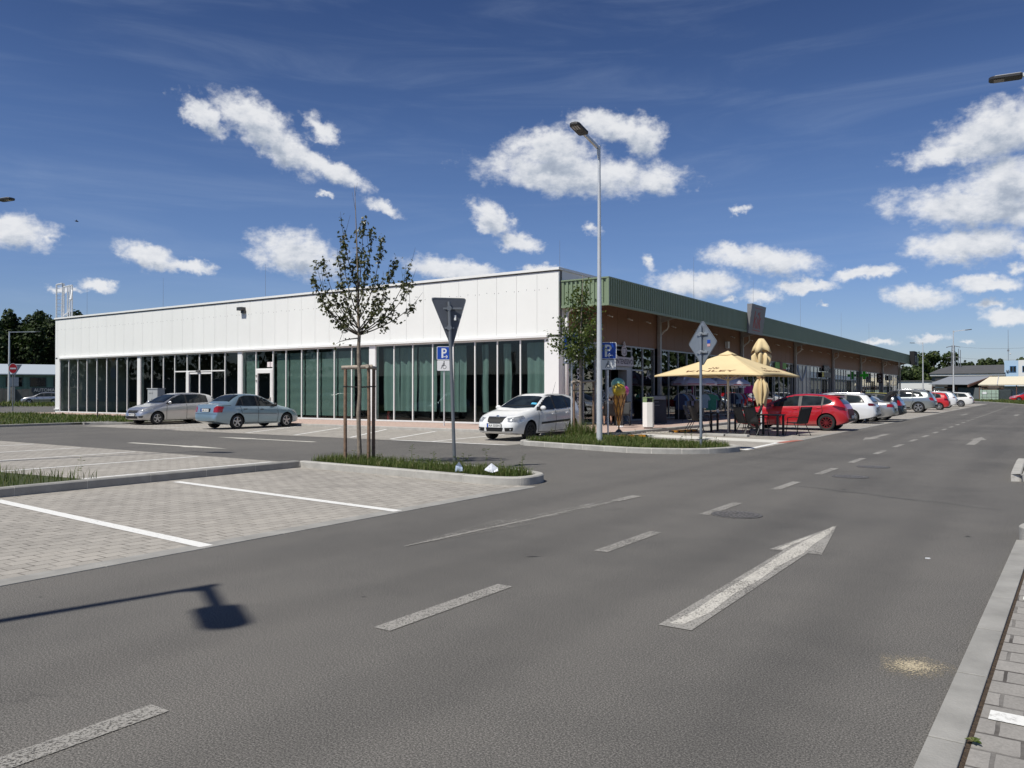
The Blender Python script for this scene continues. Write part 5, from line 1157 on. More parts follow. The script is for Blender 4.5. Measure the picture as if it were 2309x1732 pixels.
m = MB(); N = 32; vs = []; pr2 = [(.0, 3.68), (.10, 3.66), (.20, 3.50), (.27, 3.34), (.33, 3.20)]
for j, (r_, z) in enumerate(pr2):
    for k in range(N):
        a = 2 * math.pi * k / N; f_ = 1 + (.28 * math.cos(4 * a + .6) if j > 1 else 0) * j / 4; vs.append((r_ * f_ * math.cos(a), r_ * f_ * math.sin(a), z - (.12 * max(0, math.cos(4 * a + .6)) if j == 4 else 0)))
m.add(vs, [(i * N + k, i * N + (k + 1) % N, (i + 1) * N + (k + 1) % N, (i + 1) * N + k) for i in range(len(pr2) - 1) for k in range(N)])
o = m.build('top_cap', M_CANV, t, smooth=True, fixn=False); o.modifiers.new('cloth', 'SOLIDIFY').thickness = .008
m = MB(); m.tube([(0, 0, 0), (0, 0, 3.3)], .035, 12); m.build('pole', pm('white_parasol_pole', (.74, .74, .74), .35), t, smooth=True, auto=50)
m = MB(); m.tube([(.155 * math.cos(a), .155 * math.sin(a), 2.10) for a in [k * math.pi / 8 for k in range(17)]], .02, 6, False); m.build('strap', M_PRINT, t)
m = MB(); m.box(-.35, .35, -.35, .35, 0, .06); m.build('base_plate', M_CONCD, t)

M_BLK = pm('black_chair_metal', (.018, .018, .019), .45, .2); M_SLING = pm('black_sling_fabric', (.028, .028, .030), .75, var=.15, scale=30)
def table(x, y, rz, label, sx=.75, sy=.75):
    t = thing('terrace_table', label, 'table', (x, y, .006), rz, group='black terrace tables')
    m = MB(); m.box(-sx / 2 - .05, sx / 2 + .05, -sy / 2 - .05, sy / 2 + .05, .70, .74); m.build('table_top', M_BLK, t, bevel=.005)
    for a in (-1, 1):
        for b in (-1, 1): m = MB(); m.box(a * (sx / 2 - .02) - .035, a * (sx / 2 - .02) + .035, b * (sy / 2 - .02) - .035, b * (sy / 2 - .02) + .035, 0, .70); m.build('leg', M_BLK, t)
    return t
def chair_proto(name, label, group):
    t = thing(name, label, 'chair', group=group)
    # faces +Y: the back is at -Y
    m = MB(); m.add([(-.25, -.20, .43), (.25, -.20, .43), (.25, .24, .45), (-.25, .24, .45)], [(0, 1, 2, 3)]); o = m.build('seat', M_SLING, t); o.modifiers.new('s', 'SOLIDIFY').thickness = .012
    m = MB(); m.grid(lambda u, v: (-.26 + .52 * u, -.20 - .20 * v ** 1.1 - .03 * math.sin(math.pi * u), .43 + .56 * v), 6, 6); o = m.build('backrest', M_SLING, t, smooth=True, fixn=False); o.modifiers.new('s', 'SOLIDIFY').thickness = .012
    m = MB()
    for a in (-.27, .27):
        m.tube([(a, -.40, 1.0), (a, -.20, .44), (a, .26, .45)], .014, 6)
        m.tube([(a, .20, .63), (a, -.10, .66), (a, -.27, .64)], .014, 6)
    m.tube([(-.27, -.40, 1.0), (.27, -.40, 1.0)], .012, 6); m.tube([(-.27, .26, .45), (.27, .26, .45)], .012, 6); m.build('frame', M_BLK, t)
    for a in (-.27, .27):
        m = MB(); m.tube([(a, .20, .63), (a, .22, .44), (a * 1.02, .30, 0)], .014, 6); m.build('leg', M_BLK, t)
        m = MB(); m.tube([(a, -.08, .44), (a * 1.02, -.34, 0)], .014, 6); m.build('leg', M_BLK, t)
    return t
table(-10.55, 30.35, R(0), 'black terrace table standing left of the parasol pole')
table(-8.28, 28.75, R(0), 'black terrace table in front of the red hatchback')
m = MB(); m.lathe([(.06, 0), (.06, .09), (.045, .10), (.045, .13), (.02, .135)], n=12); o = m.build('sugar_pot', M_SWHITE, None, smooth=True, auto=40); o.location = (-10.75, 30.3, .747); tag(o, 'small white pot on the left terrace table', 'pot')
CH = 'black sling chairs around the terrace tables'
ch = chair_proto('terrace_chair', 'black sling chair left of the left table, its back to the shop', CH)
spots = [(-11.75, 30.4, R(-80), None), (-11.25, 29.75, R(-40), 'black sling chair at the left table nearest the wheel stop'), (-9.75, 31.3, R(115), 'grey-backed sling chair between the parasol pole and the red car nose'),
         (-8.98, 28.30, R(-40), 'black sling chair leftmost at the right table, before the white pole'), (-8.55, 28.05, R(-25), 'black sling chair second from the left at the right table'), (-7.42, 29.1, R(62), 'black sling chair right of the right table, before the red car door'),
         (-15.0, 30.7, R(200), 'black sling chair in the shade behind the ice cream figure'), (-15.6, 31.6, R(60), 'black sling chair in the shade by the seated person'), (-14.3, 36.6, R(80), 'black sling chair in the shade right of the menu board')]
for i, (x, y, a, l) in enumerate(spots):
    c = ch if i == 0 else copy_tree(ch)
    c.location = (x, y, .006 if x > -12 else .118); c.rotation_euler = (0, 0, a)
    if l: c['label'] = l
table(-15.9, 31.0, R(20), 'black cafe table in the shade by the entrance').location.z = .118
# ================================================================== cars
def paint(name, col, metal=0.0, rough=.35, flake=0.0):
    if name in _mc: return _mc[name]
    m, t, b, out = new_mat(name)
    tc = t.new('ShaderNodeTexCoord'); n = t.noise(tc.outputs['Object'], 1.5, 3, .5); fl = t.noise(tc.outputs['Object'], 300, 2, .5)
    # road dust low on the body
    sx_ = t.new('ShaderNodeSeparateXYZ'); t.put(sx_, 0, tc.outputs['Object'])
    c = t.mix(t.math('MULTIPLY', fl, .25 * flake), col, tuple(min(1, x * 1.6 + .05) for x in col))
    c = t.mix(1.0, c, t.ramp(n, [(.3, (.94,) * 3), (.7, (1.04,) * 3)]), 'MULTIPLY')
    dust = t.math('MULTIPLY', t.smooth(sx_.outputs[2], .48, .16), t.noise(tc.outputs['Object'], 6, 3, .6))
    c = t.mix(t.math('MULTIPLY', dust, .6), c, (.22, .20, .17))
    t.l.new(c, b.inputs['Base Color']); b.inputs['Metallic'].default_value = metal; b.inputs['Roughness'].default_value = rough
    b.inputs['Coat Weight'].default_value = 1.0; b.inputs['Coat Roughness'].default_value = .03
    _mc[name] = m; return m
def cglass(name='car_glass', col=(.012, .016, .018)):
    if name in _mc: return _mc[name]
    m, t, b, out = new_mat(name)
    tc = t.new('ShaderNodeTexCoord'); n = t.noise(tc.outputs['Object'], 2.2, 3, .55)
    t.l.new(t.ramp(n, [(.35, tuple(c * .5 for c in col)), (.75, tuple(c * 2.2 for c in col))]), b.inputs['Base Color'])
    b.inputs['Roughness'].default_value = .03; b.inputs['IOR'].default_value = 1.5; b.inputs['Specular IOR Level'].default_value = .40
    _mc[name] = m; return m
M_TYRE = pm('tyre_rubber', (.018, .018, .018), .75, var=.25, scale=12); M_RIM = pm('alloy_rim', (.50, .50, .51), .3, .8); M_RIMD = pm('black_steel_wheel', (.022, .022, .024), .5, .3)
M_ARCH = pm('wheel_arch_black', (.008, .008, .008), .9); M_CPL = pm('black_car_plastic', (.022, .022, .023), .55, var=.15); M_SEAM = pm('panel_gap', (.012, .012, .012), .8)
M_HL = pm('headlight_glass', (.52, .53, .52), .08, .55, var=.35, scale=9, coat=1.0); M_TL = pm('tail_light_red', (.28, .008, .010), .12, var=.3, scale=14, coat=1.0); M_TLD = pm('tail_light_dark_red', (.10, .006, .008), .12, var=.3, scale=14, coat=1.0)
M_PLATE = pm('number_plate', (.74, .74, .72), .45, var=.03); M_CHR = pm('chrome_trim', (.72, .72, .73), .12, .95, var=.03); M_TXT = pm('plate_letters', (.02, .02, .02), .6)
GLASS = cglass(); M_GRL = pm('grille_black', (.007, .007, .007), .6)
def pchip(xs, ys, x):
    if x <= xs[0]: return ys[0]
    if x >= xs[-1]: return ys[-1]
    i = max(k for k in range(len(xs) - 1) if xs[k] <= x)
    h = [xs[k + 1] - xs[k] for k in range(len(xs) - 1)]; dl = [(ys[k + 1] - ys[k]) / h[k] for k in range(len(h))]
    def sl(k):
        if k == 0: return dl[0]
        if k == len(xs) - 1: return dl[-1]
        if dl[k - 1] * dl[k] <= 0: return 0
        return 2 * dl[k - 1] * dl[k] / (dl[k - 1] + dl[k])
    t = (x - xs[i]) / h[i]; m0, m1 = sl(i) * h[i], sl(i + 1) * h[i]
    return (2 * t ** 3 - 3 * t * t + 1) * ys[i] + (t ** 3 - 2 * t * t + t) * m0 + (-2 * t ** 3 + 3 * t * t) * ys[i + 1] + (t ** 3 - t * t) * m1
def curve(pts): xs, ys = [p[0] for p in pts], [p[1] for p in pts]; return lambda x: pchip(xs, ys, x)
CAR_POLYS = 0
def car(name, label, x, y, heading, sp, z=.008, group=None):
    """x in the spec runs from the nose (0) to the tail (L); heading is where the nose points"""
    k = sp.get('sx', 1.0); L = sp['L'] * k; sc = lambda pts: [(a * k, b) for a, b in pts]
    top, belt, wid, bot, roofw = (curve(sc(sp[n_])) for n_ in ('top', 'belt', 'w', 'bot', 'rw'))
    t = thing(name, label, 'car', (x, y, z), heading, group=group)
    P = lambda px, py, pz: (L / 2 - px, py, pz)
    st = sorted(set([L * i / 64 for i in range(65)] + [a * k for a, _ in sp['top']] + [.012, .03, L - .012, L - .03])); M_ = 12
    def section(px):
        zb, zt, w_, rw_ = bot(px), top(px), wid(px), roofw(px); zs = min(belt(px), zt - .035); zs = max(zs, zb + .12); zm = zb + (zs - zb) * .60
        rw_ = min(rw_, w_ * .93)
        pts = [(0, zb), (w_ * .72, zb), (w_ * .93, zb + .03), (w_ * .975, zb + (zm - zb) * .45), (w_, zm), (w_ * .992, zm + (zs - zm) * .6), (w_ * .95, zs)]
        g = zt - zs
        pts += [(w_ * .95 + (rw_ - w_ * .95) * .55, zs + g * .52), (rw_, zs + g * .86), (rw_ * .84, zs + g * .955), (rw_ * .48, zs + g * .992), (0, zt)]
        return pts
    vs = []; 
    for px in st:
        s_ = section(px); vs += [P(px, a, b) for a, b in s_] + [P(px, -a, b) for a, b in s_[-2:0:-1]]
    n = 2 * M_ - 2; fs = [(i * n + j, i * n + (j + 1) % n, (i + 1) * n + (j + 1) % n, (i + 1) * n + j) for i in range(len(st) - 1) for j in range(n)]
    fs += [tuple(range(n - 1, -1, -1)), tuple(range((len(st) - 1) * n, len(st) * n))]
    m = MB(); m.add(vs, fs); body = m.build('body', sp['paint'], t, smooth=True)
    # wheel wells cut out of the body
    rw, ra = sp['r'], sp.get('ra', sp['r'] + .05); ax = [a * k for a in sp['axles']]; c = MB()
    for a in ax:
        for sg in (-1, 1):
            w_ = wid(a); pr = [(ra, sg * (w_ - .30)), (ra, sg * (w_ + .4))]; c.lathe(pr, P(a, 0, rw + .01), 28, 'Y')
    co = c.build('cutter', M_ARCH, t); body.data.materials.append(M_ARCH)
    bo = body.modifiers.new('b', 'BOOLEAN'); bo.operation = 'DIFFERENCE'; bo.object = co; bo.solver = 'EXACT'; bo.material_mode = 'TRANSFER'
    bpy.context.view_layer.update(); dg = bpy.context.evaluated_depsgraph_get()
    me = bpy.data.meshes.new_from_object(body.evaluated_get(dg)); body.modifiers.clear(); old = body.data; body.data = me; bpy.data.objects.remove(co); bpy.data.meshes.remove(old)
    me.shade_smooth(); me.set_sharp_from_angle(angle=R(48)); me.name = 'body'
    bvh = BVHTree.FromPolygons([tuple(v.co) for v in me.vertices], [tuple(p.vertices) for p in me.polygons])
    DIRS = {'L': (0, -1, 0), 'R': (0, 1, 0), 'F': (-1, 0, 0), 'B': (1, 0, 0), 'T': (0, 0, -1), 'FL': (-.7071, -.7071, 0), 'FR': (-.7071, .7071, 0), 'BL': (.7071, -.7071, 0), 'BR': (.7071, .7071, 0), 'TF': (-.6, 0, -.8), 'TB': (.6, 0, -.8)}
    def patch(nm, polys, dr, mat, parent=None, eps=.005, step=.07):
        """polygons given near the body (spec x, y, z) laid onto it along a direction"""
        d = Vector(DIRS[dr]).normalized(); u = d.cross(Vector((0, 0, 1))); u = u.normalized() if u.length > .1 else Vector((1, 0, 0)); v = d.cross(u).normalized()
        mm = MB()
        for poly in polys:
            fl = [(Vector(P(*p)).dot(u), Vector(P(*p)).dot(v)) for p in poly]; ring = []
            for (a0, b0), (a1, b1) in zip(fl, fl[1:] + fl[:1]):
                ns = max(1, int(math.hypot(a1 - a0, b1 - b0) / step)); ring += [(a0 + (a1 - a0) * i / ns, b0 + (b1 - b0) * i / ns) for i in range(ns)]
            pts = list(ring); a_, b_ = [p[0] for p in ring], [p[1] for p in ring]; aa = min(a_) + step / 2
            while aa < max(a_):
                bb = min(b_) + step / 2
                while bb < max(b_):
                    if inside((aa, bb), ring): pts.append((aa, bb))
                    bb += step
                aa += step
            res = delaunay_2d_cdt([Vector(p) for p in pts], [], [list(range(len(ring)))], 1, 1e-5)
            out = []
            for p in res[0]:
                o = u * p[0] + v * p[1] - d * 6; h = bvh.ray_cast(o, d)
                if h[0] is None:
                    h = bvh.find_nearest(u * p[0] + v * p[1] + d * (Vector(P(*poly[0])).dot(d)))
                q_ = h[0] - d * eps; out.append(tuple(q_))
            mm.add(out, [tuple(f) for f in res[2]])
        return mm.build(nm, mat, parent or t, smooth=True)
    S3 = lambda pts, yy=1.0: [(a * k, yy, b) for a, b in pts]
    sides = (('L', 1), ('R', -1))
    gm = sp.get('glass', GLASS)
    if sp.get('surround'): 
        for d_, sg in sides: patch('window_surround', [S3(sp['surround'], sg)], d_, M_CPL, eps=.004)
    for w_ in sp['side']:
        for d_, sg in sides: patch('side_window', [S3(w_, sg)], d_, gm, eps=.008)
    ws = sp['shield']; patch('windscreen', [[(ws[0] * k, ws[1], 0), (ws[0] * k - .10, 0, 0), (ws[0] * k, -ws[1], 0), (ws[2] * k, -ws[3], 0), (ws[2] * k, ws[3], 0)]], 'T', gm, eps=.009)
    bw = sp['rear']; zf = lambda i: bw[i]
    if sp.get('rear_dir', 'B') == 'B': patch('rear_window', [[(0, bw[1], bw[0]), (0, -bw[1], bw[0]), (0, -bw[3], bw[2]), (0, bw[3], bw[2])]], 'B', gm, eps=.008)
    else: patch('rear_window', [[(bw[0] * k, bw[1], 0), (bw[0] * k, -bw[1], 0), (bw[2] * k, -bw[3], 0), (bw[2] * k, bw[3], 0)]], 'T', gm, eps=.008)
    for hp in sp.get('head', []):
        for d_, sg in (('FL', 1), ('FR', -1)): patch('headlight', [[(a * k, sg * b, c_) for a, b, c_ in hp]], d_, M_HL, eps=.006, step=.04)
    for tp in sp.get('tail', []):
        for d_, sg in (('BL', 1), ('BR', -1)): patch('tail_light', [[(L - a, sg * b, c_) for a, b, c_ in tp]], d_, sp.get('tailmat', M_TL), eps=.007, step=.04)
    F2 = lambda pts: [(0, a, b) for a, b in pts]
    for nm, pts, mt in sp.get('front', []): patch(nm, [F2(pts)], 'F', mt, eps=.008, step=.05)
    for nm, pts, mt in sp.get('back', []): patch(nm, [F2(pts)], 'B', mt, eps=.008, step=.05)
    for nm, pts, mt in sp.get('flank', []):
        for d_, sg in sides: patch(nm, [S3(pts, sg)], d_, mt, eps=.010, step=.10)
    sw = .009
    for ln in sp.get('seams', []):
        pl = []
        for (a0, b0), (a1, b1) in zip(ln[:-1], ln[1:]):
            d_ = Vector((a1 - a0, b1 - b0)).normalized(); nx, nz = -d_.y * sw, d_.x * sw
            pl.append([(a0 + nx, b0 + nz), (a1 + nx, b1 + nz), (a1 - nx, b1 - nz), (a0 - nx, b0 - nz)])
        for d_, sg in sides: patch('door_seam', [S3(p, sg) for p in pl], d_, M_SEAM, eps=.004, step=.1)
    for hx, hz in sp.get('handles', []):
        for d_, sg in sides:
            h = bvh.ray_cast(Vector((L / 2 - hx * k, 5 * sg, hz)), Vector((0, -sg, 0)))[0]
            m = MB(); m.obox((h.x, h.y + sg * .012, hz), (.17, .03, .035)); m.build('door_handle', sp.get('handlemat', sp['paint']), t, bevel=.012)
    if 'mirror' in sp:
        mx, mz = sp['mirror']
        for d_, sg in sides:
            h = bvh.ray_cast(Vector((L / 2 - mx * k, 5 * sg, mz)), Vector((0, -sg, 0)))[0]
            m = MB(); m.sphere((h.x + .01, h.y + sg * .12, mz + .06), .10, 14, 8, (.62, 1.05, .78)); o = m.build('mirror', sp.get('mirrormat', sp['paint']), t, smooth=True)
            m = MB(); m.obox((h.x, h.y + sg * .03, mz), (.09, .10, .04)); m.build('mirror_foot', M_CPL, o)
    for which, tx in (('F', sp.get('plate_f')), ('B', sp.get('plate_b'))):
        if not tx: continue
        body_t, pz, pwd = tx; sg = 1 if which == 'F' else -1
        h = bvh.ray_cast(Vector((6 * sg, 0, pz)), Vector((-sg, 0, 0)))[0]; X = h.x + sg * .025
        m = MB(); m.obox((X, 0, pz), (.012, pwd, .115)); pl = m.build('number_plate', M_PLATE, t); fn = lambda a, b: (X + sg * .008, a * sg, pz + b)
        m = MB(); m.obox((X - sg * .004, 0, pz), (.012, pwd + .03, .145)); m.build('plate_frame', M_CPL, pl)
        m = MB()
        if body_t.strip(): add_text(m, body_t, .098, lambda a, b: fn(a * pwd / .52 * 1.06 + .018, b - .034), .0015); m.build('lettering', M_TXT, pl)
        m = MB(); m.poly([fn(-pwd / 2, -.055), fn(-pwd / 2 + .045, -.055), fn(-pwd / 2 + .045, .055), fn(-pwd / 2, .055)]); m.build('blue_band', M_BLUE, pl)
    # wheels
    rim_r = rw * sp.get('rimk', .66); spokes = sp.get('spokes', 5)
    for a in ax:
        for sg in (-1, 1):
            cx_, cy_ = L / 2 - a, sg * (wid(a) - .115); f_ = sg
            m = MB(); hwid = .10
            prof = [(rim_r, -hwid * .8), (rim_r + .012, -hwid), (rw * .93, -hwid), (rw * .985, -hwid * .8), (rw, -hwid * .4), (rw, hwid * .4), (rw * .985, hwid * .8), (rw * .93, hwid), (rim_r + .012, hwid), (rim_r, hwid * .8)]
            m.lathe(prof, (cx_, cy_, rw), 32, 'Y', cap=False); wh = m.build('wheel', M_TYRE, t, smooth=True, auto=35)
            m = MB(); yo = cy_ + f_ * hwid * .78
            m.lathe([(rim_r + .004, -.16 * f_), (rim_r + .004, 0), (rim_r - .022, .006 * f_), (rim_r - .03, -.02 * f_)], (cx_, yo, rw), 32, 'Y', cap=False)
            m.lathe([(.001, .012 * f_), (.045, .012 * f_), (.06, -.005 * f_), (.06, -.03 * f_)], (cx_, yo, rw), 16, 'Y', cap=False)
            for q_ in range(spokes):
                th = 2 * math.pi * (q_ + .25) / spokes; ct, st_ = math.cos(th), math.sin(th)
                tw = sp.get('twist', 0.0)
                for du in (sp.get('split', 0.0), -sp.get('split', 0.0)) if sp.get('split') else (0.0,):
                    w0, w1 = sp.get('spw', (.036, .028)); th2 = th + du + tw; c2, s2 = math.cos(th2), math.sin(th2)
                    pa = (.04 * ct, .04 * st_); pb = ((rim_r - .01) * c2, (rim_r - .01) * s2); dx, dz = pb[0] - pa[0], pb[1] - pa[1]; ln_ = math.hypot(dx, dz); nx, nz = -dz / ln_, dx / ln_
                    for dy, in ((0,),):
                        v_ = [(pa[0] + nx * w0, pa[1] + nz * w0), (pb[0] + nx * w1, pb[1] + nz * w1), (pb[0] - nx * w1, pb[1] - nz * w1), (pa[0] - nx * w0, pa[1] - nz * w0)]
                        m.add([(cx_ + p_[0], yo + .004 * f_, rw + p_[1]) for p_ in v_] + [(cx_ + p_[0], yo - .03 * f_, rw + p_[1]) for p_ in v_], [(0, 1, 2, 3), (7, 6, 5, 4), (0, 4, 5, 1), (1, 5, 6, 2), (2, 6, 7, 3), (3, 7, 4, 0)])
            m.build('rim', sp.get('rim', M_RIM), wh)
            m = MB(); m.lathe([(.001, 0), (rim_r, 0)], (cx_, cy_ + f_ * hwid * .35, rw), 24, 'Y', cap=False); m.build('inner_disc', M_ARCH, wh)  # black disc closing the wheel behind the spokes
    if sp.get('rails'):
        for sg in (-1, 1):
            m = MB(); pts = []
            for i in range(9):
                px = (sp['rails'][0] + (sp['rails'][1] - sp['rails'][0]) * i / 8) * k; yy = sg * (roofw(px) - .04)
                zz = bvh.ray_cast(Vector((L / 2 - px, yy, 4)), Vector((0, 0, -1)))[0].z + (.055 if 0 < i < 8 else .0); pts.append((L / 2 - px, yy, zz))
            m.tube(pts, .018, 6); m.build('roof_rail', sp.get('railmat', M_CHR), t, smooth=True)
    if sp.get('wiper'):
        wx = ws[0] * k
        m = MB()
        for y0, y1 in ((.5, -.05), (-.08, -.55)):
            pts = []
            for i in range(5):
                yy = y0 + (y1 - y0) * i / 4; px = wx + .07 + .02 * i / 4; h = bvh.ray_cast(Vector((L / 2 - px, yy, 4)), Vector((0, 0, -1)))[0]; pts.append((h.x, yy, h.z + .018))
            m.tube(pts, .011, 5)
        m.build('wiper', M_CPL, t)
    if sp.get('aerial'):
        px = sp['aerial'] * k; h = bvh.ray_cast(Vector((L / 2 - px, 0, 4)), Vector((0, 0, -1)))[0]; m = MB(); m.tube([(h.x, 0, h.z - .01), (h.x - .22, 0, h.z + .42)], [.008, .003], 5); m.build('aerial', M_CPL, t)
    if sp.get('spoiler'):
        a0, a1, yw, zz, th = sp['spoiler']; m = MB(); m.add([(L / 2 - a0 * k, -yw, zz), (L / 2 - a0 * k, yw, zz), (L / 2 - a1 * k, yw * .92, zz - th), (L / 2 - a1 * k, -yw * .92, zz - th), (L / 2 - a0 * k, -yw, zz - .05), (L / 2 - a0 * k, yw, zz - .05), (L / 2 - a1 * k, yw * .92, zz - th - .03), (L / 2 - a1 * k, -yw * .92, zz - th - .03)],
            [(0, 1, 2, 3), (7, 6, 5, 4), (0, 4, 5, 1), (1, 5, 6, 2), (2, 6, 7, 3), (3, 7, 4, 0)]); m.build('spoiler', sp.get('spoilermat', sp['paint']), t, bevel=.012)
    t['_L'] = L
    return t, patch, bvh, P, L, k
P_WHITE = paint('white_car_paint', (.78, .78, .77), 0, .35)
P_WHITE2 = paint('pearl_white_car_paint', (.74, .75, .77), .1, .3, .3)
P_SILV = paint('silver_car_paint', (.52, .52, .53), .75, .32, .6)
P_BLUEG = paint('pale_blue_car_paint', (.25, .355, .425), .5, .30, .5)
P_RED = paint('red_car_paint', (.46, .012, .022), .12, .28, .3)
P_RED2 = paint('bright_red_car_paint', (.52, .012, .018), .0, .3)
P_GREY = paint('grey_silver_car_paint', (.33, .36, .37), .8, .30, .6)
P_SILV2 = paint('warm_silver_car_paint', (.50, .50, .49), .8, .30, .6)
P_DBLUE = paint('dark_blue_car_paint', (.014, .022, .034), .4, .25, .3)
P_DARK = paint('dark_maroon_car_paint', (.022, .010, .012), .2, .28)

HATCH = dict(L=3.99, r=.30, ra=.35, axles=(.80, 3.25), paint=P_WHITE, sx=1.10,
    top=[(0, .50), (.03, .60), (.10, .70), (.25, .79), (.62, .895), (1.0, .975), (1.2, 1.06), (1.85, 1.42), (2.15, 1.485), (2.65, 1.50), (3.3, 1.465), (3.62, 1.40), (3.78, 1.22), (3.88, 1.0), (3.95, .82), (3.99, .55)],
    belt=[(0, .46), (.10, .62), (.35, .735), (1.0, .885), (2.0, .93), (3.3, .97), (3.8, .93), (3.99, .5)],
    w=[(0, .48), (.03, .60), (.10, .69), (.25, .765), (.6, .81), (1.0, .825), (3.2, .825), (3.6, .80), (3.85, .745), (3.96, .68), (3.99, .58)],
    bot=[(0, .30), (.08, .23), (.5, .19), (3.4, .19), (3.8, .25), (3.99, .34)],
    rw=[(0, .42), (.10, .58), (.35, .67), (1.0, .72), (1.3, .69), (1.9, .585), (2.6, .575), (3.5, .555), (3.9, .60), (3.99, .5)],
    shield=(1.16, .66, 1.80, .545), rear=(1.05, .56, 1.34, .49),
    side=[[(1.36, .955), (2.13, .965), (2.13, 1.405), (1.92, 1.375), (1.62, 1.20)], [(2.23, .97), (2.90, 1.0), (2.90, 1.395), (2.23, 1.41)], [(2.97, 1.01), (3.36, 1.06), (3.28, 1.31), (2.97, 1.385)]],
    surround=[(1.15, .94), (3.42, 1.03), (3.34, 1.33), (2.9, 1.43), (2.15, 1.45), (1.82, 1.415), (1.36, 1.175)],
    seams=[[(1.22, .26), (1.20, .60), (1.24, .90)], [(2.18, .24), (2.18, .95)], [(2.18, .26), (2.95, .26), (3.02, .45), (3.12, .75), (3.0, .98)], [(1.22, .26), (2.18, .24)]],
    handles=[(2.02, .82), (2.85, .84)], mirror=(1.36, .96), wiper=True,
    head=[[(.10, .40, .60), (.08, .45, .72), (.42, .80, .80), (.50, .80, .72), (.35, .80, .60)]],
    tail=[[(.03, .62, .70), (.03, .66, 1.0), (.30, .78, 1.02), (.16, .80, .70)]])
def spec(base, **kw): d_ = dict(base); d_.update(kw); return d_
FAB = spec(HATCH, front=[('grille', [(-.33, .745), (.33, .745), (.28, .60), (.20, .565), (-.20, .565), (-.28, .60)], M_GRL), ('grille_trim', [(-.34, .765), (.34, .765), (.33, .742), (-.33, .742)], M_CHR), ('lower_grille', [(-.33, .42), (.33, .42), (.29, .30), (-.29, .30)], M_GRL),
    ('fog_grille', [(.38, .42), (.66, .43), (.64, .32), (.40, .31)], M_GRL), ('fog_grille', [(-.38, .42), (-.66, .43), (-.64, .32), (-.40, .31)], M_GRL)],
    flank=[('side_moulding', [(1.35, .50), (3.05, .56), (3.05, .63), (1.35, .565)], M_CPL)], plate_f=('AA 025IN', .485, .52), rim=M_RIMD, spokes=9, spw=(.03, .03), aerial=3.2)
fa, fpatch, fb, fP, fL, fk_ = car('white_hatchback', 'white hatchback with black steel wheels parked nose out by the lamp island', -14.44, 22.62, R(-90), FAB)
h = fb.ray_cast(Vector((6, 0, .755)), Vector((-1, 0, 0)))[0]; m = MB(); m.lathe([(.055, -.01), (.055, .012), (.035, .02), (.001, .022)], (h.x + .005, 0, .755), 18, 'X', cap=False); m.build('badge', M_CHR, fa)
for sg in (1, -1): 
    h = fb.ray_cast(Vector((6, sg * .57, .37)), Vector((-1, 0, 0)))[0]; m = MB(); m.sphere((h.x - .01, sg * .57, .37), .04, 10, 6, (.5, 1, 1)); m.build('fog_lamp', M_HL, fa, smooth=True)
fpatch('parking_disc', [[(1.33 * fk_, .42, 0), (1.33 * fk_, .62, 0), (1.42 * fk_, .60, 0), (1.42 * fk_, .41, 0)]], 'T', pm('cyan_card', (.10, .42, .62), .4, var=.2, scale=30), eps=.014)
SWI = spec(HATCH, L=3.70, axles=(.73, 3.11), paint=P_SILV, sx=1.10,
    top=[(0, .46), (.03, .58), (.12, .70), (.30, .80), (.60, .895), (.92, .975), (1.1, 1.06), (1.72, 1.42), (2.0, 1.485), (2.6, 1.50), (3.15, 1.46), (3.45, 1.39), (3.58, 1.20), (3.65, .95), (3.68, .8), (3.70, .5)],
    belt=[(0, .44), (.12, .60), (.35, .74), (.95, .90), (2.0, .95), (3.2, .99), (3.55, .93), (3.70, .48)],
    w=[(0, .46), (.03, .58), (.12, .69), (.30, .78), (.6, .825), (1.0, .845), (3.0, .845), (3.4, .82), (3.6, .76), (3.68, .68), (3.70, .58)],
    bot=[(0, .30), (.08, .23), (.5, .19), (3.2, .19), (3.55, .25), (3.70, .34)],
    rw=[(0, .42), (.12, .58), (.35, .68), (.95, .74), (1.2, .70), (1.8, .60), (2.5, .59), (3.3, .58), (3.6, .62), (3.70, .5)],
    shield=(1.06, .68, 1.68, .56), rear=(1.06, .58, 1.34, .50),
    side=[[(1.28, .98), (2.06, .985), (2.06, 1.405), (1.8, 1.375), (1.52, 1.22)], [(2.15, .99), (2.80, 1.01), (2.80, 1.395), (2.15, 1.41)], [(2.86, 1.02), (3.10, 1.06), (3.08, 1.34), (2.86, 1.385)]],
    surround=[(1.10, .955), (3.2, 1.03), (3.18, 1.36), (2.8, 1.43), (2.0, 1.44), (1.72, 1.39), (1.4, 1.2)],
    seams=[[(1.15, .26), (1.13, .60), (1.16, .92)], [(2.10, .24), (2.10, .97)], [(2.10, .26), (2.78, .26), (2.86, .45), (2.95, .80)]], handles=[(1.95, .84), (2.72, .86)], mirror=(1.26, .98),
    head=[[(.16, .44, .60), (.16, .50, .70), (.62, .80, .84), (.66, .80, .78), (.36, .80, .62)]],
    front=[('grille', [(-.40, .68), (.40, .68), (.38, .56), (-.38, .56)], M_GRL), ('lower_grille', [(-.48, .40), (.48, .40), (.44, .29), (-.44, .29)], M_GRL), ('fog_grille', [(.52, .42), (.70, .42), (.68, .34), (.54, .34)], M_CPL), ('fog_grille', [(-.52, .42), (-.70, .42), (-.68, .34), (-.54, .34)], M_CPL)],
    plate_f=('HM C733', .475, .52), flank=[], handlemat=P_SILV)
sw_, spx, sb_, _, sL, _k = car('silver_hatchback', 'silver hatchback parked nose out beside the lawn and grey cabinet', -35.45, 22.95, R(-90), SWI)
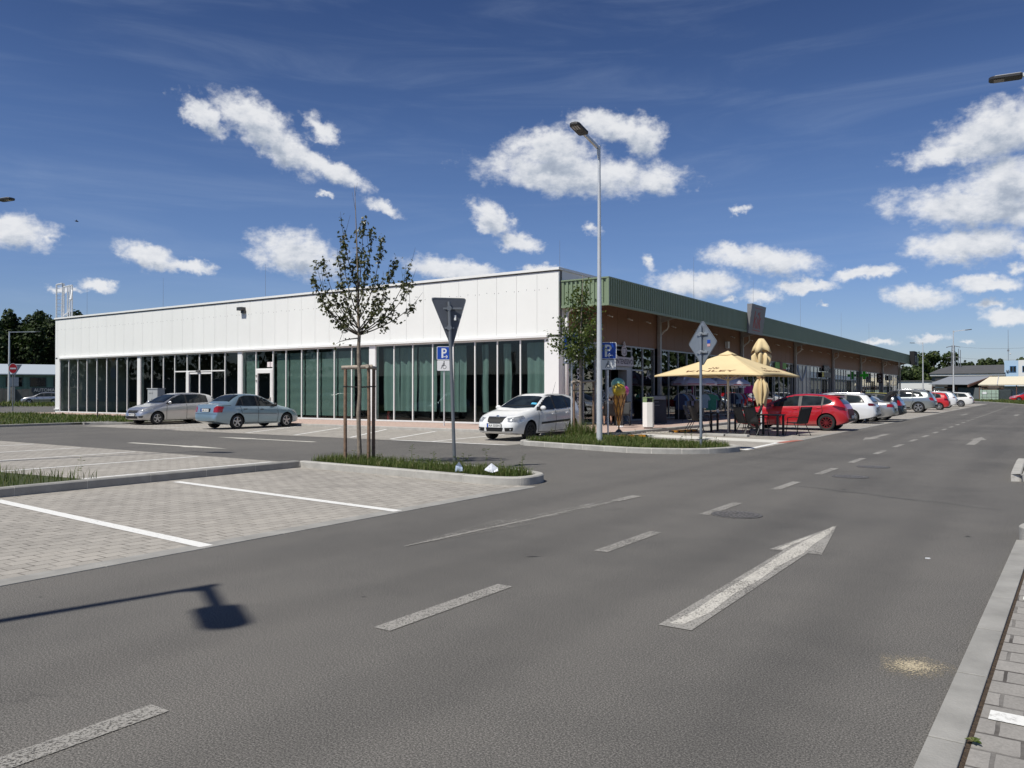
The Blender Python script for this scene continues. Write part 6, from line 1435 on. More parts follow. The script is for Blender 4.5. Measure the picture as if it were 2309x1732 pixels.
h = sb_.ray_cast(Vector((6, 0, .62)), Vector((-1, 0, 0)))[0]; m = MB(); m.lathe([(.05, -.005), (.05, .012), (.001, .016)], (h.x + .006, 0, .625), 14, 'X', cap=False); m.build('badge', M_CHR, sw_)
SED = dict(L=4.28, r=.30, ra=.355, axles=(.82, 3.32), paint=P_BLUEG, sx=1.03,
    top=[(0, .46), (.03, .58), (.12, .68), (.30, .76), (.7, .86), (1.12, .945), (1.35, 1.05), (2.0, 1.38), (2.3, 1.45), (2.7, 1.465), (3.0, 1.44), (3.3, 1.34), (3.62, 1.12), (3.78, 1.05), (4.05, 1.03), (4.18, .98), (4.24, .80), (4.28, .50)],
    belt=[(0, .44), (.12, .58), (.35, .70), (1.1, .855), (2.0, .90), (3.2, .945), (3.8, .955), (4.15, .90), (4.28, .46)],
    w=[(0, .46), (.03, .58), (.12, .68), (.3, .77), (.6, .82), (1.0, .845), (3.3, .845), (3.8, .82), (4.1, .77), (4.24, .70), (4.28, .58)],
    bot=[(0, .30), (.08, .22), (.5, .18), (3.6, .18), (4.0, .25), (4.28, .34)],
    rw=[(0, .42), (.12, .58), (.35, .66), (1.1, .74), (1.4, .70), (2.05, .58), (2.7, .57), (3.2, .56), (3.6, .62), (4.1, .68), (4.28, .5)],
    shield=(1.30, .67, 1.96, .545), rear_dir='T', rear=(3.58, .60, 3.06, .50),
    side=[[(1.48, .925), (2.26, .935), (2.26, 1.365), (2.02, 1.33), (1.72, 1.14)], [(2.36, .94), (3.02, .955), (3.02, 1.31), (2.85, 1.355), (2.36, 1.37)], [(3.07, .96), (3.34, .985), (3.07, 1.28)]],
    surround=[(1.32, .91), (3.42, .965), (3.1, 1.31), (2.86, 1.385), (2.1, 1.395), (1.9, 1.30)],
    seams=[[(1.32, .25), (1.30, .60), (1.34, .88)], [(2.31, .23), (2.31, .93)], [(2.31, .25), (2.95, .25), (3.02, .45), (3.14, .75), (3.18, .95)], [(3.60, .98), (4.0, .96)], [(1.32, .25), (2.31, .24)]],
    handles=[(2.14, .80), (2.95, .82)], handlemat=M_CPL, mirror=(1.50, .93), mirrormat=M_CPL,
    flank=[('side_moulding', [(1.4, .60), (3.1, .64), (3.1, .655), (1.4, .615)], M_SEAM)],
    head=[[(.12, .44, .58), (.12, .50, .68), (.46, .80, .76), (.52, .80, .70), (.35, .80, .58)]], tail=[[(.04, .52, .70), (.04, .55, .88), (.10, .66, .97), (.34, .80, .93), (.24, .82, .70)]],
    back=[('plate_recess', [(-.34, .86), (.34, .86), (.32, .72), (-.32, .72)], M_CPL), ('bumper_seam', [(-.70, .645), (.70, .645), (.70, .630), (-.70, .630)], M_SEAM), ('bumper_shadow_gap', [(-.55, .345), (.55, .345), (.55, .315), (-.55, .315)], M_CPL)],
    plate_b=('NM 531CI', .785, .50), spokes=5, rimk=.68, aerial=2.9)
ac_, *_r = car('pale_blue_sedan', 'pale blue sedan parked nose in before the teal blinds', -28.75, 22.3, R(90), SED)
KIA = dict(L=4.31, r=.325, ra=.375, axles=(.90, 3.55), paint=P_RED, sx=1.06,
    top=[(0, .48), (.03, .58), (.12, .68), (.30, .77), (.7, .88), (1.1, .965), (1.3, 1.05), (2.05, 1.38), (2.4, 1.455), (2.8, 1.47), (3.4, 1.43), (3.82, 1.36), (4.0, 1.20), (4.14, 1.02), (4.24, .85), (4.31, .52)],
    belt=[(0, .44), (.12, .58), (.35, .70), (1.1, .875), (2.2, .94), (3.3, 1.01), (3.8, 1.05), (4.1, .92), (4.31, .48)],
    w=[(0, .46), (.03, .60), (.12, .72), (.3, .81), (.7, .87), (1.1, .89), (3.5, .89), (3.9, .86), (4.15, .80), (4.27, .72), (4.31, .60)],
    bot=[(0, .28), (.08, .21), (.5, .17), (3.7, .17), (4.05, .25), (4.31, .36)],
    rw=[(0, .42), (.12, .60), (.35, .70), (1.1, .78), (1.4, .74), (2.1, .60), (2.8, .59), (3.6, .57), (4.1, .66), (4.31, .5)],
    shield=(1.28, .72, 2.00, .565), rear=(1.06, .62, 1.32, .50),
    side=[[(1.42, .945), (1.72, .955), (1.72, 1.12)], [(1.80, .96), (2.52, .975), (2.52, 1.375), (2.12, 1.335), (1.86, 1.19)], [(2.64, .98), (3.36, 1.02), (3.36, 1.34), (2.64, 1.38)], [(3.43, 1.035), (3.72, 1.11), (3.68, 1.20), (3.43, 1.32)]],
    surround=[(1.34, .93), (3.4, .995), (3.76, 1.09), (3.74, 1.19), (3.4, 1.365), (2.6, 1.41), (2.1, 1.37), (1.72, 1.17)],
    seams=[[(1.45, .24), (1.42, .60), (1.46, .90)], [(2.58, .22), (2.58, .95)], [(2.58, .24), (3.2, .24), (3.28, .45), (3.42, .78), (3.38, 1.0)]],
    handles=[(2.42, .86), (3.28, .90)], mirror=(1.60, .95),
    head=[[(.14, .44, .58), (.14, .52, .68), (.66, .84, .80), (.70, .84, .74), (.36, .84, .60)]], tail=[[(.10, .60, .80), (.12, .62, .90), (.52, .84, 1.0), (.58, .86, .96), (.30, .86, .82)]], tailmat=M_TLD,
    back=[('tailgate_dark', [(-.52, .86), (.52, .86), (.48, .60), (-.48, .60)], pm('dark_red_shade', (.12, .008, .012), .5, spec=.2)), ('lower_bumper', [(-.66, .46), (.66, .46), (.60, .34), (-.60, .34)], M_CPL)], plate_b=(' ', .54, .50),  # tailgate patch: shade on the car's rear painted as a darker red
    front=[('lower_grille', [(-.5, .44), (.5, .44), (.46, .30), (-.46, .30)], M_CPL)], rim=pm('red_black_rim', (.17, .018, .022), .35, .3, var=.5, scale=6), spokes=10, spw=(.018, .012), rimk=.70, spoiler=(3.55, 3.98, .58, 1.415, .07))
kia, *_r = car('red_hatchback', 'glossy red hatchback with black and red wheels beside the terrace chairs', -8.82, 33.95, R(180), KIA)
WAG = dict(L=4.63, r=.325, ra=.375, axles=(.90, 3.56), paint=P_WHITE2, sx=1.04,
    top=[(0, .48), (.03, .58), (.12, .70), (.30, .80), (.7, .90), (1.15, .975), (1.4, 1.07), (2.05, 1.39), (2.4, 1.47), (3.0, 1.49), (3.8, 1.46), (4.15, 1.40), (4.38, 1.16), (4.50, .98), (4.58, .84), (4.63, .52)],
    belt=[(0, .44), (.12, .58), (.35, .72), (1.1, .885), (2.2, .94), (3.3, .97), (4.1, .99), (4.45, .92), (4.63, .48)],
    w=[(0, .46), (.03, .60), (.12, .72), (.3, .81), (.7, .87), (1.1, .89), (3.7, .89), (4.2, .86), (4.48, .80), (4.59, .72), (4.63, .60)],
    bot=[(0, .28), (.08, .21), (.5, .18), (3.8, .18), (4.3, .25), (4.63, .36)],
    rw=[(0, .42), (.12, .60), (.35, .70), (1.1, .78), (1.4, .74), (2.1, .62), (2.8, .60), (3.8, .58), (4.4, .66), (4.63, .5)],
    shield=(1.34, .72, 2.00, .575), rear=(1.04, .62, 1.33, .53),
    side=[[(1.62, .965), (2.42, .975), (2.42, 1.385), (2.14, 1.35), (1.84, 1.18)], [(2.52, .98), (3.22, .99), (3.22, 1.385), (2.52, 1.395)], [(3.33, 1.0), (4.06, 1.04), (4.0, 1.16), (3.84, 1.32), (3.33, 1.38)]],
    surround=[(1.40, .94), (3.3, .965), (4.15, 1.01), (4.08, 1.17), (3.86, 1.36), (3.2, 1.415), (2.4, 1.42), (2.06, 1.37)],
    seams=[[(1.48, .24), (1.46, .60), (1.5, .92)], [(2.47, .22), (2.47, .96)], [(2.47, .24), (3.12, .24), (3.2, .45), (3.34, .78), (3.3, .99)]], handles=[(2.32, .85), (3.12, .87)], mirror=(1.62, .96),
    head=[[(.14, .44, .58), (.14, .52, .70), (.60, .84, .78), (.64, .84, .72), (.36, .84, .60)]], tail=[[(.03, .46, .86), (.03, .46, .96), (.30, .84, .99), (.34, .86, .93), (.30, .86, .86)]], tailmat=M_TLD,
    back=[('lower_bumper', [(-.70, .44), (.70, .44), (.62, .28), (-.62, .28)], M_CPL), ('bumper_seam', [(-.66, .60), (.66, .60), (.66, .585), (-.66, .585)], M_SEAM)], plate_b=(' ', .72, .50),
    spokes=10, split=0, twist=.5, spw=(.018, .012), rimk=.72, rails=(2.0, 4.1), spoiler=(4.08, 4.32, .54, 1.44, .05), spoilermat=M_CPL)
car('white_estate', 'white estate car with dark windows parked next to the red hatchback', -9.33, 42.3, R(180), WAG)
AUD = spec(SED, L=4.9, r=.335, ra=.385, axles=(.95, 3.78), paint=P_SILV2, sx=1.02,
    top=[(0, .48), (.03, .58), (.12, .70), (.35, .78), (.8, .88), (1.35, .965), (1.6, 1.06), (2.3, 1.37), (2.7, 1.455), (3.05, 1.46), (3.4, 1.42), (3.8, 1.30), (4.2, 1.10), (4.35, 1.06), (4.7, 1.03), (4.8, .96), (4.86, .78), (4.9, .50)],
    belt=[(0, .44), (.12, .58), (.35, .70), (1.3, .875), (2.3, .92), (3.6, .955), (4.3, .965), (4.75, .90), (4.9, .46)],
    w=[(0, .46), (.03, .62), (.12, .74), (.3, .84), (.7, .90), (1.1, .925), (3.9, .925), (4.4, .90), (4.72, .84), (4.86, .76), (4.9, .62)],
    bot=[(0, .28), (.08, .21), (.5, .18), (4.1, .18), (4.6, .25), (4.9, .34)],
    rw=[(0, .42), (.12, .62), (.35, .72), (1.3, .82), (1.7, .76), (2.4, .62), (3.0, .60), (3.6, .60), (4.2, .68), (4.7, .74), (4.9, .5)],
    shield=(1.55, .74, 2.26, .58), rear=(4.16, .64, 3.52, .52),
    side=[[(1.78, .94), (2.62, .95), (2.62, 1.37), (2.34, 1.33), (2.02, 1.15)], [(2.72, .955), (3.42, .97), (3.42, 1.34), (2.72, 1.38)], [(3.48, .975), (3.85, 1.0), (3.48, 1.30)]],
    surround=[(1.60, .925), (3.95, .98), (3.5, 1.34), (3.2, 1.395), (2.6, 1.405), (2.3, 1.355)],
    seams=[[(1.6, .25), (1.58, .60), (1.62, .9)], [(2.67, .23), (2.67, .94)], [(2.67, .25), (3.36, .25), (3.44, .45), (3.58, .78), (3.55, .97)]], handles=[(2.5, .84), (3.35, .86)], mirror=(1.8, .94), handlemat=P_SILV2, mirrormat=P_SILV2, flank=[],
    tail=[[(.03, .42, .76), (.03, .44, .90), (.30, .86, .92), (.34, .88, .76)]], back=[('lower_bumper', [(-.7, .34), (.7, .34), (.62, .26), (-.62, .26)], M_CPL)], plate_b=(' ', .62, .50), head=[[(.14, .44, .60), (.14, .54, .70), (.55, .86, .76), (.6, .86, .68), (.36, .86, .6)]], aerial=None, spokes=10, spw=(.02, .016))
au, *_r = car('silver_sedan', 'silver sedan with its black-lined boot lid standing open', -9.05, 45.1, R(180), AUD)
m = MB(); pr = [(-1.93, 1.12), (-2.02, 1.32), (-2.16, 1.50), (-2.36, 1.60), (-2.44, 1.57), (-2.40, 1.42), (-2.26, 1.34), (-2.14, 1.20), (-2.10, 1.06)]; n = len(pr)
m.add([(a, -.62, b) for a, b in pr] + [(a, .62, b) for a, b in pr], [tuple(range(n - 1, -1, -1)), tuple(range(n, 2 * n))] + [(i, (i + 1) % n, n + (i + 1) % n, n + i) for i in range(n)]); bl = m.build('boot_lid', M_CPL, au, bevel=.02)
m = MB(); m.box(-2.34, -2.22, -.48, -.30, 1.34, 1.40); m.box(-2.34, -2.22, .30, .48, 1.34, 1.40); m.build('lid_lamp', M_TL, bl)
DEST = spec(WAG, paint=P_DBLUE, sx=1.0, rails=None, tail=[[(.03, .52, .80), (.03, .56, 1.06), (.22, .82, 1.08), (.24, .86, .80)]], tailmat=M_TL, plate_b=(' ', .74, .5), spoilermat=P_DBLUE, split=0, twist=0, spokes=5, spw=(.035, .025))
de, dpatch, db, dP, dL, dk = car('dark_estate', 'dark blue estate car with yellow roof stripes behind the open boot lid', -8.85, 47.9, R(180), DEST)
dpatch('roof_stripe', [[(2.2, yy - .14, 0), (3.95, yy - .14, 0), (3.95, yy + .14, 0), (2.2, yy + .14, 0)] for yy in (.34, -.34)], 'T', pm('yellow_stripe_film', (.62, .55, .06), .35), eps=.008)
SUV = dict(L=5.09, r=.385, ra=.44, axles=(.98, 3.98), paint=P_GREY, sx=1.0,
    top=[(0, .60), (.03, .72), (.12, .84), (.35, .95), (.8, 1.05), (1.3, 1.13), (1.55, 1.22), (2.25, 1.60), (2.6, 1.70), (3.2, 1.735), (4.0, 1.70), (4.5, 1.62), (4.78, 1.34), (4.93, 1.10), (5.04, .90), (5.09, .6)],
    belt=[(0, .55), (.12, .70), (.35, .85), (1.3, 1.03), (2.5, 1.09), (3.8, 1.14), (4.6, 1.17), (4.95, 1.0), (5.09, .56)],
    w=[(0, .50), (.03, .68), (.12, .82), (.3, .91), (.7, .97), (1.1, .99), (4.2, .99), (4.6, .96), (4.92, .89), (5.05, .80), (5.09, .68)],
    bot=[(0, .36), (.08, .30), (.5, .26), (4.2, .26), (4.7, .33), (5.09, .45)],
    rw=[(0, .46), (.12, .68), (.35, .78), (1.3, .88), (1.65, .82), (2.35, .68), (3.2, .67), (4.2, .65), (4.8, .74), (5.09, .58)],
    shield=(1.50, .80, 2.22, .63), rear=(1.22, .70, 1.53, .58),
    side=[[(1.75, 1.115), (2.62, 1.13), (2.62, 1.59), (2.36, 1.555), (2.02, 1.36)], [(2.72, 1.135), (3.52, 1.155), (3.52, 1.585), (2.72, 1.60)], [(3.60, 1.16), (4.30, 1.20), (4.22, 1.30), (4.02, 1.50), (3.60, 1.575)]],
    surround=[(1.55, 1.09), (4.4, 1.175), (4.3, 1.31), (4.06, 1.54), (3.5, 1.62), (2.6, 1.635), (2.3, 1.59)],
    seams=[[(1.6, .34), (1.58, .75), (1.62, 1.07)], [(2.67, .32), (2.67, 1.11)], [(2.67, .34), (3.4, .34), (3.5, .55), (3.66, .95), (3.6, 1.14)]], handles=[(2.52, 1.0), (3.45, 1.03)], mirror=(1.76, 1.11),
    flank=[('sill_trim', [(1.5, .34), (3.42, .34), (3.42, .44), (1.5, .44)], M_CPL), ('sill_chrome', [(1.5, .44), (3.42, .44), (3.42, .475), (1.5, .475)], M_CHR)],
    head=[[(.14, .50, .74), (.14, .60, .86), (.6, .92, .95), (.64, .92, .86), (.36, .92, .74)]], tail=[[(.05, .60, .90), (.08, .60, 1.08), (.34, .92, 1.12), (.40, .95, 1.05), (.28, .95, .90)]],
    back=[('lower_bumper', [(-.78, .58), (.78, .58), (.70, .38), (-.70, .38)], M_CPL)], plate_b=(' ', .80, .52), spokes=5, split=.16, spw=(.026, .02), rimk=.72, rails=(2.3, 4.5), spoiler=(4.42, 4.70, .62, 1.66, .06), spoilermat=M_CPL)
car('grey_suv', 'large silver grey off-road car, tallest in the parked row', -9.50, 66.4, R(180), SUV)
car('red_hatchback', 'small bright red hatchback parked past the large silver grey car', -9.05, 76.9, R(180), spec(HATCH, paint=P_RED2, sx=1.0, surround=HATCH['surround'], rim=M_RIM, tail=[[(.03, .60, .80), (.03, .62, .95), (.34, .80, .98), (.30, .82, .82)]], tailmat=M_TLD, plate_b=(' ', .66, .5), spoiler=(3.3, 3.68, .55, 1.455, .06), aerial=None, flank=[]))
car('white_suv', 'white sport utility car with black lower bumper behind the small red hatchback', -9.35, 85.4, R(180), spec(SUV, L=4.30, sx=1.0, paint=P_WHITE2, r=.35, ra=.40, axles=(.85, 3.42),
    top=[(a * .845, .03 + b * .90) for a, b in SUV['top']], belt=[(a * .845, .03 + b * .90) for a, b in SUV['belt']], w=[(a * .845, b * .92) for a, b in SUV['w']], bot=[(a * .845, b * .92) for a, b in SUV['bot']], rw=[(a * .845, b * .92) for a, b in SUV['rw']],
    shield=(1.27, .74, 1.875, .58), rear=(1.12, .62, 1.40, .52), side=[[(a * .845, .03 + b * .90) for a, b in p] for p in SUV['side']], surround=[(a * .845, .03 + b * .90) for a, b in SUV['surround']], seams=[], handles=[], mirror=(1.49, 1.03), flank=[], tail=[[(.03, .40, .96), (.03, .44, 1.04), (.30, .84, 1.06), (.34, .86, .98)]], tailmat=M_TLD, plate_b=(' ', .78, .5), rails=(1.95, 3.8), spoiler=(3.75, 3.98, .54, 1.52, .05), head=[]))
car('white_estate', 'white estate car parked farthest along the row by the distant lamp', -8.95, 94.6, R(180), spec(WAG, paint=P_WHITE, sx=1.06, plate_b=(' ', .72, .5), twist=0, spw=(.022, .016), rails=None, spoilermat=P_WHITE))
# cars beyond: by the far left street and by the containers
car('silver_estate', 'silver estate car parked by the grey fence at the far left', -104.2, 49.8, R(245), spec(WAG, paint=P_SILV, sx=1.0, tail=[[(.03, .60, .80), (.05, .62, 1.0), (.25, .82, 1.02), (.25, .86, .80)]], tailmat=M_TL, plate_b=None, spokes=6, twist=0, spw=(.03, .025), rails=(2.0, 4.1), flank=[('side_moulding', [(1.4, .50), (3.3, .50), (3.3, .56), (1.4, .56)], M_CPL)]), z=0)
car('dark_hatchback', 'dark maroon hatchback half hidden behind the signs at the far left', -108.3, 44.2, R(285), spec(HATCH, paint=P_DARK, sx=1.1, aerial=None, plate_b=None), z=0)
car('red_pickup', 'red estate car partly hidden behind the dark container', -2.9, 146.5, R(200), spec(WAG, paint=P_RED2, plate_b=None, rails=None, seams=[], handles=[]), z=.05)
car('blue_car', 'small blue car at the right edge behind the containers', -1.3, 152, R(180), spec(HATCH, paint=paint('blue_car_paint', (.03, .09, .26), .2), plate_b=None, seams=[], handles=[], aerial=None), z=.05)
# ================================================================== goods before the shop, people
M_HANG = pm('hanger_metal', (.30, .30, .31), .35, .6); M_KIKP = pm('pale_lilac_canvas', (.50, .48, .55), .8, var=.05); M_REDP = pm('red_print', (.42, .02, .02), .6)
def kik_parasol(x, y, label, r=1.25, h=2.55):
    t = thing('parasol', label, 'parasol', (x, y, .118), group='pale parasols over the clothes racks')
    m = MB(); N = 8
    def pt(k, u, v):
        a0, a1 = 2 * math.pi * k / N, 2 * math.pi * (k + 1) / N; a = a0 + (a1 - a0) * u; sag = math.cos(math.pi / N) / math.cos(a - (a0 + a1) / 2); rr = r * v * sag
        return (rr * math.cos(a), rr * math.sin(a), h - .62 * v ** 1.25)
    for k in range(N): m.grid(lambda u, v: pt(k, u, v), 4, 6); m.grid(lambda u, v: tuple(np.add(pt(k, u, 1), (0, 0, -.17 * v))), 4, 1)
    o = m.build('canopy', M_KIKP, t, smooth=True, fixn=False, auto=20); o.modifiers.new('s', 'SOLIDIFY').thickness = .005
    m = MB()
    for k in range(N):
        am = 2 * math.pi * (k + .5) / N; px, py = -math.sin(am), math.cos(am)
        def fn(a, b, am=am, px=px, py=py): v = .50 + (.30 - b) * .75; rr = r * v * .93; return (rr * math.cos(am) + px * a, rr * math.sin(am) + py * a, h - .62 * v ** 1.25 + .03)
        kik_letters(m, fn, .26); f3 = lambda a, b, am=am, px=px, py=py: (r * .935 * math.cos(am) + px * a, r * .935 * math.sin(am) + py * a, h - .62 - .10 + b); stroke(m, [(-.30, 0), (.30, 0)], .035, f3)
    m.build('lettering', M_REDP, o, fixn=False)
    m = MB(); m.tube([(0, 0, 0), (0, 0, h)], .022, 8); m.build('pole', M_HANG, t)
    m = MB(); m.lathe([(.25, 0), (.25, .06), (.05, .10)], n=16); m.build('base', M_CONCD, t)
kik_parasol(-15.35, 39.6, 'pale lilac kik parasol at the left over the clothes racks')
kik_parasol(-15.15, 43.2, 'pale lilac kik parasol in the middle over the clothes racks')
kik_parasol(-15.5, 45.6, 'pale lilac kik parasol at the right over the clothes racks')
CLOTH = {}
def clothmat(h): 
    if h not in CLOTH: CLOTH[h] = pm('cloth_' + {'w': 'lilac', 't': 'teal', 'b': 'blue', 'n': 'navy', 'p': 'pink', 'k': 'black', 'g': 'grey', 'c': 'pale_blue', 'r': 'red'}[h], {'w': (.36, .36, .50), 't': (.04, .22, .16), 'b': (.10, .22, .42), 'n': (.02, .03, .07), 'p': (.50, .04, .22), 'k': (.015, .015, .016), 'g': (.16, .15, .15), 'c': (.20, .29, .38), 'r': (.35, .03, .03)}[h], .9, var=.2, scale=14)
    return CLOTH[h]
def garment(x, y, ztop, col, rz, label, ln=.72, wd=.52):
    m = MB(); out = [(-.10, 0), (.10, 0), (wd * .5, -.09), (wd * .72, -.30), (wd * .54, -.36), (wd * .44, -.24), (wd * .43, -ln), (-wd * .43, -ln), (-wd * .44, -.24), (-wd * .54, -.36), (-wd * .72, -.30), (-wd * .5, -.09)]
    n = len(out); wv = lambda a, b: .03 * math.sin(14 * a + 2 * b) * min(1, -b * 2)
    m.add([(a, -.035 + wv(a, b), b) for a, b in out] + [(a, .035 + wv(a, b), b) for a, b in out], [tuple(range(n - 1, -1, -1)), tuple(range(n, 2 * n))] + [(i, (i + 1) % n, n + (i + 1) % n, n + i) for i in range(n)])
    o = m.build('shirt', clothmat(col), None); o.location = (x, y, ztop); o.rotation_euler = (0, 0, rz); return tag(o, label, 'shirt', 'shirts on the racks before the shop')
def rack(x, y, ln, label, rz=R(90), h=1.35):
    t = thing('clothes_rack', label, 'clothes rack', (x, y, .118), rz, group='clothes racks before the shop')
    m = MB()
    for a in (-ln / 2, ln / 2): m.tube([(a, -.22, 0), (a, .22, 0)], .018, 6); m.tube([(a, 0, 0), (a, 0, h)], .018, 6)
    m.build('stand', M_HANG, t); m = MB(); m.tube([(-ln / 2, 0, h), (ln / 2, 0, h)], .018, 6); m.build('rail', M_HANG, t)
    m = MB(); m.tube([(0, 0, h), (0, 0, h + .45)], .008, 5); m.build('sign_holder', M_HANG, t)
    m = MB(); m.box(-.16, .16, -.008, .008, h + .40, h + .82); p_ = m.build('price_card', M_SWHITE, t); m = MB()
    for sg in (-1, 1): add_text(m, '3', .40, lambda a, b: (a * -sg, -.0095 * -sg, h + .46 + b), .012)
    m.build('numeral', M_TXT, p_)
rack(-15.45, 38.7, 1.7, 'clothes rack with grey and lilac shirts left under the parasols'); rack(-15.25, 41.8, 2.0, 'clothes rack with the teal shirt at its front'); rack(-15.5, 46.9, 2.2, 'clothes rack with blue and red items near the red shopping trolley')
for i, (dy, c, l) in enumerate(((-.7, 'n', 'navy shirt at the far left of the left rack'), (-.45, 'b', 'dull blue shirt second on the left rack'), (-.05, 'g', 'grey shirt in the middle of the left rack'), (.18, 'k', 'black shirt beside the grey one on the left rack'), (.5, 'w', 'long pale lilac shirt at the right of the left rack'))):
    garment(-15.42, 38.7 + dy, 1.43, c, R(40) if c != 'w' else R(22), l, .78 if c != 'w' else 1.05)
for i, (dy, c, l) in enumerate(((-.95, 'c', 'pale blue shirt at the left of the middle rack'), (-.55, 't', 'large teal shirt facing the terrace'), (.0, 'b', 'blue shirt right of the teal one'), (.2, 'p', 'pink shirt between two blue ones'), (.4, 'c', 'pale blue shirt right of the pink one'), (.62, 'n', 'navy shirt on the middle rack'), (.85, 'k', 'black shirt at the right end of the middle rack'))):
    garment(-15.2 + (.2 if c == 't' else 0), 41.8 + dy, 1.43, c, R(25) if c == 't' else R(62), l, .86 if c == 't' else .75, .62 if c == 't' else .5)
for i, (dy, c, l) in enumerate(((-.9, 'n', 'navy top at the left of the right rack'), (-.6, 'c', 'pale blue top second on the right rack'), (-.3, 'c', 'pale blue top third on the right rack'), (0, 'w', 'lilac top in the middle of the right rack'), (.3, 'r', 'red top on the right rack'), (.6, 'b', 'blue top on the right rack'), (.9, 'r', 'red top at the right end of the right rack'))):
    garment(-15.45, 46.9 + dy, 1.45, c, R(40), l, .6)
def price_card(x, y, z, label):
    t = thing('price_stand', label, 'sign', (x, y, .118), R(40), group='price cards on stands'); m = MB(); m.tube([(0, 0, 0), (0, 0, z)], .01, 5); m.build('stand', M_HANG, t); m = MB(); m.box(-.20, .20, -.01, .01, z, z + .45); p_ = m.build('card', M_SWHITE, t); m = MB(); add_text(m, '1', .40, lambda a, b: (a, -.012, z + .06 + b), .01); m.build('numeral', M_TXT, p_)
price_card(-15.1, 45.3, 1.62, 'white price card above the right clothes rack'); price_card(-15.3, 47.4, 1.68, 'white price card nearer the closed parasol')
m = MB(); m.grid(lambda u, v: (-.28 + .56 * u, .02 * math.sin(8 * u), .5 * v), 6, 4); o = m.build('towel', clothmat('p')); o.location = (-15.3, 48.6, 1.45); o.rotation_euler = (0, 0, R(40)); o.modifiers.new('s', 'SOLIDIFY').thickness = .02; tag(o, 'magenta cloth hung up before the shop windows', 'cloth')
t = thing('display_table', 'dark display table with folded clothes and a yellow price rail under the left parasol', 'table', (-15.9, 40.2, .118), R(90))
m = MB(); m.box(-1.1, 1.1, -.35, .35, .86, .90); m.build('table_top', M_BLK, t)
for a in (-1, 1): m = MB(); m.box(a * 1.0 - .03, a * 1.0 + .03, -.3, .3, 0, .86); m.build('leg', M_BLK, t)
m = MB(); m.box(-1.1, 1.1, -.37, -.352, 1.05, 1.12); m.build('price_rail', pm('yellow_rail', (.62, .58, .05), .5), t)
for k, c in enumerate('bnbnc'): m = MB(); m.box(-.9 + .36 * k, -.62 + .36 * k, -.28, .22, .905, 1.02 + .04 * (k % 2)); o = m.build('folded_clothes', clothmat(c)); o.rotation_euler = (0, 0, R(90)); o.location = (-15.9, 40.2, .118); o.data.transform(Matrix.Identity(4)); tag(o, ['folded blue clothes at the left end of the display table', 'folded navy clothes second on the display table', 'folded blue clothes in the middle of the display table', 'folded navy clothes fourth on the display table', 'folded pale blue clothes at the right end of the display table'][k], 'clothes', 'folded clothes on the display table')
t = thing('shopping_trolley', 'red shopping trolley standing before the shop behind the red hatchback', 'trolley', (-14.2, 47.6, .118), R(60))
m = MB(); m.add([(-.26, -.42, .45), (.26, -.42, .45), (.22, .40, .50), (-.22, .40, .50), (-.30, -.50, .98), (.30, -.50, .98), (.26, .46, .92), (-.26, .46, .92)], [(0, 1, 2, 3), (0, 4, 5, 1), (1, 5, 6, 2), (2, 6, 7, 3), (3, 7, 4, 0)]); m.build('basket', pm('red_plastic', (.45, .02, .03), .4), t)
m = MB(); m.tube([(-.25, -.62, 1.03), (.25, -.62, 1.03)], .02, 6); m.tube([(-.25, -.62, 1.03), (-.28, -.5, .96)], .015, 6); m.tube([(.25, -.62, 1.03), (.28, -.5, .96)], .015, 6); m.build('handle', pm('pale_handle', (.6, .6, .6), .4), t)
m = MB()
for a in (-.2, .2): m.tube([(a, .38, .12), (a, -.40, .14), (a, -.45, .5)], .015, 6)
m.build('frame', M_HANG, t)
for a in (-.2, .2):
    for b in (-.38, .36): m = MB(); m.lathe([(.06, -.015), (.06, .015)], (a, b, .06), 12, 'X'); m.build('wheel', M_BLK, t)
t = thing('plant_box', 'dark plant box with low green plants before the shop', 'planter', (-14.0, 45.9, .118), R(90)); m = MB(); m.box(-1.0, 1.0, -.2, .2, 0, .45); m.build('box', M_BLK, t); m = MB(); rr = random.Random(3)
for k in range(160):
    a, b = rr.uniform(-.95, .95), rr.uniform(-.18, .18); z = .45; an = rr.uniform(0, 6.28); l = rr.uniform(.06, .16); c_, s_ = math.cos(an), math.sin(an); m.add([(a, b, z), (a + c_ * l * .5 - s_ * .03, b + s_ * l * .5 + c_ * .03, z + l), (a + c_ * l, b + s_ * l, z + l * 1.3), (a + c_ * l * .5 + s_ * .03, b + s_ * l * .5 - c_ * .03, z + l)], [(0, 1, 2, 3)])
m.build('foliage', M_BLADE, t, fixn=False)

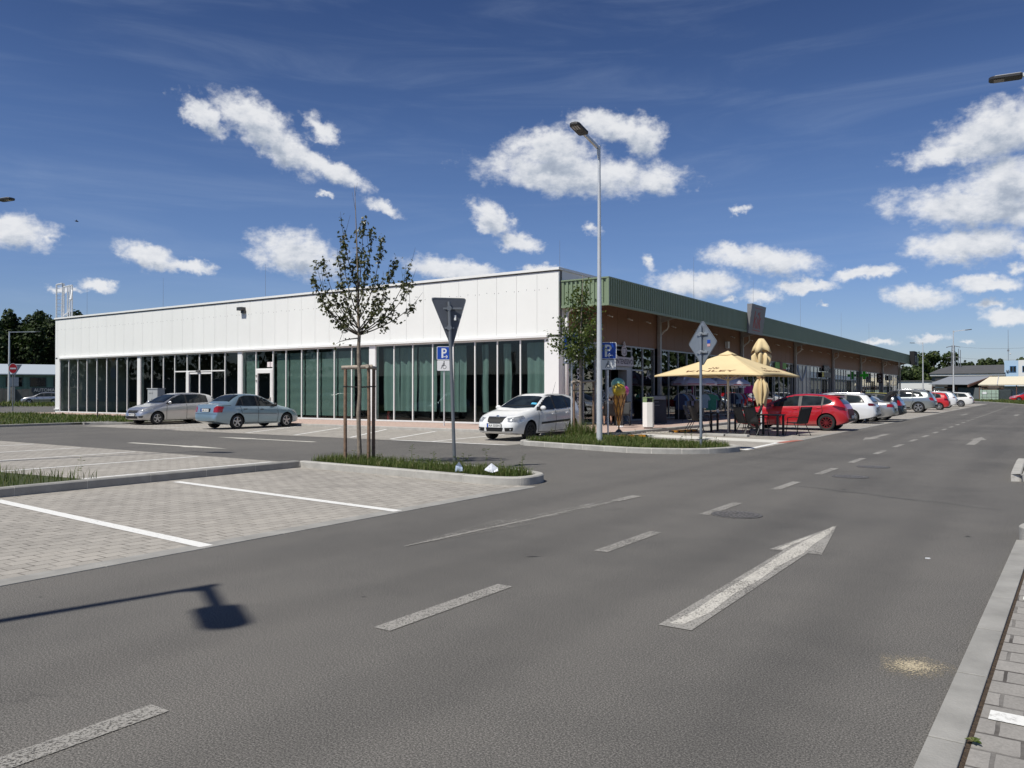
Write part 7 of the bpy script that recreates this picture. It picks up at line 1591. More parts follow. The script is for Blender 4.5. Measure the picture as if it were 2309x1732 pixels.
# ------------------------------------------------------------------ people
M_SKIN = pm('skin', (.50, .30, .22), .55, var=.06, scale=9); M_HAIRD = pm('black_hair', (.012, .010, .009), .5, var=.3, scale=40); M_HAIRG = pm('dark_grey_hair', (.07, .065, .06), .6, var=.3, scale=40)
def skinned(name, joints, edges, mats, assign, parent, sub=2):
    """one continuous body grown round a skeleton; assign(co) picks the material slot"""
    names = list(joints); me = bpy.data.meshes.new(name); me.from_pydata([joints[k][0] for k in names], [(names.index(a), names.index(b)) for a, b in edges], [])
    o = bpy.data.objects.new(name, me); COL.objects.link(o)
    o.modifiers.new('skin', 'SKIN'); s_ = o.modifiers.new('sub', 'SUBSURF'); s_.levels = sub; s_.render_levels = sub
    for i, k in enumerate(names):
        r_ = joints[k][1]; sv = me.skin_vertices[0].data[i]; sv.radius = (r_, r_) if not isinstance(r_, tuple) else r_; sv.use_root = (i == 0)
    bpy.context.view_layer.update(); nm = bpy.data.meshes.new_from_object(o.evaluated_get(bpy.context.evaluated_depsgraph_get())); o.modifiers.clear(); o.data = nm; nm.name = name
    for m in mats: nm.materials.append(m)
    nm.polygons.foreach_set('material_index', [assign(p.center) for p in nm.polygons]); nm.shade_smooth(); o.parent = parent; return o
def hand(j, e, wrist, side, d, pre, up=(0, 0, 1)):
    """palm and five fingers beyond a wrist; d is the way the hand points"""
    w_ = Vector(wrist); d = Vector(d).normalized(); n = Vector(up); n = (n - d * n.dot(d)).normalized(); s_ = d.cross(n) * side
    pk = pre + 'palm'; j[pk] = (tuple(w_ + d * .055), (.034, .018)); e.append((pre + 'wrist', pk))
    for q_, (off, ln) in enumerate(((-.026, .062), (-.009, .074), (.009, .070), (.026, .056))):
        a = w_ + d * .095 + s_ * off; j[pre + f'f{q_}a'] = (tuple(a), .010); j[pre + f'f{q_}b'] = (tuple(a + d * ln * .5 - n * .006), .009); j[pre + f'f{q_}c'] = (tuple(a + d * ln - n * .022), .0075)
        e += [(pk, pre + f'f{q_}a'), (pre + f'f{q_}a', pre + f'f{q_}b'), (pre + f'f{q_}b', pre + f'f{q_}c')]
    a = w_ + d * .035 - s_ * .035; j[pre + 'ta'] = (tuple(a), .011); j[pre + 'tb'] = (tuple(a + d * .035 - s_ * .022 - n * .01), .009); e += [(pre + 'wrist', pre + 'ta'), (pre + 'ta', pre + 'tb')]
def head_parts(t, c, fwd, hair, long=False):
    f_ = Vector(fwd).normalized(); up = Vector((0, 0, 1)); s_ = f_.cross(up).normalized(); c = Vector(c)
    m = MB(); vs, fs = uvs((0, 0, 0), .112, 20, 14, (.84, 1.0, 1.06)); keep = []
    bas = lambda p: tuple(c + s_ * p[0] + f_ * p[1] + up * p[2])
    vv = []
    for x, y, z in vs:
        if y > .035 and z < .045: x, y, z = x * .80, y * .72, z * .8
        if z < -.07: x, y, z = x * .72, y * .8 - .02, (z - (.10 if long else 0))
        vv.append(bas((x * 1.06, y - .012, z + .018)))
    m.add(vv, fs); m.build('hair', hair, t, smooth=True)
    m = MB()
    for sg in (-1, 1): m.sphere(bas((sg * .034, .092, .005)), .011, 8, 6)
    m.build('eyes', pm('eye_dark', (.02, .015, .012), .3), t)
def standing(label, loc, rz, shirt, legs, shoes, hair, arm_r=None, arm_l=None, h=1.66, bare_arms=True, bare_legs=False):
    t = thing('person', label, 'person', loc, rz); k = h / 1.70; J = {}; E = []
    def j(n_, p, r_): J[n_] = ((p[0] * k, p[1] * k, p[2] * k), r_ * k if not isinstance(r_, tuple) else tuple(a * k for a in r_))
    j('pelvis', (0, 0, .93), (.155, .115)); j('waist', (0, 0, 1.08), (.135, .10)); j('chest', (0, .01, 1.27), (.165, .115)); j('neckb', (0, -.01, 1.43), (.075, .065)); j('neck', (0, 0, 1.49), .052); j('chin', (0, .035, 1.545), (.062, .070)); j('face', (0, .022, 1.60), (.074, .088)); j('skull', (0, .004, 1.655), (.070, .078))
    j('nose', (0, .122, 1.585), .011); E += [('pelvis', 'waist'), ('waist', 'chest'), ('chest', 'neckb'), ('neckb', 'neck'), ('neck', 'chin'), ('chin', 'face'), ('face', 'skull'), ('face', 'nose')]
    for sg, n_ in ((1, 'r'), (-1, 'l')):
        j(n_ + 'ear', (sg * .082, .0, 1.60), .014); E.append(('face', n_ + 'ear'))
        j(n_ + 'hip', (sg * .095, 0, .88), .098); j(n_ + 'thigh', (sg * .105, .01, .68), .078); j(n_ + 'knee', (sg * .10, .02, .48), .056); j(n_ + 'calf', (sg * .10, -.012, .33), .054); j(n_ + 'ankle', (sg * .10, -.02, .09), .036); j(n_ + 'heel', (sg * .10, -.035, .04), .036); j(n_ + 'toe', (sg * .115, .12, .032), (.042, .028))
        E += [('pelvis', n_ + 'hip'), (n_ + 'hip', n_ + 'thigh'), (n_ + 'thigh', n_ + 'knee'), (n_ + 'knee', n_ + 'calf'), (n_ + 'calf', n_ + 'ankle'), (n_ + 'ankle', n_ + 'heel'), (n_ + 'heel', n_ + 'toe')]
        el, wr = (arm_r if sg > 0 else arm_l) or ((sg * .255, -.03, 1.10), (sg * .27, .07, .86))
        j(n_ + 'sho', (sg * .175, 0, 1.385), .062); j(n_ + 'elbow', el, .040); mid = tuple((a + b) / 2 for a, b in zip(el, wr)); j(n_ + 'fore', mid, .037); j(n_ + 'wrist', wr, .026)
        E += [('chest', n_ + 'sho'), (n_ + 'sho', n_ + 'elbow'), (n_ + 'elbow', n_ + 'fore'), (n_ + 'fore', n_ + 'wrist')]
        d = Vector(wr) - Vector(el); JJ = {}; hand(JJ, E, Vector(wr) * k, sg, d, n_, (-sg, .3, .2)); J.update(JJ)
    def assign(c):
        x, y, z = c.x / k, c.y / k, c.z / k
        if z < .085: return 3
        if z > 1.455: return 0
        if abs(x) > .20 and z < 1.42:
            return 0 if (bare_arms and (abs(x) > .225 or z < 1.25)) else 1
        if z > .95: return 1
        return 2 if (not bare_legs or z > .55) else 0
    skinned('body', J, E, [M_SKIN, shirt, legs, shoes], assign, t)
    head_parts(t, (0, .0, 1.615 * k), (0, 1, 0), hair, True); return t
standing('standing person in a pink top behind the ice cream figure, one arm lowered', (-14.25, 28.95, .118), R(140), clothmat('p'), pm('dark_trousers', (.03, .03, .035), .8), M_SWHITE, M_HAIRD, arm_l=((-.30, .02, 1.13), (-.42, .16, .93)))
standing('person with short black hair in a white top between the parked white and silver cars', (-7.9, 43.75, .01), R(60), M_SWHITE, pm('blue_jeans', (.05, .08, .16), .85), M_BLK, M_HAIRD, h=1.62)
# the seated person
t = thing('person', 'seated person in dark clothes with bare knees at a shaded cafe table', 'person', (-15.45, 30.25, .118), R(35)); J = {}; E = []
def jj(n_, p, r_): J[n_] = (p, r_)
jj('pelvis', (0, -.02, .54), (.16, .13)); jj('waist', (0, -.06, .70), (.145, .11)); jj('chest', (0, -.04, .90), (.17, .12)); jj('neckb', (0, -.02, 1.05), (.075, .065)); jj('neck', (0, .0, 1.11), .052); jj('chin', (0, .04, 1.165), (.062, .07)); jj('face', (0, .03, 1.22), (.074, .088)); jj('skull', (0, .012, 1.275), (.07, .078)); jj('nose', (0, .128, 1.205), .011)
E += [('pelvis', 'waist'), ('waist', 'chest'), ('chest', 'neckb'), ('neckb', 'neck'), ('neck', 'chin'), ('chin', 'face'), ('face', 'skull'), ('face', 'nose')]
for sg, n_ in ((1, 'r'), (-1, 'l')):
    jj(n_ + 'ear', (sg * .082, .01, 1.22), .014); E.append(('face', n_ + 'ear'))
    jj(n_ + 'hip', (sg * .10, .05, .53), .095); jj(n_ + 'thigh', (sg * .13, .25, .53), .08); jj(n_ + 'knee', (sg * .15, .44, .52), .058); jj(n_ + 'calf', (sg * .15, .43, .34), .054); jj(n_ + 'ankle', (sg * .15, .42, .09), .036); jj(n_ + 'heel', (sg * .15, .40, .04), .036); jj(n_ + 'toe', (sg * .16, .56, .032), (.042, .028))
    E += [('pelvis', n_ + 'hip'), (n_ + 'hip', n_ + 'thigh'), (n_ + 'thigh', n_ + 'knee'), (n_ + 'knee', n_ + 'calf'), (n_ + 'calf', n_ + 'ankle'), (n_ + 'ankle', n_ + 'heel'), (n_ + 'heel', n_ + 'toe')]
    jj(n_ + 'sho', (sg * .18, -.03, 1.0), .062); jj(n_ + 'elbow', (sg * .25, .02, .74), .04); jj(n_ + 'fore', (sg * .21, .14, .70), .037); jj(n_ + 'wrist', (sg * .16, .25, .67), .026)
    E += [('chest', n_ + 'sho'), (n_ + 'sho', n_ + 'elbow'), (n_ + 'elbow', n_ + 'fore'), (n_ + 'fore', n_ + 'wrist')]; hand(J, E, (sg * .16, .25, .67), sg, (-sg * .3, .9, -.3), n_)
def asg(c):
    if c.z < .085: return 3
    if c.z > 1.075: return 0
    if c.y > .30 and c.z < .70: return 0
    if abs(c.x) > .20 and c.z < .80: return 0
    return 1 if c.z > .60 else 2
skinned('body', J, E, [M_SKIN, pm('dark_shirt', (.03, .03, .035), .85), pm('dark_shorts', (.035, .035, .04), .85), M_BLK], asg, t); head_parts(t, (0, .008, 1.235), (0, 1, 0), M_HAIRG)
c = copy_tree(ch); c.location = (-15.45, 30.25, .118); c.rotation_euler = (0, 0, R(35)); c['label'] = 'black sling chair under the seated person'
# ================================================================== trees
M_BARK = pm('young_bark', (.23, .19, .15), .9, var=.3, scale=14, bump=.5, bscale=30); M_TWIG = pm('dark_twigs', (.045, .035, .028), .85, var=.2)
M_STAKE = pm('weathered_stake', (.21, .135, .09), .85, var=.3, scale=10, bump=.4, bscale=30); M_STAKEL = pm('pale_round_timber', (.38, .32, .26), .85, var=.25, scale=8, bump=.3); M_STRAP = pm('black_strap', (.012, .012, .013), .7)
M_LEAF1 = blade_mat('dark_maple_leaves', [(.024, .030, .010), (.045, .052, .016), (.070, .078, .024), (.125, .115, .045)], .40, .30, .5)
M_LEAF2 = blade_mat('green_maple_leaves', [(.026, .044, .008), (.050, .078, .013), (.080, .110, .020), (.125, .145, .035)], .42, .34, .5)
M_LEAFF = blade_mat('far_tree_leaves', [(.012, .022, .008), (.022, .038, .012), (.034, .054, .016), (.050, .070, .024)], .6, .15, .25)
M_LEAFM = blade_mat('far_light_leaves', [(.022, .040, .010), (.040, .062, .016), (.058, .082, .022), (.085, .105, .034)], .6, .15, .25)
def leaf(m, c, s, r):
    """a maple-like leaf: a lobed blade folded along its rib"""
    a, b = r.uniform(0, 6.283), r.uniform(-1.25, .15); d = Vector((math.cos(a) * math.cos(b), math.sin(a) * math.cos(b), math.sin(b))); u = d.orthogonal().normalized(); u.rotate(Matrix.Rotation(r.uniform(-1.2, 1.2), 3, d)); n = d.cross(u)
    P = lambda x, y, z: tuple(Vector(c) + d * x * s + u * y * s + n * z * s)
    m.add([P(0, 0, 0), P(.30, .34, .10), P(.52, .18, .05), P(.70, .50, .12), P(.78, .18, .05), P(1.1, 0, 0), P(.78, -.18, .05), P(.70, -.50, .12), P(.52, -.18, .05), P(.30, -.34, .10)], [(0, 1, 2), (0, 2, 4, 5), (2, 3, 4), (0, 5, 6, 8), (6, 7, 8), (0, 8, 9)])
def bez(p0, p1, p2, n=10):
    return [tuple(Vector(p0) * (1 - t) ** 2 + Vector(p1) * 2 * t * (1 - t) + Vector(p2) * t * t) for t in [i / n for i in range(n + 1)]]
CR, CF = Vector((.829, .559, 0)), Vector((-.559, .829, 0))
# --- the sparse young maple on the near island
t = thing('young_maple_tree', 'young maple with sparse dark leaves on thin upswept branches, on the near island', 'tree', (-11.86, 11.92, .10))
m = MB(); rr = random.Random(5)
tr = [(0, 0, -.1)] + [(.012 * math.sin(5 * z) + .01, .01 * math.cos(4 * z), z) for z in (.2, .6, 1.0, 1.4, 1.75, 2.1, 2.4, 2.6)] + [(-.02, .0, 3.0), (-.035, .01, 3.5), (-.05, .01, 4.0), (-.07, .0, 4.6), (-.10, 0, 5.2), (-.135, 0, 5.75)]
rad = [.052, .047, .043, .046, .040, .042, .038, .036, .034, .026, .022, .018, .013, .008, .003]
m.tube(tr, rad, 9); trunk = m.build('trunk', M_BARK, t, smooth=True)
m = MB(); lf = MB()
# (sideways reach, height of tip, depth, height of fork, sag)
BR = [(1.56, 3.62, .1, 2.62, .22), (1.42, 4.50, -.3, 2.66, .40), (1.38, 4.15, .35, 2.64, .34), (.88, 4.42, .2, 2.72, .30), (.82, 4.0, -.5, 2.7, .3), (.60, 4.75, -.2, 2.95, .25), (.30, 4.95, .15, 3.3, .2), (.12, 5.15, -.1, 3.6, .1), (-.10, 5.0, .2, 3.4, .1), (-.42, 4.72, -.25, 3.0, .2), (-.48, 5.3, .1, 3.5, .12),
      (-.60, 4.55, .35, 2.8, .3), (-.85, 4.30, -.2, 2.75, .34), (-1.12, 4.32, .2, 2.66, .42), (-1.02, 3.85, -.45, 2.64, .36), (-1.18, 4.02, .1, 2.62, .42), (-.62, 2.52, .1, 2.56, -.25), (.45, 3.9, .6, 2.75, .2), (-.35, 3.9, -.7, 2.75, .2), (.25, 4.3, -.6, 2.9, .2), (-.2, 4.4, .6, 2.9, .2), (.5, 3.5, -.3, 2.65, .2), (-.55, 3.6, .4, 2.65, .2)]
for sx, zt_, dp, zf_, sg in BR:
    sx, dp = sx * .84, dp * .7
    base = Vector((0, 0, zf_)); tip = CR * sx + CF * dp + Vector((0, 0, zt_ - .1)); mid = CR * sx * .72 + CF * dp * .7 + Vector((0, 0, zf_ + (zt_ - zf_) * (.42 - sg * .55)))
    pts = bez(base, mid, tip, 14); m.tube(pts, [.014 - .012 * i / 14 for i in range(15)], 6)
    n_ = int(165 * (Vector(tip) - base).length / 1.6)
    for k in range(n_):
        u = rr.uniform(.16, 1.0) ** .85; i = min(13, int(u * 14)); f_ = u * 14 - i; p = Vector(pts[i]).lerp(Vector(pts[i + 1]), f_)
        # leaves stand in tufts along the twig
        tuft = math.sin(u * 17 + sx * 5 + zf_ * 3)
        if tuft < -.15 and rr.random() < .88: continue
        if zt_ < 2.7 and rr.random() < .8: continue
        sp = .058 * (1.15 - .3 * u); p += Vector((rr.gauss(0, sp * .75), rr.gauss(0, sp * .75), rr.gauss(-.02, sp)))
        leaf(lf, p, rr.uniform(.045, .092), rr)
    if rr.random() < .8:
        tw = Vector(pts[10]); m.tube([tuple(tw), tuple(tw + CR * rr.uniform(-.1, .15) + Vector((0, 0, rr.uniform(.3, .55))))], [.005, .002], 5)
m.tube([(-.10, 0, 5.2), (-.22, .02, 5.62)], [.004, .002], 5); m.tube([(-.12, 0, 5.5), (-.05, .0, 5.8)], [.003, .0015], 5)
m.build('branches', M_TWIG, t, smooth=True); lf.build('foliage', M_LEAF1, t, fixn=False)
def stakes(x, y, z, pts, h, label, r=.036, rail=None, strap=None):
    t = thing('tree_stakes', label, 'tree stakes', (x, y, z), group='timber stakes round the young trees')
    for (a, b), hh in zip(pts, h):
        m = MB(); lx, ly = rng.uniform(-.02, .02), rng.uniform(-.02, .02); m.tube([(a, b, -.1), (a + lx * .5, b + ly, hh * .5), (a, b, hh)], [r * 1.02, r, r * .95], 10); m.build('stake', M_STAKE, t, smooth=True, auto=50)
    for a, b in rail:
        p, q_ = Vector((*pts[a], h[a] - .03)), Vector((*pts[b], h[b] - .03)); d = (q_ - p).normalized() * .08; m = MB(); m.tube([tuple(p - d + Vector((0, 0, .05))), tuple(q_ + d + Vector((0, 0, .05)))], r * 1.15, 10); m.build('rail', M_STAKEL, t, smooth=True, auto=50)
    m = MB()
    for a in range(len(pts)):
        m.tube([(pts[a][0] * 1.04, pts[a][1] * 1.04, strap), (0.0, 0.0, strap - .02)], .014, 5)
        m.tube([(pts[a][0] + (r + .004) * math.cos(k), pts[a][1] + (r + .004) * math.sin(k), strap) for k in [j_ * .785 for j_ in range(9)]], .012, 4, False)
    m.build('strap', M_STRAP, t)
T1 = [tuple((CR * a + CF * b)[:2]) for a, b in ((-.275, .0), (.20, .02), (.265, .25))]
stakes(-11.86, 11.92, .10, T1, (1.93, 1.95, 1.93), 'three brown timber stakes with pale rails round the sparse maple', rail=((0, 1), (1, 2)), strap=1.56)
# --- the fuller young maple on the lamp island
t = thing('young_maple_tree', 'young maple with dense green leaves beside the tall silver lamp', 'tree', (-12.68, 22.78, .10))
m = MB(); tr = [(0, 0, -.1), (.01, .0, .5), (-.01, .01, 1.0), (.01, 0, 1.6), (0, .01, 2.2), (.01, 0, 2.8), (.03, .0, 3.5), (.06, 0, 4.2), (.09, 0, 4.9), (.10, 0, 5.25)]
m.tube(tr, [.06, .054, .05, .047, .043, .038, .03, .022, .012, .004], 9); m.build('trunk', M_BARK, t, smooth=True)
m = MB(); lf = MB(); rr = random.Random(11)
BR2 = [(-1.05, 3.45, -.1, 2.55), (-.78, 3.3, .25, 2.5), (-.62, 4.05, .1, 2.9), (-.42, 3.1, -.4, 2.45), (.50, 4.55, .1, 3.3), (.62, 4.15, -.2, 3.0), (.55, 3.55, .2, 2.75), (.62, 3.05, -.1, 2.5), (.38, 2.85, .4, 2.45), (-.32, 4.75, -.1, 3.6), (-.12, 5.0, .15, 3.8), (.2, 5.2, -.05, 4.0), (.12, 4.9, .2, 3.8), (-.30, 2.9, .35, 2.4), (.1, 3.5, -.5, 2.7), (-.1, 4.0, .45, 3.0), (.25, 4.2, .3, 3.2), (-.25, 3.7, -.3, 2.8), (.35, 3.8, -.4, 2.9), (-.45, 3.65, .4, 2.8)]
for sx, zt_, dp, zf_ in BR2:
    tip = CR * sx + CF * dp + Vector((0, 0, zt_ - .1)); base = Vector((0, 0, zf_)); mid = CR * sx * .7 + CF * dp * .7 + Vector((0, 0, zf_ + (zt_ - zf_) * .35)); pts = bez(base, mid, tip, 10); m.tube(pts, [.013 - .010 * i / 10 for i in range(11)], 5)
    for k in range(125):
        u = rr.uniform(.22, 1.0); i = min(9, int(u * 10)); p = Vector(pts[i]).lerp(Vector(pts[i + 1]), u * 10 - i); sp = .145 * (1.1 - .45 * u); p += Vector((rr.gauss(0, sp), rr.gauss(0, sp), rr.gauss(-.03, sp * .9))); leaf(lf, p, rr.uniform(.055, .115), rr)
m.build('branches', M_TWIG, t, smooth=True); lf.build('foliage', M_LEAF2, t, fixn=False)
T2 = [tuple((CR * a + CF * b)[:2]) for a, b in ((-.20, .0), (.46, .30), (.05, .45))]
stakes(-12.68, 22.78, .10, T2, (1.75, 1.78, 1.76), 'three timber stakes with a rail round the dense young maple', rail=((0, 1), (1, 2)), strap=1.5)
# tall grass left standing round the second trunk
grass([(-13.0, 22.2), (-12.2, 22.2), (-12.2, 23.2), (-13.0, 23.2)], 700, .10, .25, .60, .006, 'tall dry grass round the trunk of the dense maple', 9, 12)

# ------------------------------------------------------------------ trees far away
def far_tree(name, label, x, y, h, r, mat, seed, kind='round', n=1500, ls=.55, group=None, z=-.05, bare=.18):
    t = thing(name, label, 'tree', (x, y, z), group=group); rr = random.Random(seed); m = MB()
    m.tube([(0, 0, -.2), (rr.uniform(-.2, .2), 0, h * .35), (rr.uniform(-.3, .3), rr.uniform(-.3, .3), h * .8)], [h * .022, h * .016, h * .005], 8)
    lobes = []
    for k in range(16 if kind == 'round' else 14):
        if kind == 'tall':
            v = .12 + .86 * (k + rr.random()) / 14; rad_ = r * (1 - abs(v - .45) * 1.05); a = rr.uniform(0, 6.28); q_ = rr.uniform(.1, .7) * rad_; c = (q_ * math.cos(a), q_ * math.sin(a), h * v); lobes.append((c, rad_ * rr.uniform(.55, .8), 1.35))
        elif kind == 'conifer':
            v = .08 + .90 * (k + .5) / 14; lobes.append(((0, 0, h * v), r * (1.02 - v) * rr.uniform(.85, 1.1), .55))
        else:
            v = rr.uniform(bare + .1, .9); a = rr.uniform(0, 6.28); q_ = r * rr.uniform(.2, .78) * math.sqrt(max(0, 1 - ((v - .58) / .46) ** 2)); c = (q_ * math.cos(a), q_ * math.sin(a), h * v); lobes.append((c, r * rr.uniform(.30, .50), .85)); m.tube([(0, 0, h * .35), (c[0] * .6, c[1] * .6, c[2] * .85), c], [h * .010, h * .006, h * .002], 5)
    m.build('trunk', M_TWIG, t, smooth=True); lf = MB(); per = n // len(lobes)
    for c, lr, vs_ in lobes:
        for k in range(per):
            d = Vector((rr.gauss(0, 1), rr.gauss(0, 1), rr.gauss(0, 1))).normalized(); q_ = lr * rr.uniform(.55, 1.08); p = Vector(c) + Vector((d.x * q_, d.y * q_, d.z * q_ * vs_))
            s_ = ls * rr.uniform(.5, 1.2); u = (d + Vector((rr.uniform(-.8, .8), rr.uniform(-.8, .8), rr.uniform(-.8, .8)))).normalized(); w_ = u.orthogonal().normalized(); v_ = u.cross(w_)
            lf.add([tuple(p + w_ * s_ * .5 * math.cos(a) + v_ * s_ * .5 * math.sin(a) * .75 + u * s_ * .12 * (k2 % 2)) for k2, a in enumerate((0, 1.2, 2.4, 3.7, 5.0))], [(0, 1, 2, 3, 4)])
    lf.build('foliage', mat, t, fixn=False); return t
# ================================================================== far left: row of poplars, green hall, fence
GT = 'tall dark trees beyond the green hall'
V0 = Vector((-.906, .42)); VT = Vector((.42, .906))       # outwards along the view to the far left, and across it
def at(dist, across): p = V0 * dist + VT * across; return p.x, p.y
k = 0
lb = ['leftmost tall poplar behind the street lamp', 'second poplar from the left above the green hall', 'third poplar from the left above the green hall', 'fourth poplar from the left above the green hall', 'fifth poplar from the left above the green hall', 'sixth poplar from the left above the green hall', 'poplar next to the roof ladder above the green hall', 'poplar mostly hidden behind the white building corner']
for i, l in enumerate(lb):
    x, y = at(168 + 4 * (i % 2), -12.5 + 3.3 * i); far_tree('poplar_tree', l, x, y, 15.6 + .9 * math.sin(i * 2.3), 3.3, M_LEAFF, 20 + i, 'tall', 2600, .72, GT)
for i in range(7):
    x, y = at(178, -11 + 3.6 * i); far_tree('poplar_tree', 'poplar of the second row seen through the gaps of the first', x, y, 14.8 + 1.1 * math.sin(i * 1.7 + 1), 3.4, M_LEAFF, 120 + i, 'tall', 1800, .8, 'poplars of the second row')
x, y = at(98, -12.0); far_tree('broadleaf_tree', 'nearest dark tree cut by the left edge', x, y, 12.2, 5.0, M_LEAFF, 40, 'round', 1800, .55, bare=.02)
x, y = at(120, -9.0); far_tree('broadleaf_tree', 'bushy dark tree behind the round blue sign at the far left', x, y, 8.5, 4.0, M_LEAFF, 41, 'round', 1300, .5, bare=-.05)
AN = math.atan2(VT.y, VT.x)
hx, hy = at(142, 0)
t = thing('green_hall', 'low green hall with four dark windows and a pale roof beyond the far street', 'building', (hx, hy, 0), AN)
m = MB(); m.box(-10, 16, 0, 9, 0, 4.15); m.build('wall', pm('sage_green_plaster', (.17, .26, .20), .8, var=.1), t)
m = MB(); m.add([(-10.4, -.6, 4.10), (16.4, -.6, 4.10), (16.4, 6, 5.75), (-10.4, 6, 5.75), (-10.4, -.6, 4.25), (16.4, -.6, 4.25), (16.4, 6, 5.9), (-10.4, 6, 5.9)], [(0, 3, 2, 1), (4, 5, 6, 7), (0, 1, 5, 4), (1, 2, 6, 5), (2, 3, 7, 6), (3, 0, 4, 7)]); m.build('roof', pm('pale_blue_roof', (.40, .45, .50), .6, var=.06), t)
for q_ in range(8):
    x0 = -9.3 + 3.1 * q_; m = MB(); m.box(x0, x0 + 2.15, -.06, .02, 2.30, 3.75); w_ = m.build('window', pm('dark_window_frame', (.05, .06, .06), .5), t); m = MB(); m.box(x0 + .08, x0 + 2.07, -.075, -.061, 2.38, 3.67); m.build('pane', cglass('dark_pane', (.006, .008, .009)), w_)
    m = MB(); m.box(x0 + 2.30, x0 + 2.75, -.12, .0, .5, 4.1); m.build('pillar', _mc['sage_green_plaster'], t)
fx, fy = at(128, 0)
t = thing('concrete_fence', 'grey board fence with concrete posts and a dark banner before the green hall', 'fence', (fx, fy, 0), AN)
M_FEN = pm('grey_fence_boards', (.14, .14, .135), .85, var=.3, scale=1.5); M_FPO = pm('old_concrete', (.30, .28, .25), .9, var=.25, scale=2)
m = MB()
for q_ in range(24): m.box(-12 + 1.0 * q_ + .02, -11 + 1.0 * q_ - .02, 0, .08, 0, 1.95 + .1 * math.sin(q_ * 1.7))
m.build('boards', M_FEN, t)
for q_, (xx, hh) in enumerate(((-8.5, 2.1), (-2.0, 2.2), (4.6, 2.9), (6.2, 2.8), (8.3, 2.5), (9.6, 2.0))): m = MB(); m.box(xx - .25, xx + .25, -.25, -.02, 0, hh); m.build('post', M_FPO, t)
m = MB(); m.box(.2, 4.2, -.10, -.03, 1.45, 2.15); bn = m.build('banner', pm('dark_blue_banner', (.02, .03, .05), .6), t); m = MB(); add_text(m, 'AUTOMATIC', .62, lambda a, b: (2.2 + a * .95, -.108, 1.58 + b), .01); m.build('lettering', pm('pale_banner_letters', (.38, .40, .42), .6), bn)
# a row of trees and a grey hall across the parking area: seen only in the windows
for i in range(9):
    far_tree('broadleaf_tree', ['tree mirrored in the far left windows, the nearest of its row', 'tree mirrored in the far left windows'][min(i, 1)], -92 - 11 * i, -22 - 2 * (i % 2), 11 + (i % 3), 6.0, M_LEAFF, 60 + i, 'round', 520, 1.0, 'trees across the car park', bare=-.02)
for i in range(9):
    far_tree('broadleaf_tree', ['tree mirrored in the near shop windows, the first of its row', 'tree mirrored in the near shop windows'][min(i, 1)], 20 + 3 * (i % 2), 78 + 14 * i, 10 + (i % 3), 6.5, M_LEAFF, 160 + i, 'round', 520, 1.1, 'trees across the road', bare=-.05)
t = thing('grey_hall', 'long low grey hall across the car park, mirrored in the front windows', 'building', (-70, -16, 0)); m = MB(); m.box(-70, 40, -10, 0, 0, 3.2); m.build('wall', pm('grey_cladding', (.20, .20, .20), .7), t); m = MB(); m.box(-70.3, 40.3, -10.3, .3, 3.2, 3.5); m.build('roof', M_FEN, t)
t = thing('cream_hall', 'long cream hall across the road, mirrored in the shop windows', 'building', (34, 60, 0)); m = MB(); m.box(0, 20, 90, 520, 0, 6.0); m.build('wall', pm('cream_cladding', (.66, .62, .53), .7), t)
m = MB()
for q_ in range(60): m.box(-.05, .0, 92 + 7 * q_, 96.5 + 7 * q_, .9, 2.5)
m.build('window_band', cglass('dark_pane'), t); m = MB(); m.box(-.1, 20.1, 89.9, 520.1, 6.0, 6.3); m.build('roof', M_FEN, t)

# ================================================================== far right: containers, sheds, blue and white building, trees
M_CONT = pm('pale_green_container', (.36, .46, .38), .55, var=.15, scale=2); M_CONTD = pm('dark_container', (.045, .058, .062), .55, var=.2, scale=2)
t = thing('shipping_container', 'pale green container with double doors facing the road end', 'container', (-8.3, 152, .0), R(0))
m = MB(); m.box(-1.30, 1.32, 0, 6, .05, 1.85); m.build('container_box', M_CONT, t)
for a, b in ((-1.24, -.02), (.04, 1.26)):
    m = MB(); m.box(a, b, -.06, -.005, .12, 1.80); d_ = m.build('door', M_CONT, t); m = MB()
    for xx in (a + .3, b - .3): m.tube([(xx, -.10, .15), (xx, -.10, 1.78)], .025, 6)
    for zz in (.65, 1.2): m.box(a + .03, b - .03, -.085, -.062, zz, zz + .05)
    m.build('lock_bars', M_FEN, d_)
m = MB(); m.box(-1.0, -.35, -.10, -.065, 1.18, 1.52); m.build('notice', M_SWHITE, t)
t = thing('shipping_container', 'dark grey container close to the right of the pale green one', 'container', (-6.1, 152.3, .0)); m = MB(); m.box(-.82, .82, 0, 6, .05, 1.87); m.build('container_box', M_CONTD, t, bevel=.03); m = MB()
for q_ in range(11): m.box(-.78 + .15 * q_, -.71 + .15 * q_, -.03, -.002, .15, 1.8)
m.build('corrugation', M_CONTD, t)
t = thing('timber_pile', 'pile of brown timber lying on the pale green container', 'timber', (-8.0, 153.5, 1.86)); m = MB(); rr = random.Random(4)
for q_ in range(16): zz = .12 + .16 * (q_ % 4); xx = rr.uniform(-.5, .6); m.obox((xx, rr.uniform(-.3, 1.5), zz), (2.0 + rr.uniform(-.4, .6), .18, .12), rz=rr.uniform(-.1, .1))
m.build('beams', pm('old_timber', (.12, .08, .055), .9, var=.4, scale=3), t)
m = MB(); m.box(-1.0, 1.3, .2, 1.8, .0, .05); m.build('pallet', _mc['old_timber'], t)
M_GROOF = pm('grey_sheet_roof', (.235, .25, .275), .55, var=.06, scale=.6); M_DROOF = pm('dark_tile_roof', (.088, .088, .09), .7, var=.1, scale=.8)
Yg = 175
t = thing('open_shed', 'open timber shed with a wide grey sheet roof and brown frame', 'building', (-16, Yg, 0))
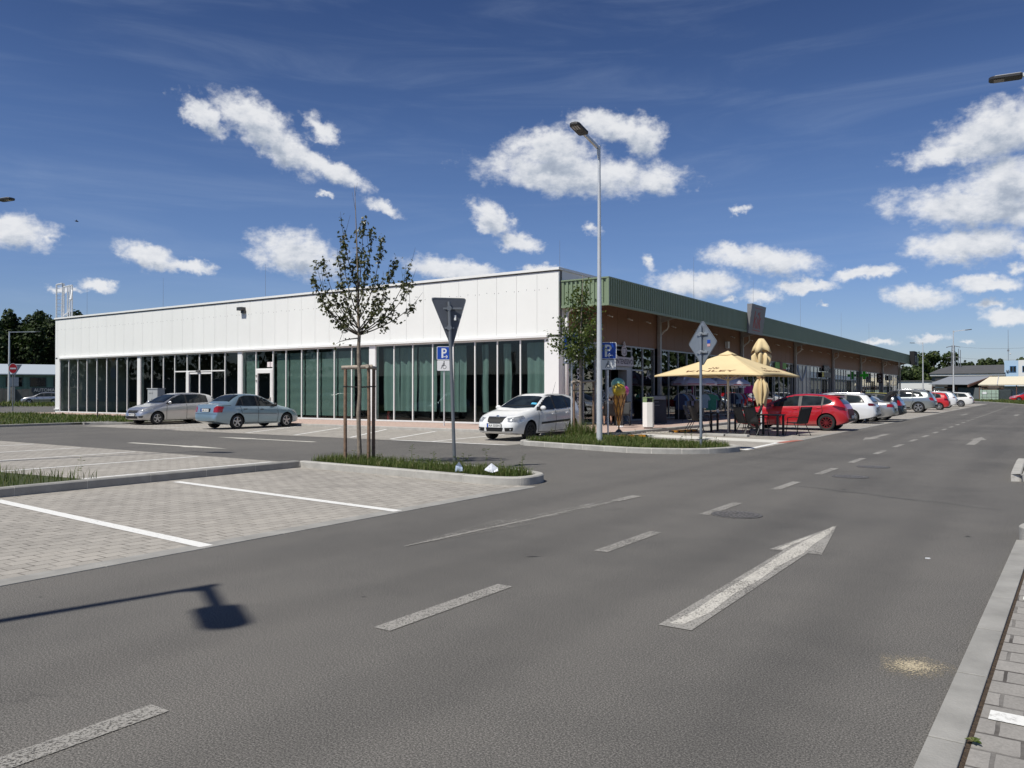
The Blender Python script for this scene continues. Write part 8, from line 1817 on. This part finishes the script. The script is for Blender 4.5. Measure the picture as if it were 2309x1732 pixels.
m = MB(); m.add([(-3.7, -.3, 2.98), (3.0, -.3, 2.88), (6.5, 6, 4.5), (-.7, 6, 4.5), (-3.7, -.3, 3.08), (3.0, -.3, 2.98), (6.5, 6, 4.6), (-.7, 6, 4.6)], [(0, 3, 2, 1), (4, 5, 6, 7), (0, 1, 5, 4), (1, 2, 6, 5), (2, 3, 7, 6), (3, 0, 4, 7)]); m.build('roof', M_GROOF, t)
m = MB(); m.box(-3.2, 6, 5.9, 6.1, 0, 4.2); m.build('rear_wall', pm('dark_shed_wall', (.05, .05, .05), .9), t)
m = MB(); m.box(-3.1, .9, 1.5, 1.6, 0, 1.75); m.build('shutter', pm('grey_shutter', (.22, .23, .24), .6), t)
M_BRN = pm('brown_timber_frame', (.13, .06, .04), .8)
m = MB()
for xx in (-3.15, .95): m.box(xx - .12, xx + .12, 1.2, 1.45, 0, 2.6)
m.box(-3.3, 1.1, 1.15, 1.44, 2.25, 2.55); m.add([(2.9, -.3, 2.45), (3.2, -.3, 2.45), (6.7, 6, 4.3), (6.4, 6, 4.3), (2.9, -.3, 2.85), (3.2, -.3, 2.85), (6.7, 6, 4.62), (6.4, 6, 4.62)], [(0, 3, 2, 1), (4, 5, 6, 7), (0, 1, 5, 4), (1, 2, 6, 5), (2, 3, 7, 6), (3, 0, 4, 7)]); m.build('timber_frame', M_BRN, t)
m = MB(); m.box(-2.7, -1.1, 1.05, 1.14, 2.3, 2.5); m.build('sign_board', M_SWHITE, t)
m = MB(); m.box(1.2, 5.2, 1.4, 1.5, 0, 2.35); yw = m.build('yard_wall', pm('slate_wall', (.11, .125, .135), .8, var=.1), t)
m = MB()
for q_ in range(6): stroke(m, [(2.5 + .22 * q_, .95), (2.6 + .22 * q_, 1.3)], .10, lambda a, b: (a, 1.395, b))
m.build('graffiti', M_SBLACK, yw)
t = thing('cream_canopy', 'cream tent-like canopy roof right of the open shed', 'canopy', (-10.2, Yg - 2, 0))
m = MB(); m.add([(-1.0, 0, 2.75), (9, 0, 2.75), (9, 5, 4.35), (.6, 5, 4.35), (-1.0, 0, 2.95), (9, 0, 2.95), (9, 5, 4.45), (.6, 5, 4.45)], [(0, 3, 2, 1), (4, 5, 6, 7), (0, 1, 5, 4), (1, 2, 6, 5), (2, 3, 7, 6), (3, 0, 4, 7)]); m.build('canvas_roof', pm('cream_tarpaulin', (.66, .60, .46), .8, var=.05), t)
m = MB(); m.box(-.9, -.75, .2, .35, 0, 2.74); m.box(5, 5.15, .2, .35, 0, 2.74); m.build('post', M_BRN, t)
m = MB(); m.box(2.2, 9, 2.0, 2.1, 0, 2.6); m.build('side_wall', pm('pale_grey_sheet', (.36, .37, .42), .6), t)
m = MB(); m.obox((2.05, 2.4, 3.70), (.12, 5.3, .09), rx=math.atan2(1.6, 5)); m.build('seam', _mc['pale_grey_sheet'], t)
Yd = 215
t = thing('long_hall', 'long hall with a dark grey roof and white eaves behind the sheds', 'building', (-16, Yd, 0))
m = MB(); m.box(-7.6, 7.5, .5, 16, 0, 5.4); m.build('wall', pm('dark_grey_wall', (.15, .155, .16), .8, var=.1), t)  # one dark grey over the whole wall
m = MB(); m.box(-7.9, 7.5, -.3, .45, 5.32, 5.72); m.build('eaves', pm('white_eaves', (.70, .70, .70), .6), t)
m = MB(); m.add([(-8.1, -.5, 5.75), (7.5, -.5, 5.75), (7.5, 7.5, 7.9), (-4.4, 7.5, 7.75), (-8.1, -.5, 5.9), (7.5, -.5, 5.9), (7.5, 7.5, 8.0), (-4.4, 7.5, 7.85), (-6.4, 3.5, 7.05), (-6.4, 3.5, 6.9)], [(0, 9, 3, 2, 1), (4, 5, 6, 7, 8), (0, 1, 5, 4), (1, 2, 6, 5), (2, 3, 7, 6), (3, 9, 8, 7), (9, 0, 4, 8)]); m.build('roof', M_DROOF, t)
m = MB(); m.cyl((-2.4, 6, 7.3), (-2.4, 6, 12.0), .09, .07, 8); m.cyl((-2.0, 6, 7.3), (-2.0, 6, 11.7), .09, .07, 8); m.build('chimney', M_ROD, t)
t = thing('office_block', 'pale blue and white block with small blue-framed windows at the right edge', 'building', (-8.7, Yd, 0))
m = MB(); m.box(0, 2.7, 0, 8, 0, 8.7); m.build('blue_wall', pm('light_blue_plaster', (.40, .55, .72), .8, var=.04), t)
m = MB(); m.box(2.71, 14, -.02, 8, 0, 8.75); m.build('white_wall', pm('white_plaster', (.72, .72, .72), .8, var=.04), t)
for x0 in (1.05, 3.45):
    m = MB(); m.box(x0, x0 + 1.25, -.08, .02, 6.0, 7.45); w_ = m.build('window', pm('blue_window_frame', (.06, .20, .42), .5), t)
    for a in (.08, .67): m = MB(); m.box(x0 + a, x0 + a + .50, -.10, -.085, 6.10, 7.35); m.build('pane', cglass('dark_pane'), w_)
m = MB()
for a, b in ((.45, 6.4), (.62, 6.25), (.85, 6.45)): m.sphere((a, -.25, b), .14, 8, 6); m.tube([(a, 0, b - .3), (a, -.22, b)], .03, 5)
m.build('wall_lamps', M_ROD, t)
m = MB(); m.tube([(.7, 2, 8.7), (.7, 2, 15.9)], [.06, .03], 6); m.box(.5, .9, 1.8, 2.0, 10.9, 11.3); m.build('mast', M_ROD, t); m = MB(); m.sphere((1.1, 1.9, 10.3), .18, 8, 6); m.build('dish', M_PIPE, t)
t = thing('white_shed', 'low white building with a dark opening behind the parked cars', 'building', (-30, 232, 0)); m = MB(); m.box(-9, 6, 0, 8, 2.3, 4.25); m.box(-9, -1, .02, 8, 0, 2.29); m.box(3, 6, .02, 8, 0, 2.29); m.build('wall', pm('white_sheet_wall', (.68, .68, .67), .7, var=.06), t); m = MB(); m.box(-.99, 2.99, 2, 2.1, 0, 2.29); m.build('opening', M_SBLACK, t); m = MB(); m.box(-9.3, 6.3, -.3, 8.3, 4.26, 4.5); m.build('roof', M_DROOF, t)
# pylon and wires
t = thing('power_pylon', 'dark lattice power pylon with two cross arms behind the distant lamp', 'pylon', (-21.2, 240, 0))
m = MB()
for sx_ in (-1, 1):
    for sy in (-1, 1): m.tube([(sx_ * .75, sy * .75, 0), (sx_ * .28, sy * .28, 13.8)], .07, 5)
for q_ in range(9):
    z0, z1 = 1.5 * q_, 1.5 * (q_ + 1); w0, w1 = .75 - .47 * z0 / 13.8, .75 - .47 * z1 / 13.8
    m.tube([(-w0, -w0, z0), (w1, -w1, z1)], .035, 4); m.tube([(w0, -w0, z0), (-w1, -w1, z1)], .035, 4)
m.build('tower', M_ROD, t)
for zz in (13.45, 10.6): m = MB(); m.tube([(-1.65, 0, zz - .15), (-.6, 0, zz + .12), (.6, 0, zz + .12), (1.65, 0, zz - .15)], .09, 5); m.build('cross_arm', M_ROD, t)
for zz, l in ((13.35, 'upper power line running right from the pylon'), (10.5, 'lower power line running right from the pylon')):
    m = MB(); m.tube([(-19.6 + 30 * u, 240 - 20 * u, zz - 2.2 * 4 * u * (1 - u) * .6 + .4 * u) for u in [q_ / 14 for q_ in range(15)]], .022, 4); o = m.build('power_line', M_ROD, None); o.data.transform(Matrix.Translation((19.6, -240, -zz))); o.location = (-19.6, 240, zz); tag(o, l, 'power line')
GR = 'trees behind the sheds on the right'
for i, (x, y, h, r, mt, kd, l) in enumerate((
    (-31.5, 262, 12.9, 4.6, M_LEAFM, 'round', 'leafy tree left of the distant lamp pole'), (-27.8, 258, 13.5, 4.2, M_LEAFM, 'round', 'highest leafy tree between the two distant lamps'), (-24.4, 262, 13.3, 4.2, M_LEAFM, 'round', 'leafy tree just left of the pylon'), (-36, 262, 9.5, 4.6, M_LEAFF, 'round', 'low dark tree under the end of the canopy'),
    (-20.9, 266, 11.0, 3.2, M_LEAFF, 'round', 'dark tree just right of the pylon'), (-19.4, 252, 10.6, 1.6, M_LEAFF, 'conifer', 'dark pointed conifer over the grey roof'), (-16.9, 268, 10.2, 2.8, M_LEAFM, 'tall', 'slim tree right of the pointed conifer'), (-15.2, 268, 10.8, 2.4, M_LEAFM, 'tall', 'slim tree over the middle of the grey roof'), (-13.3, 268, 10.4, 2.4, M_LEAFF, 'tall', 'slim dark tree over the grey roof right of its middle'), (-11.6, 262, 10.6, 2.0, M_LEAFM, 'tall', 'feathery tree over the right part of the grey roof'), (-8.8, 262, 9.0, 1.6, M_LEAFF, 'conifer', 'small dark conifer left of the blue wall'), (-5.4, 268, 11.6, 3.2, M_LEAFM, 'round', 'round tree rising behind the blue and white block'), (-2.6, 270, 11.4, 3.0, M_LEAFM, 'round', 'round tree at the right edge behind the white block'),
    (-40.5, 240, 8.2, 4.2, M_LEAFF, 'round', 'dark round tree by the end of the shop building'), (-34.2, 238, 7.8, 3.8, M_LEAFF, 'round', 'dark bushy tree over the white shed'), (-29.4, 244, 8.0, 3.8, M_LEAFM, 'round', 'mid green bushy tree over the white shed'))):
    far_tree({'conifer': 'conifer_tree', 'tall': 'slim_tree', 'round': 'broadleaf_tree'}[kd], l, x, y, h, r, mt, 80 + i, kd, 2400, .80 if kd != 'conifer' else .6, GR, bare=.0)
m = MB(); m.grid(lambda u, v: (-1400 + 2800 * u, 2200 + 200 * v, -10 + (75 + 30 * math.sin(7 * u + 1) + 14 * math.sin(19 * u)) * math.sin(math.pi * (v * .5))), 60, 6)
struct('hills', m, pm('distant_wooded_hills', (.13, .17, .22), .95, var=.1, scale=.01))
bpy.context.view_layer.update()
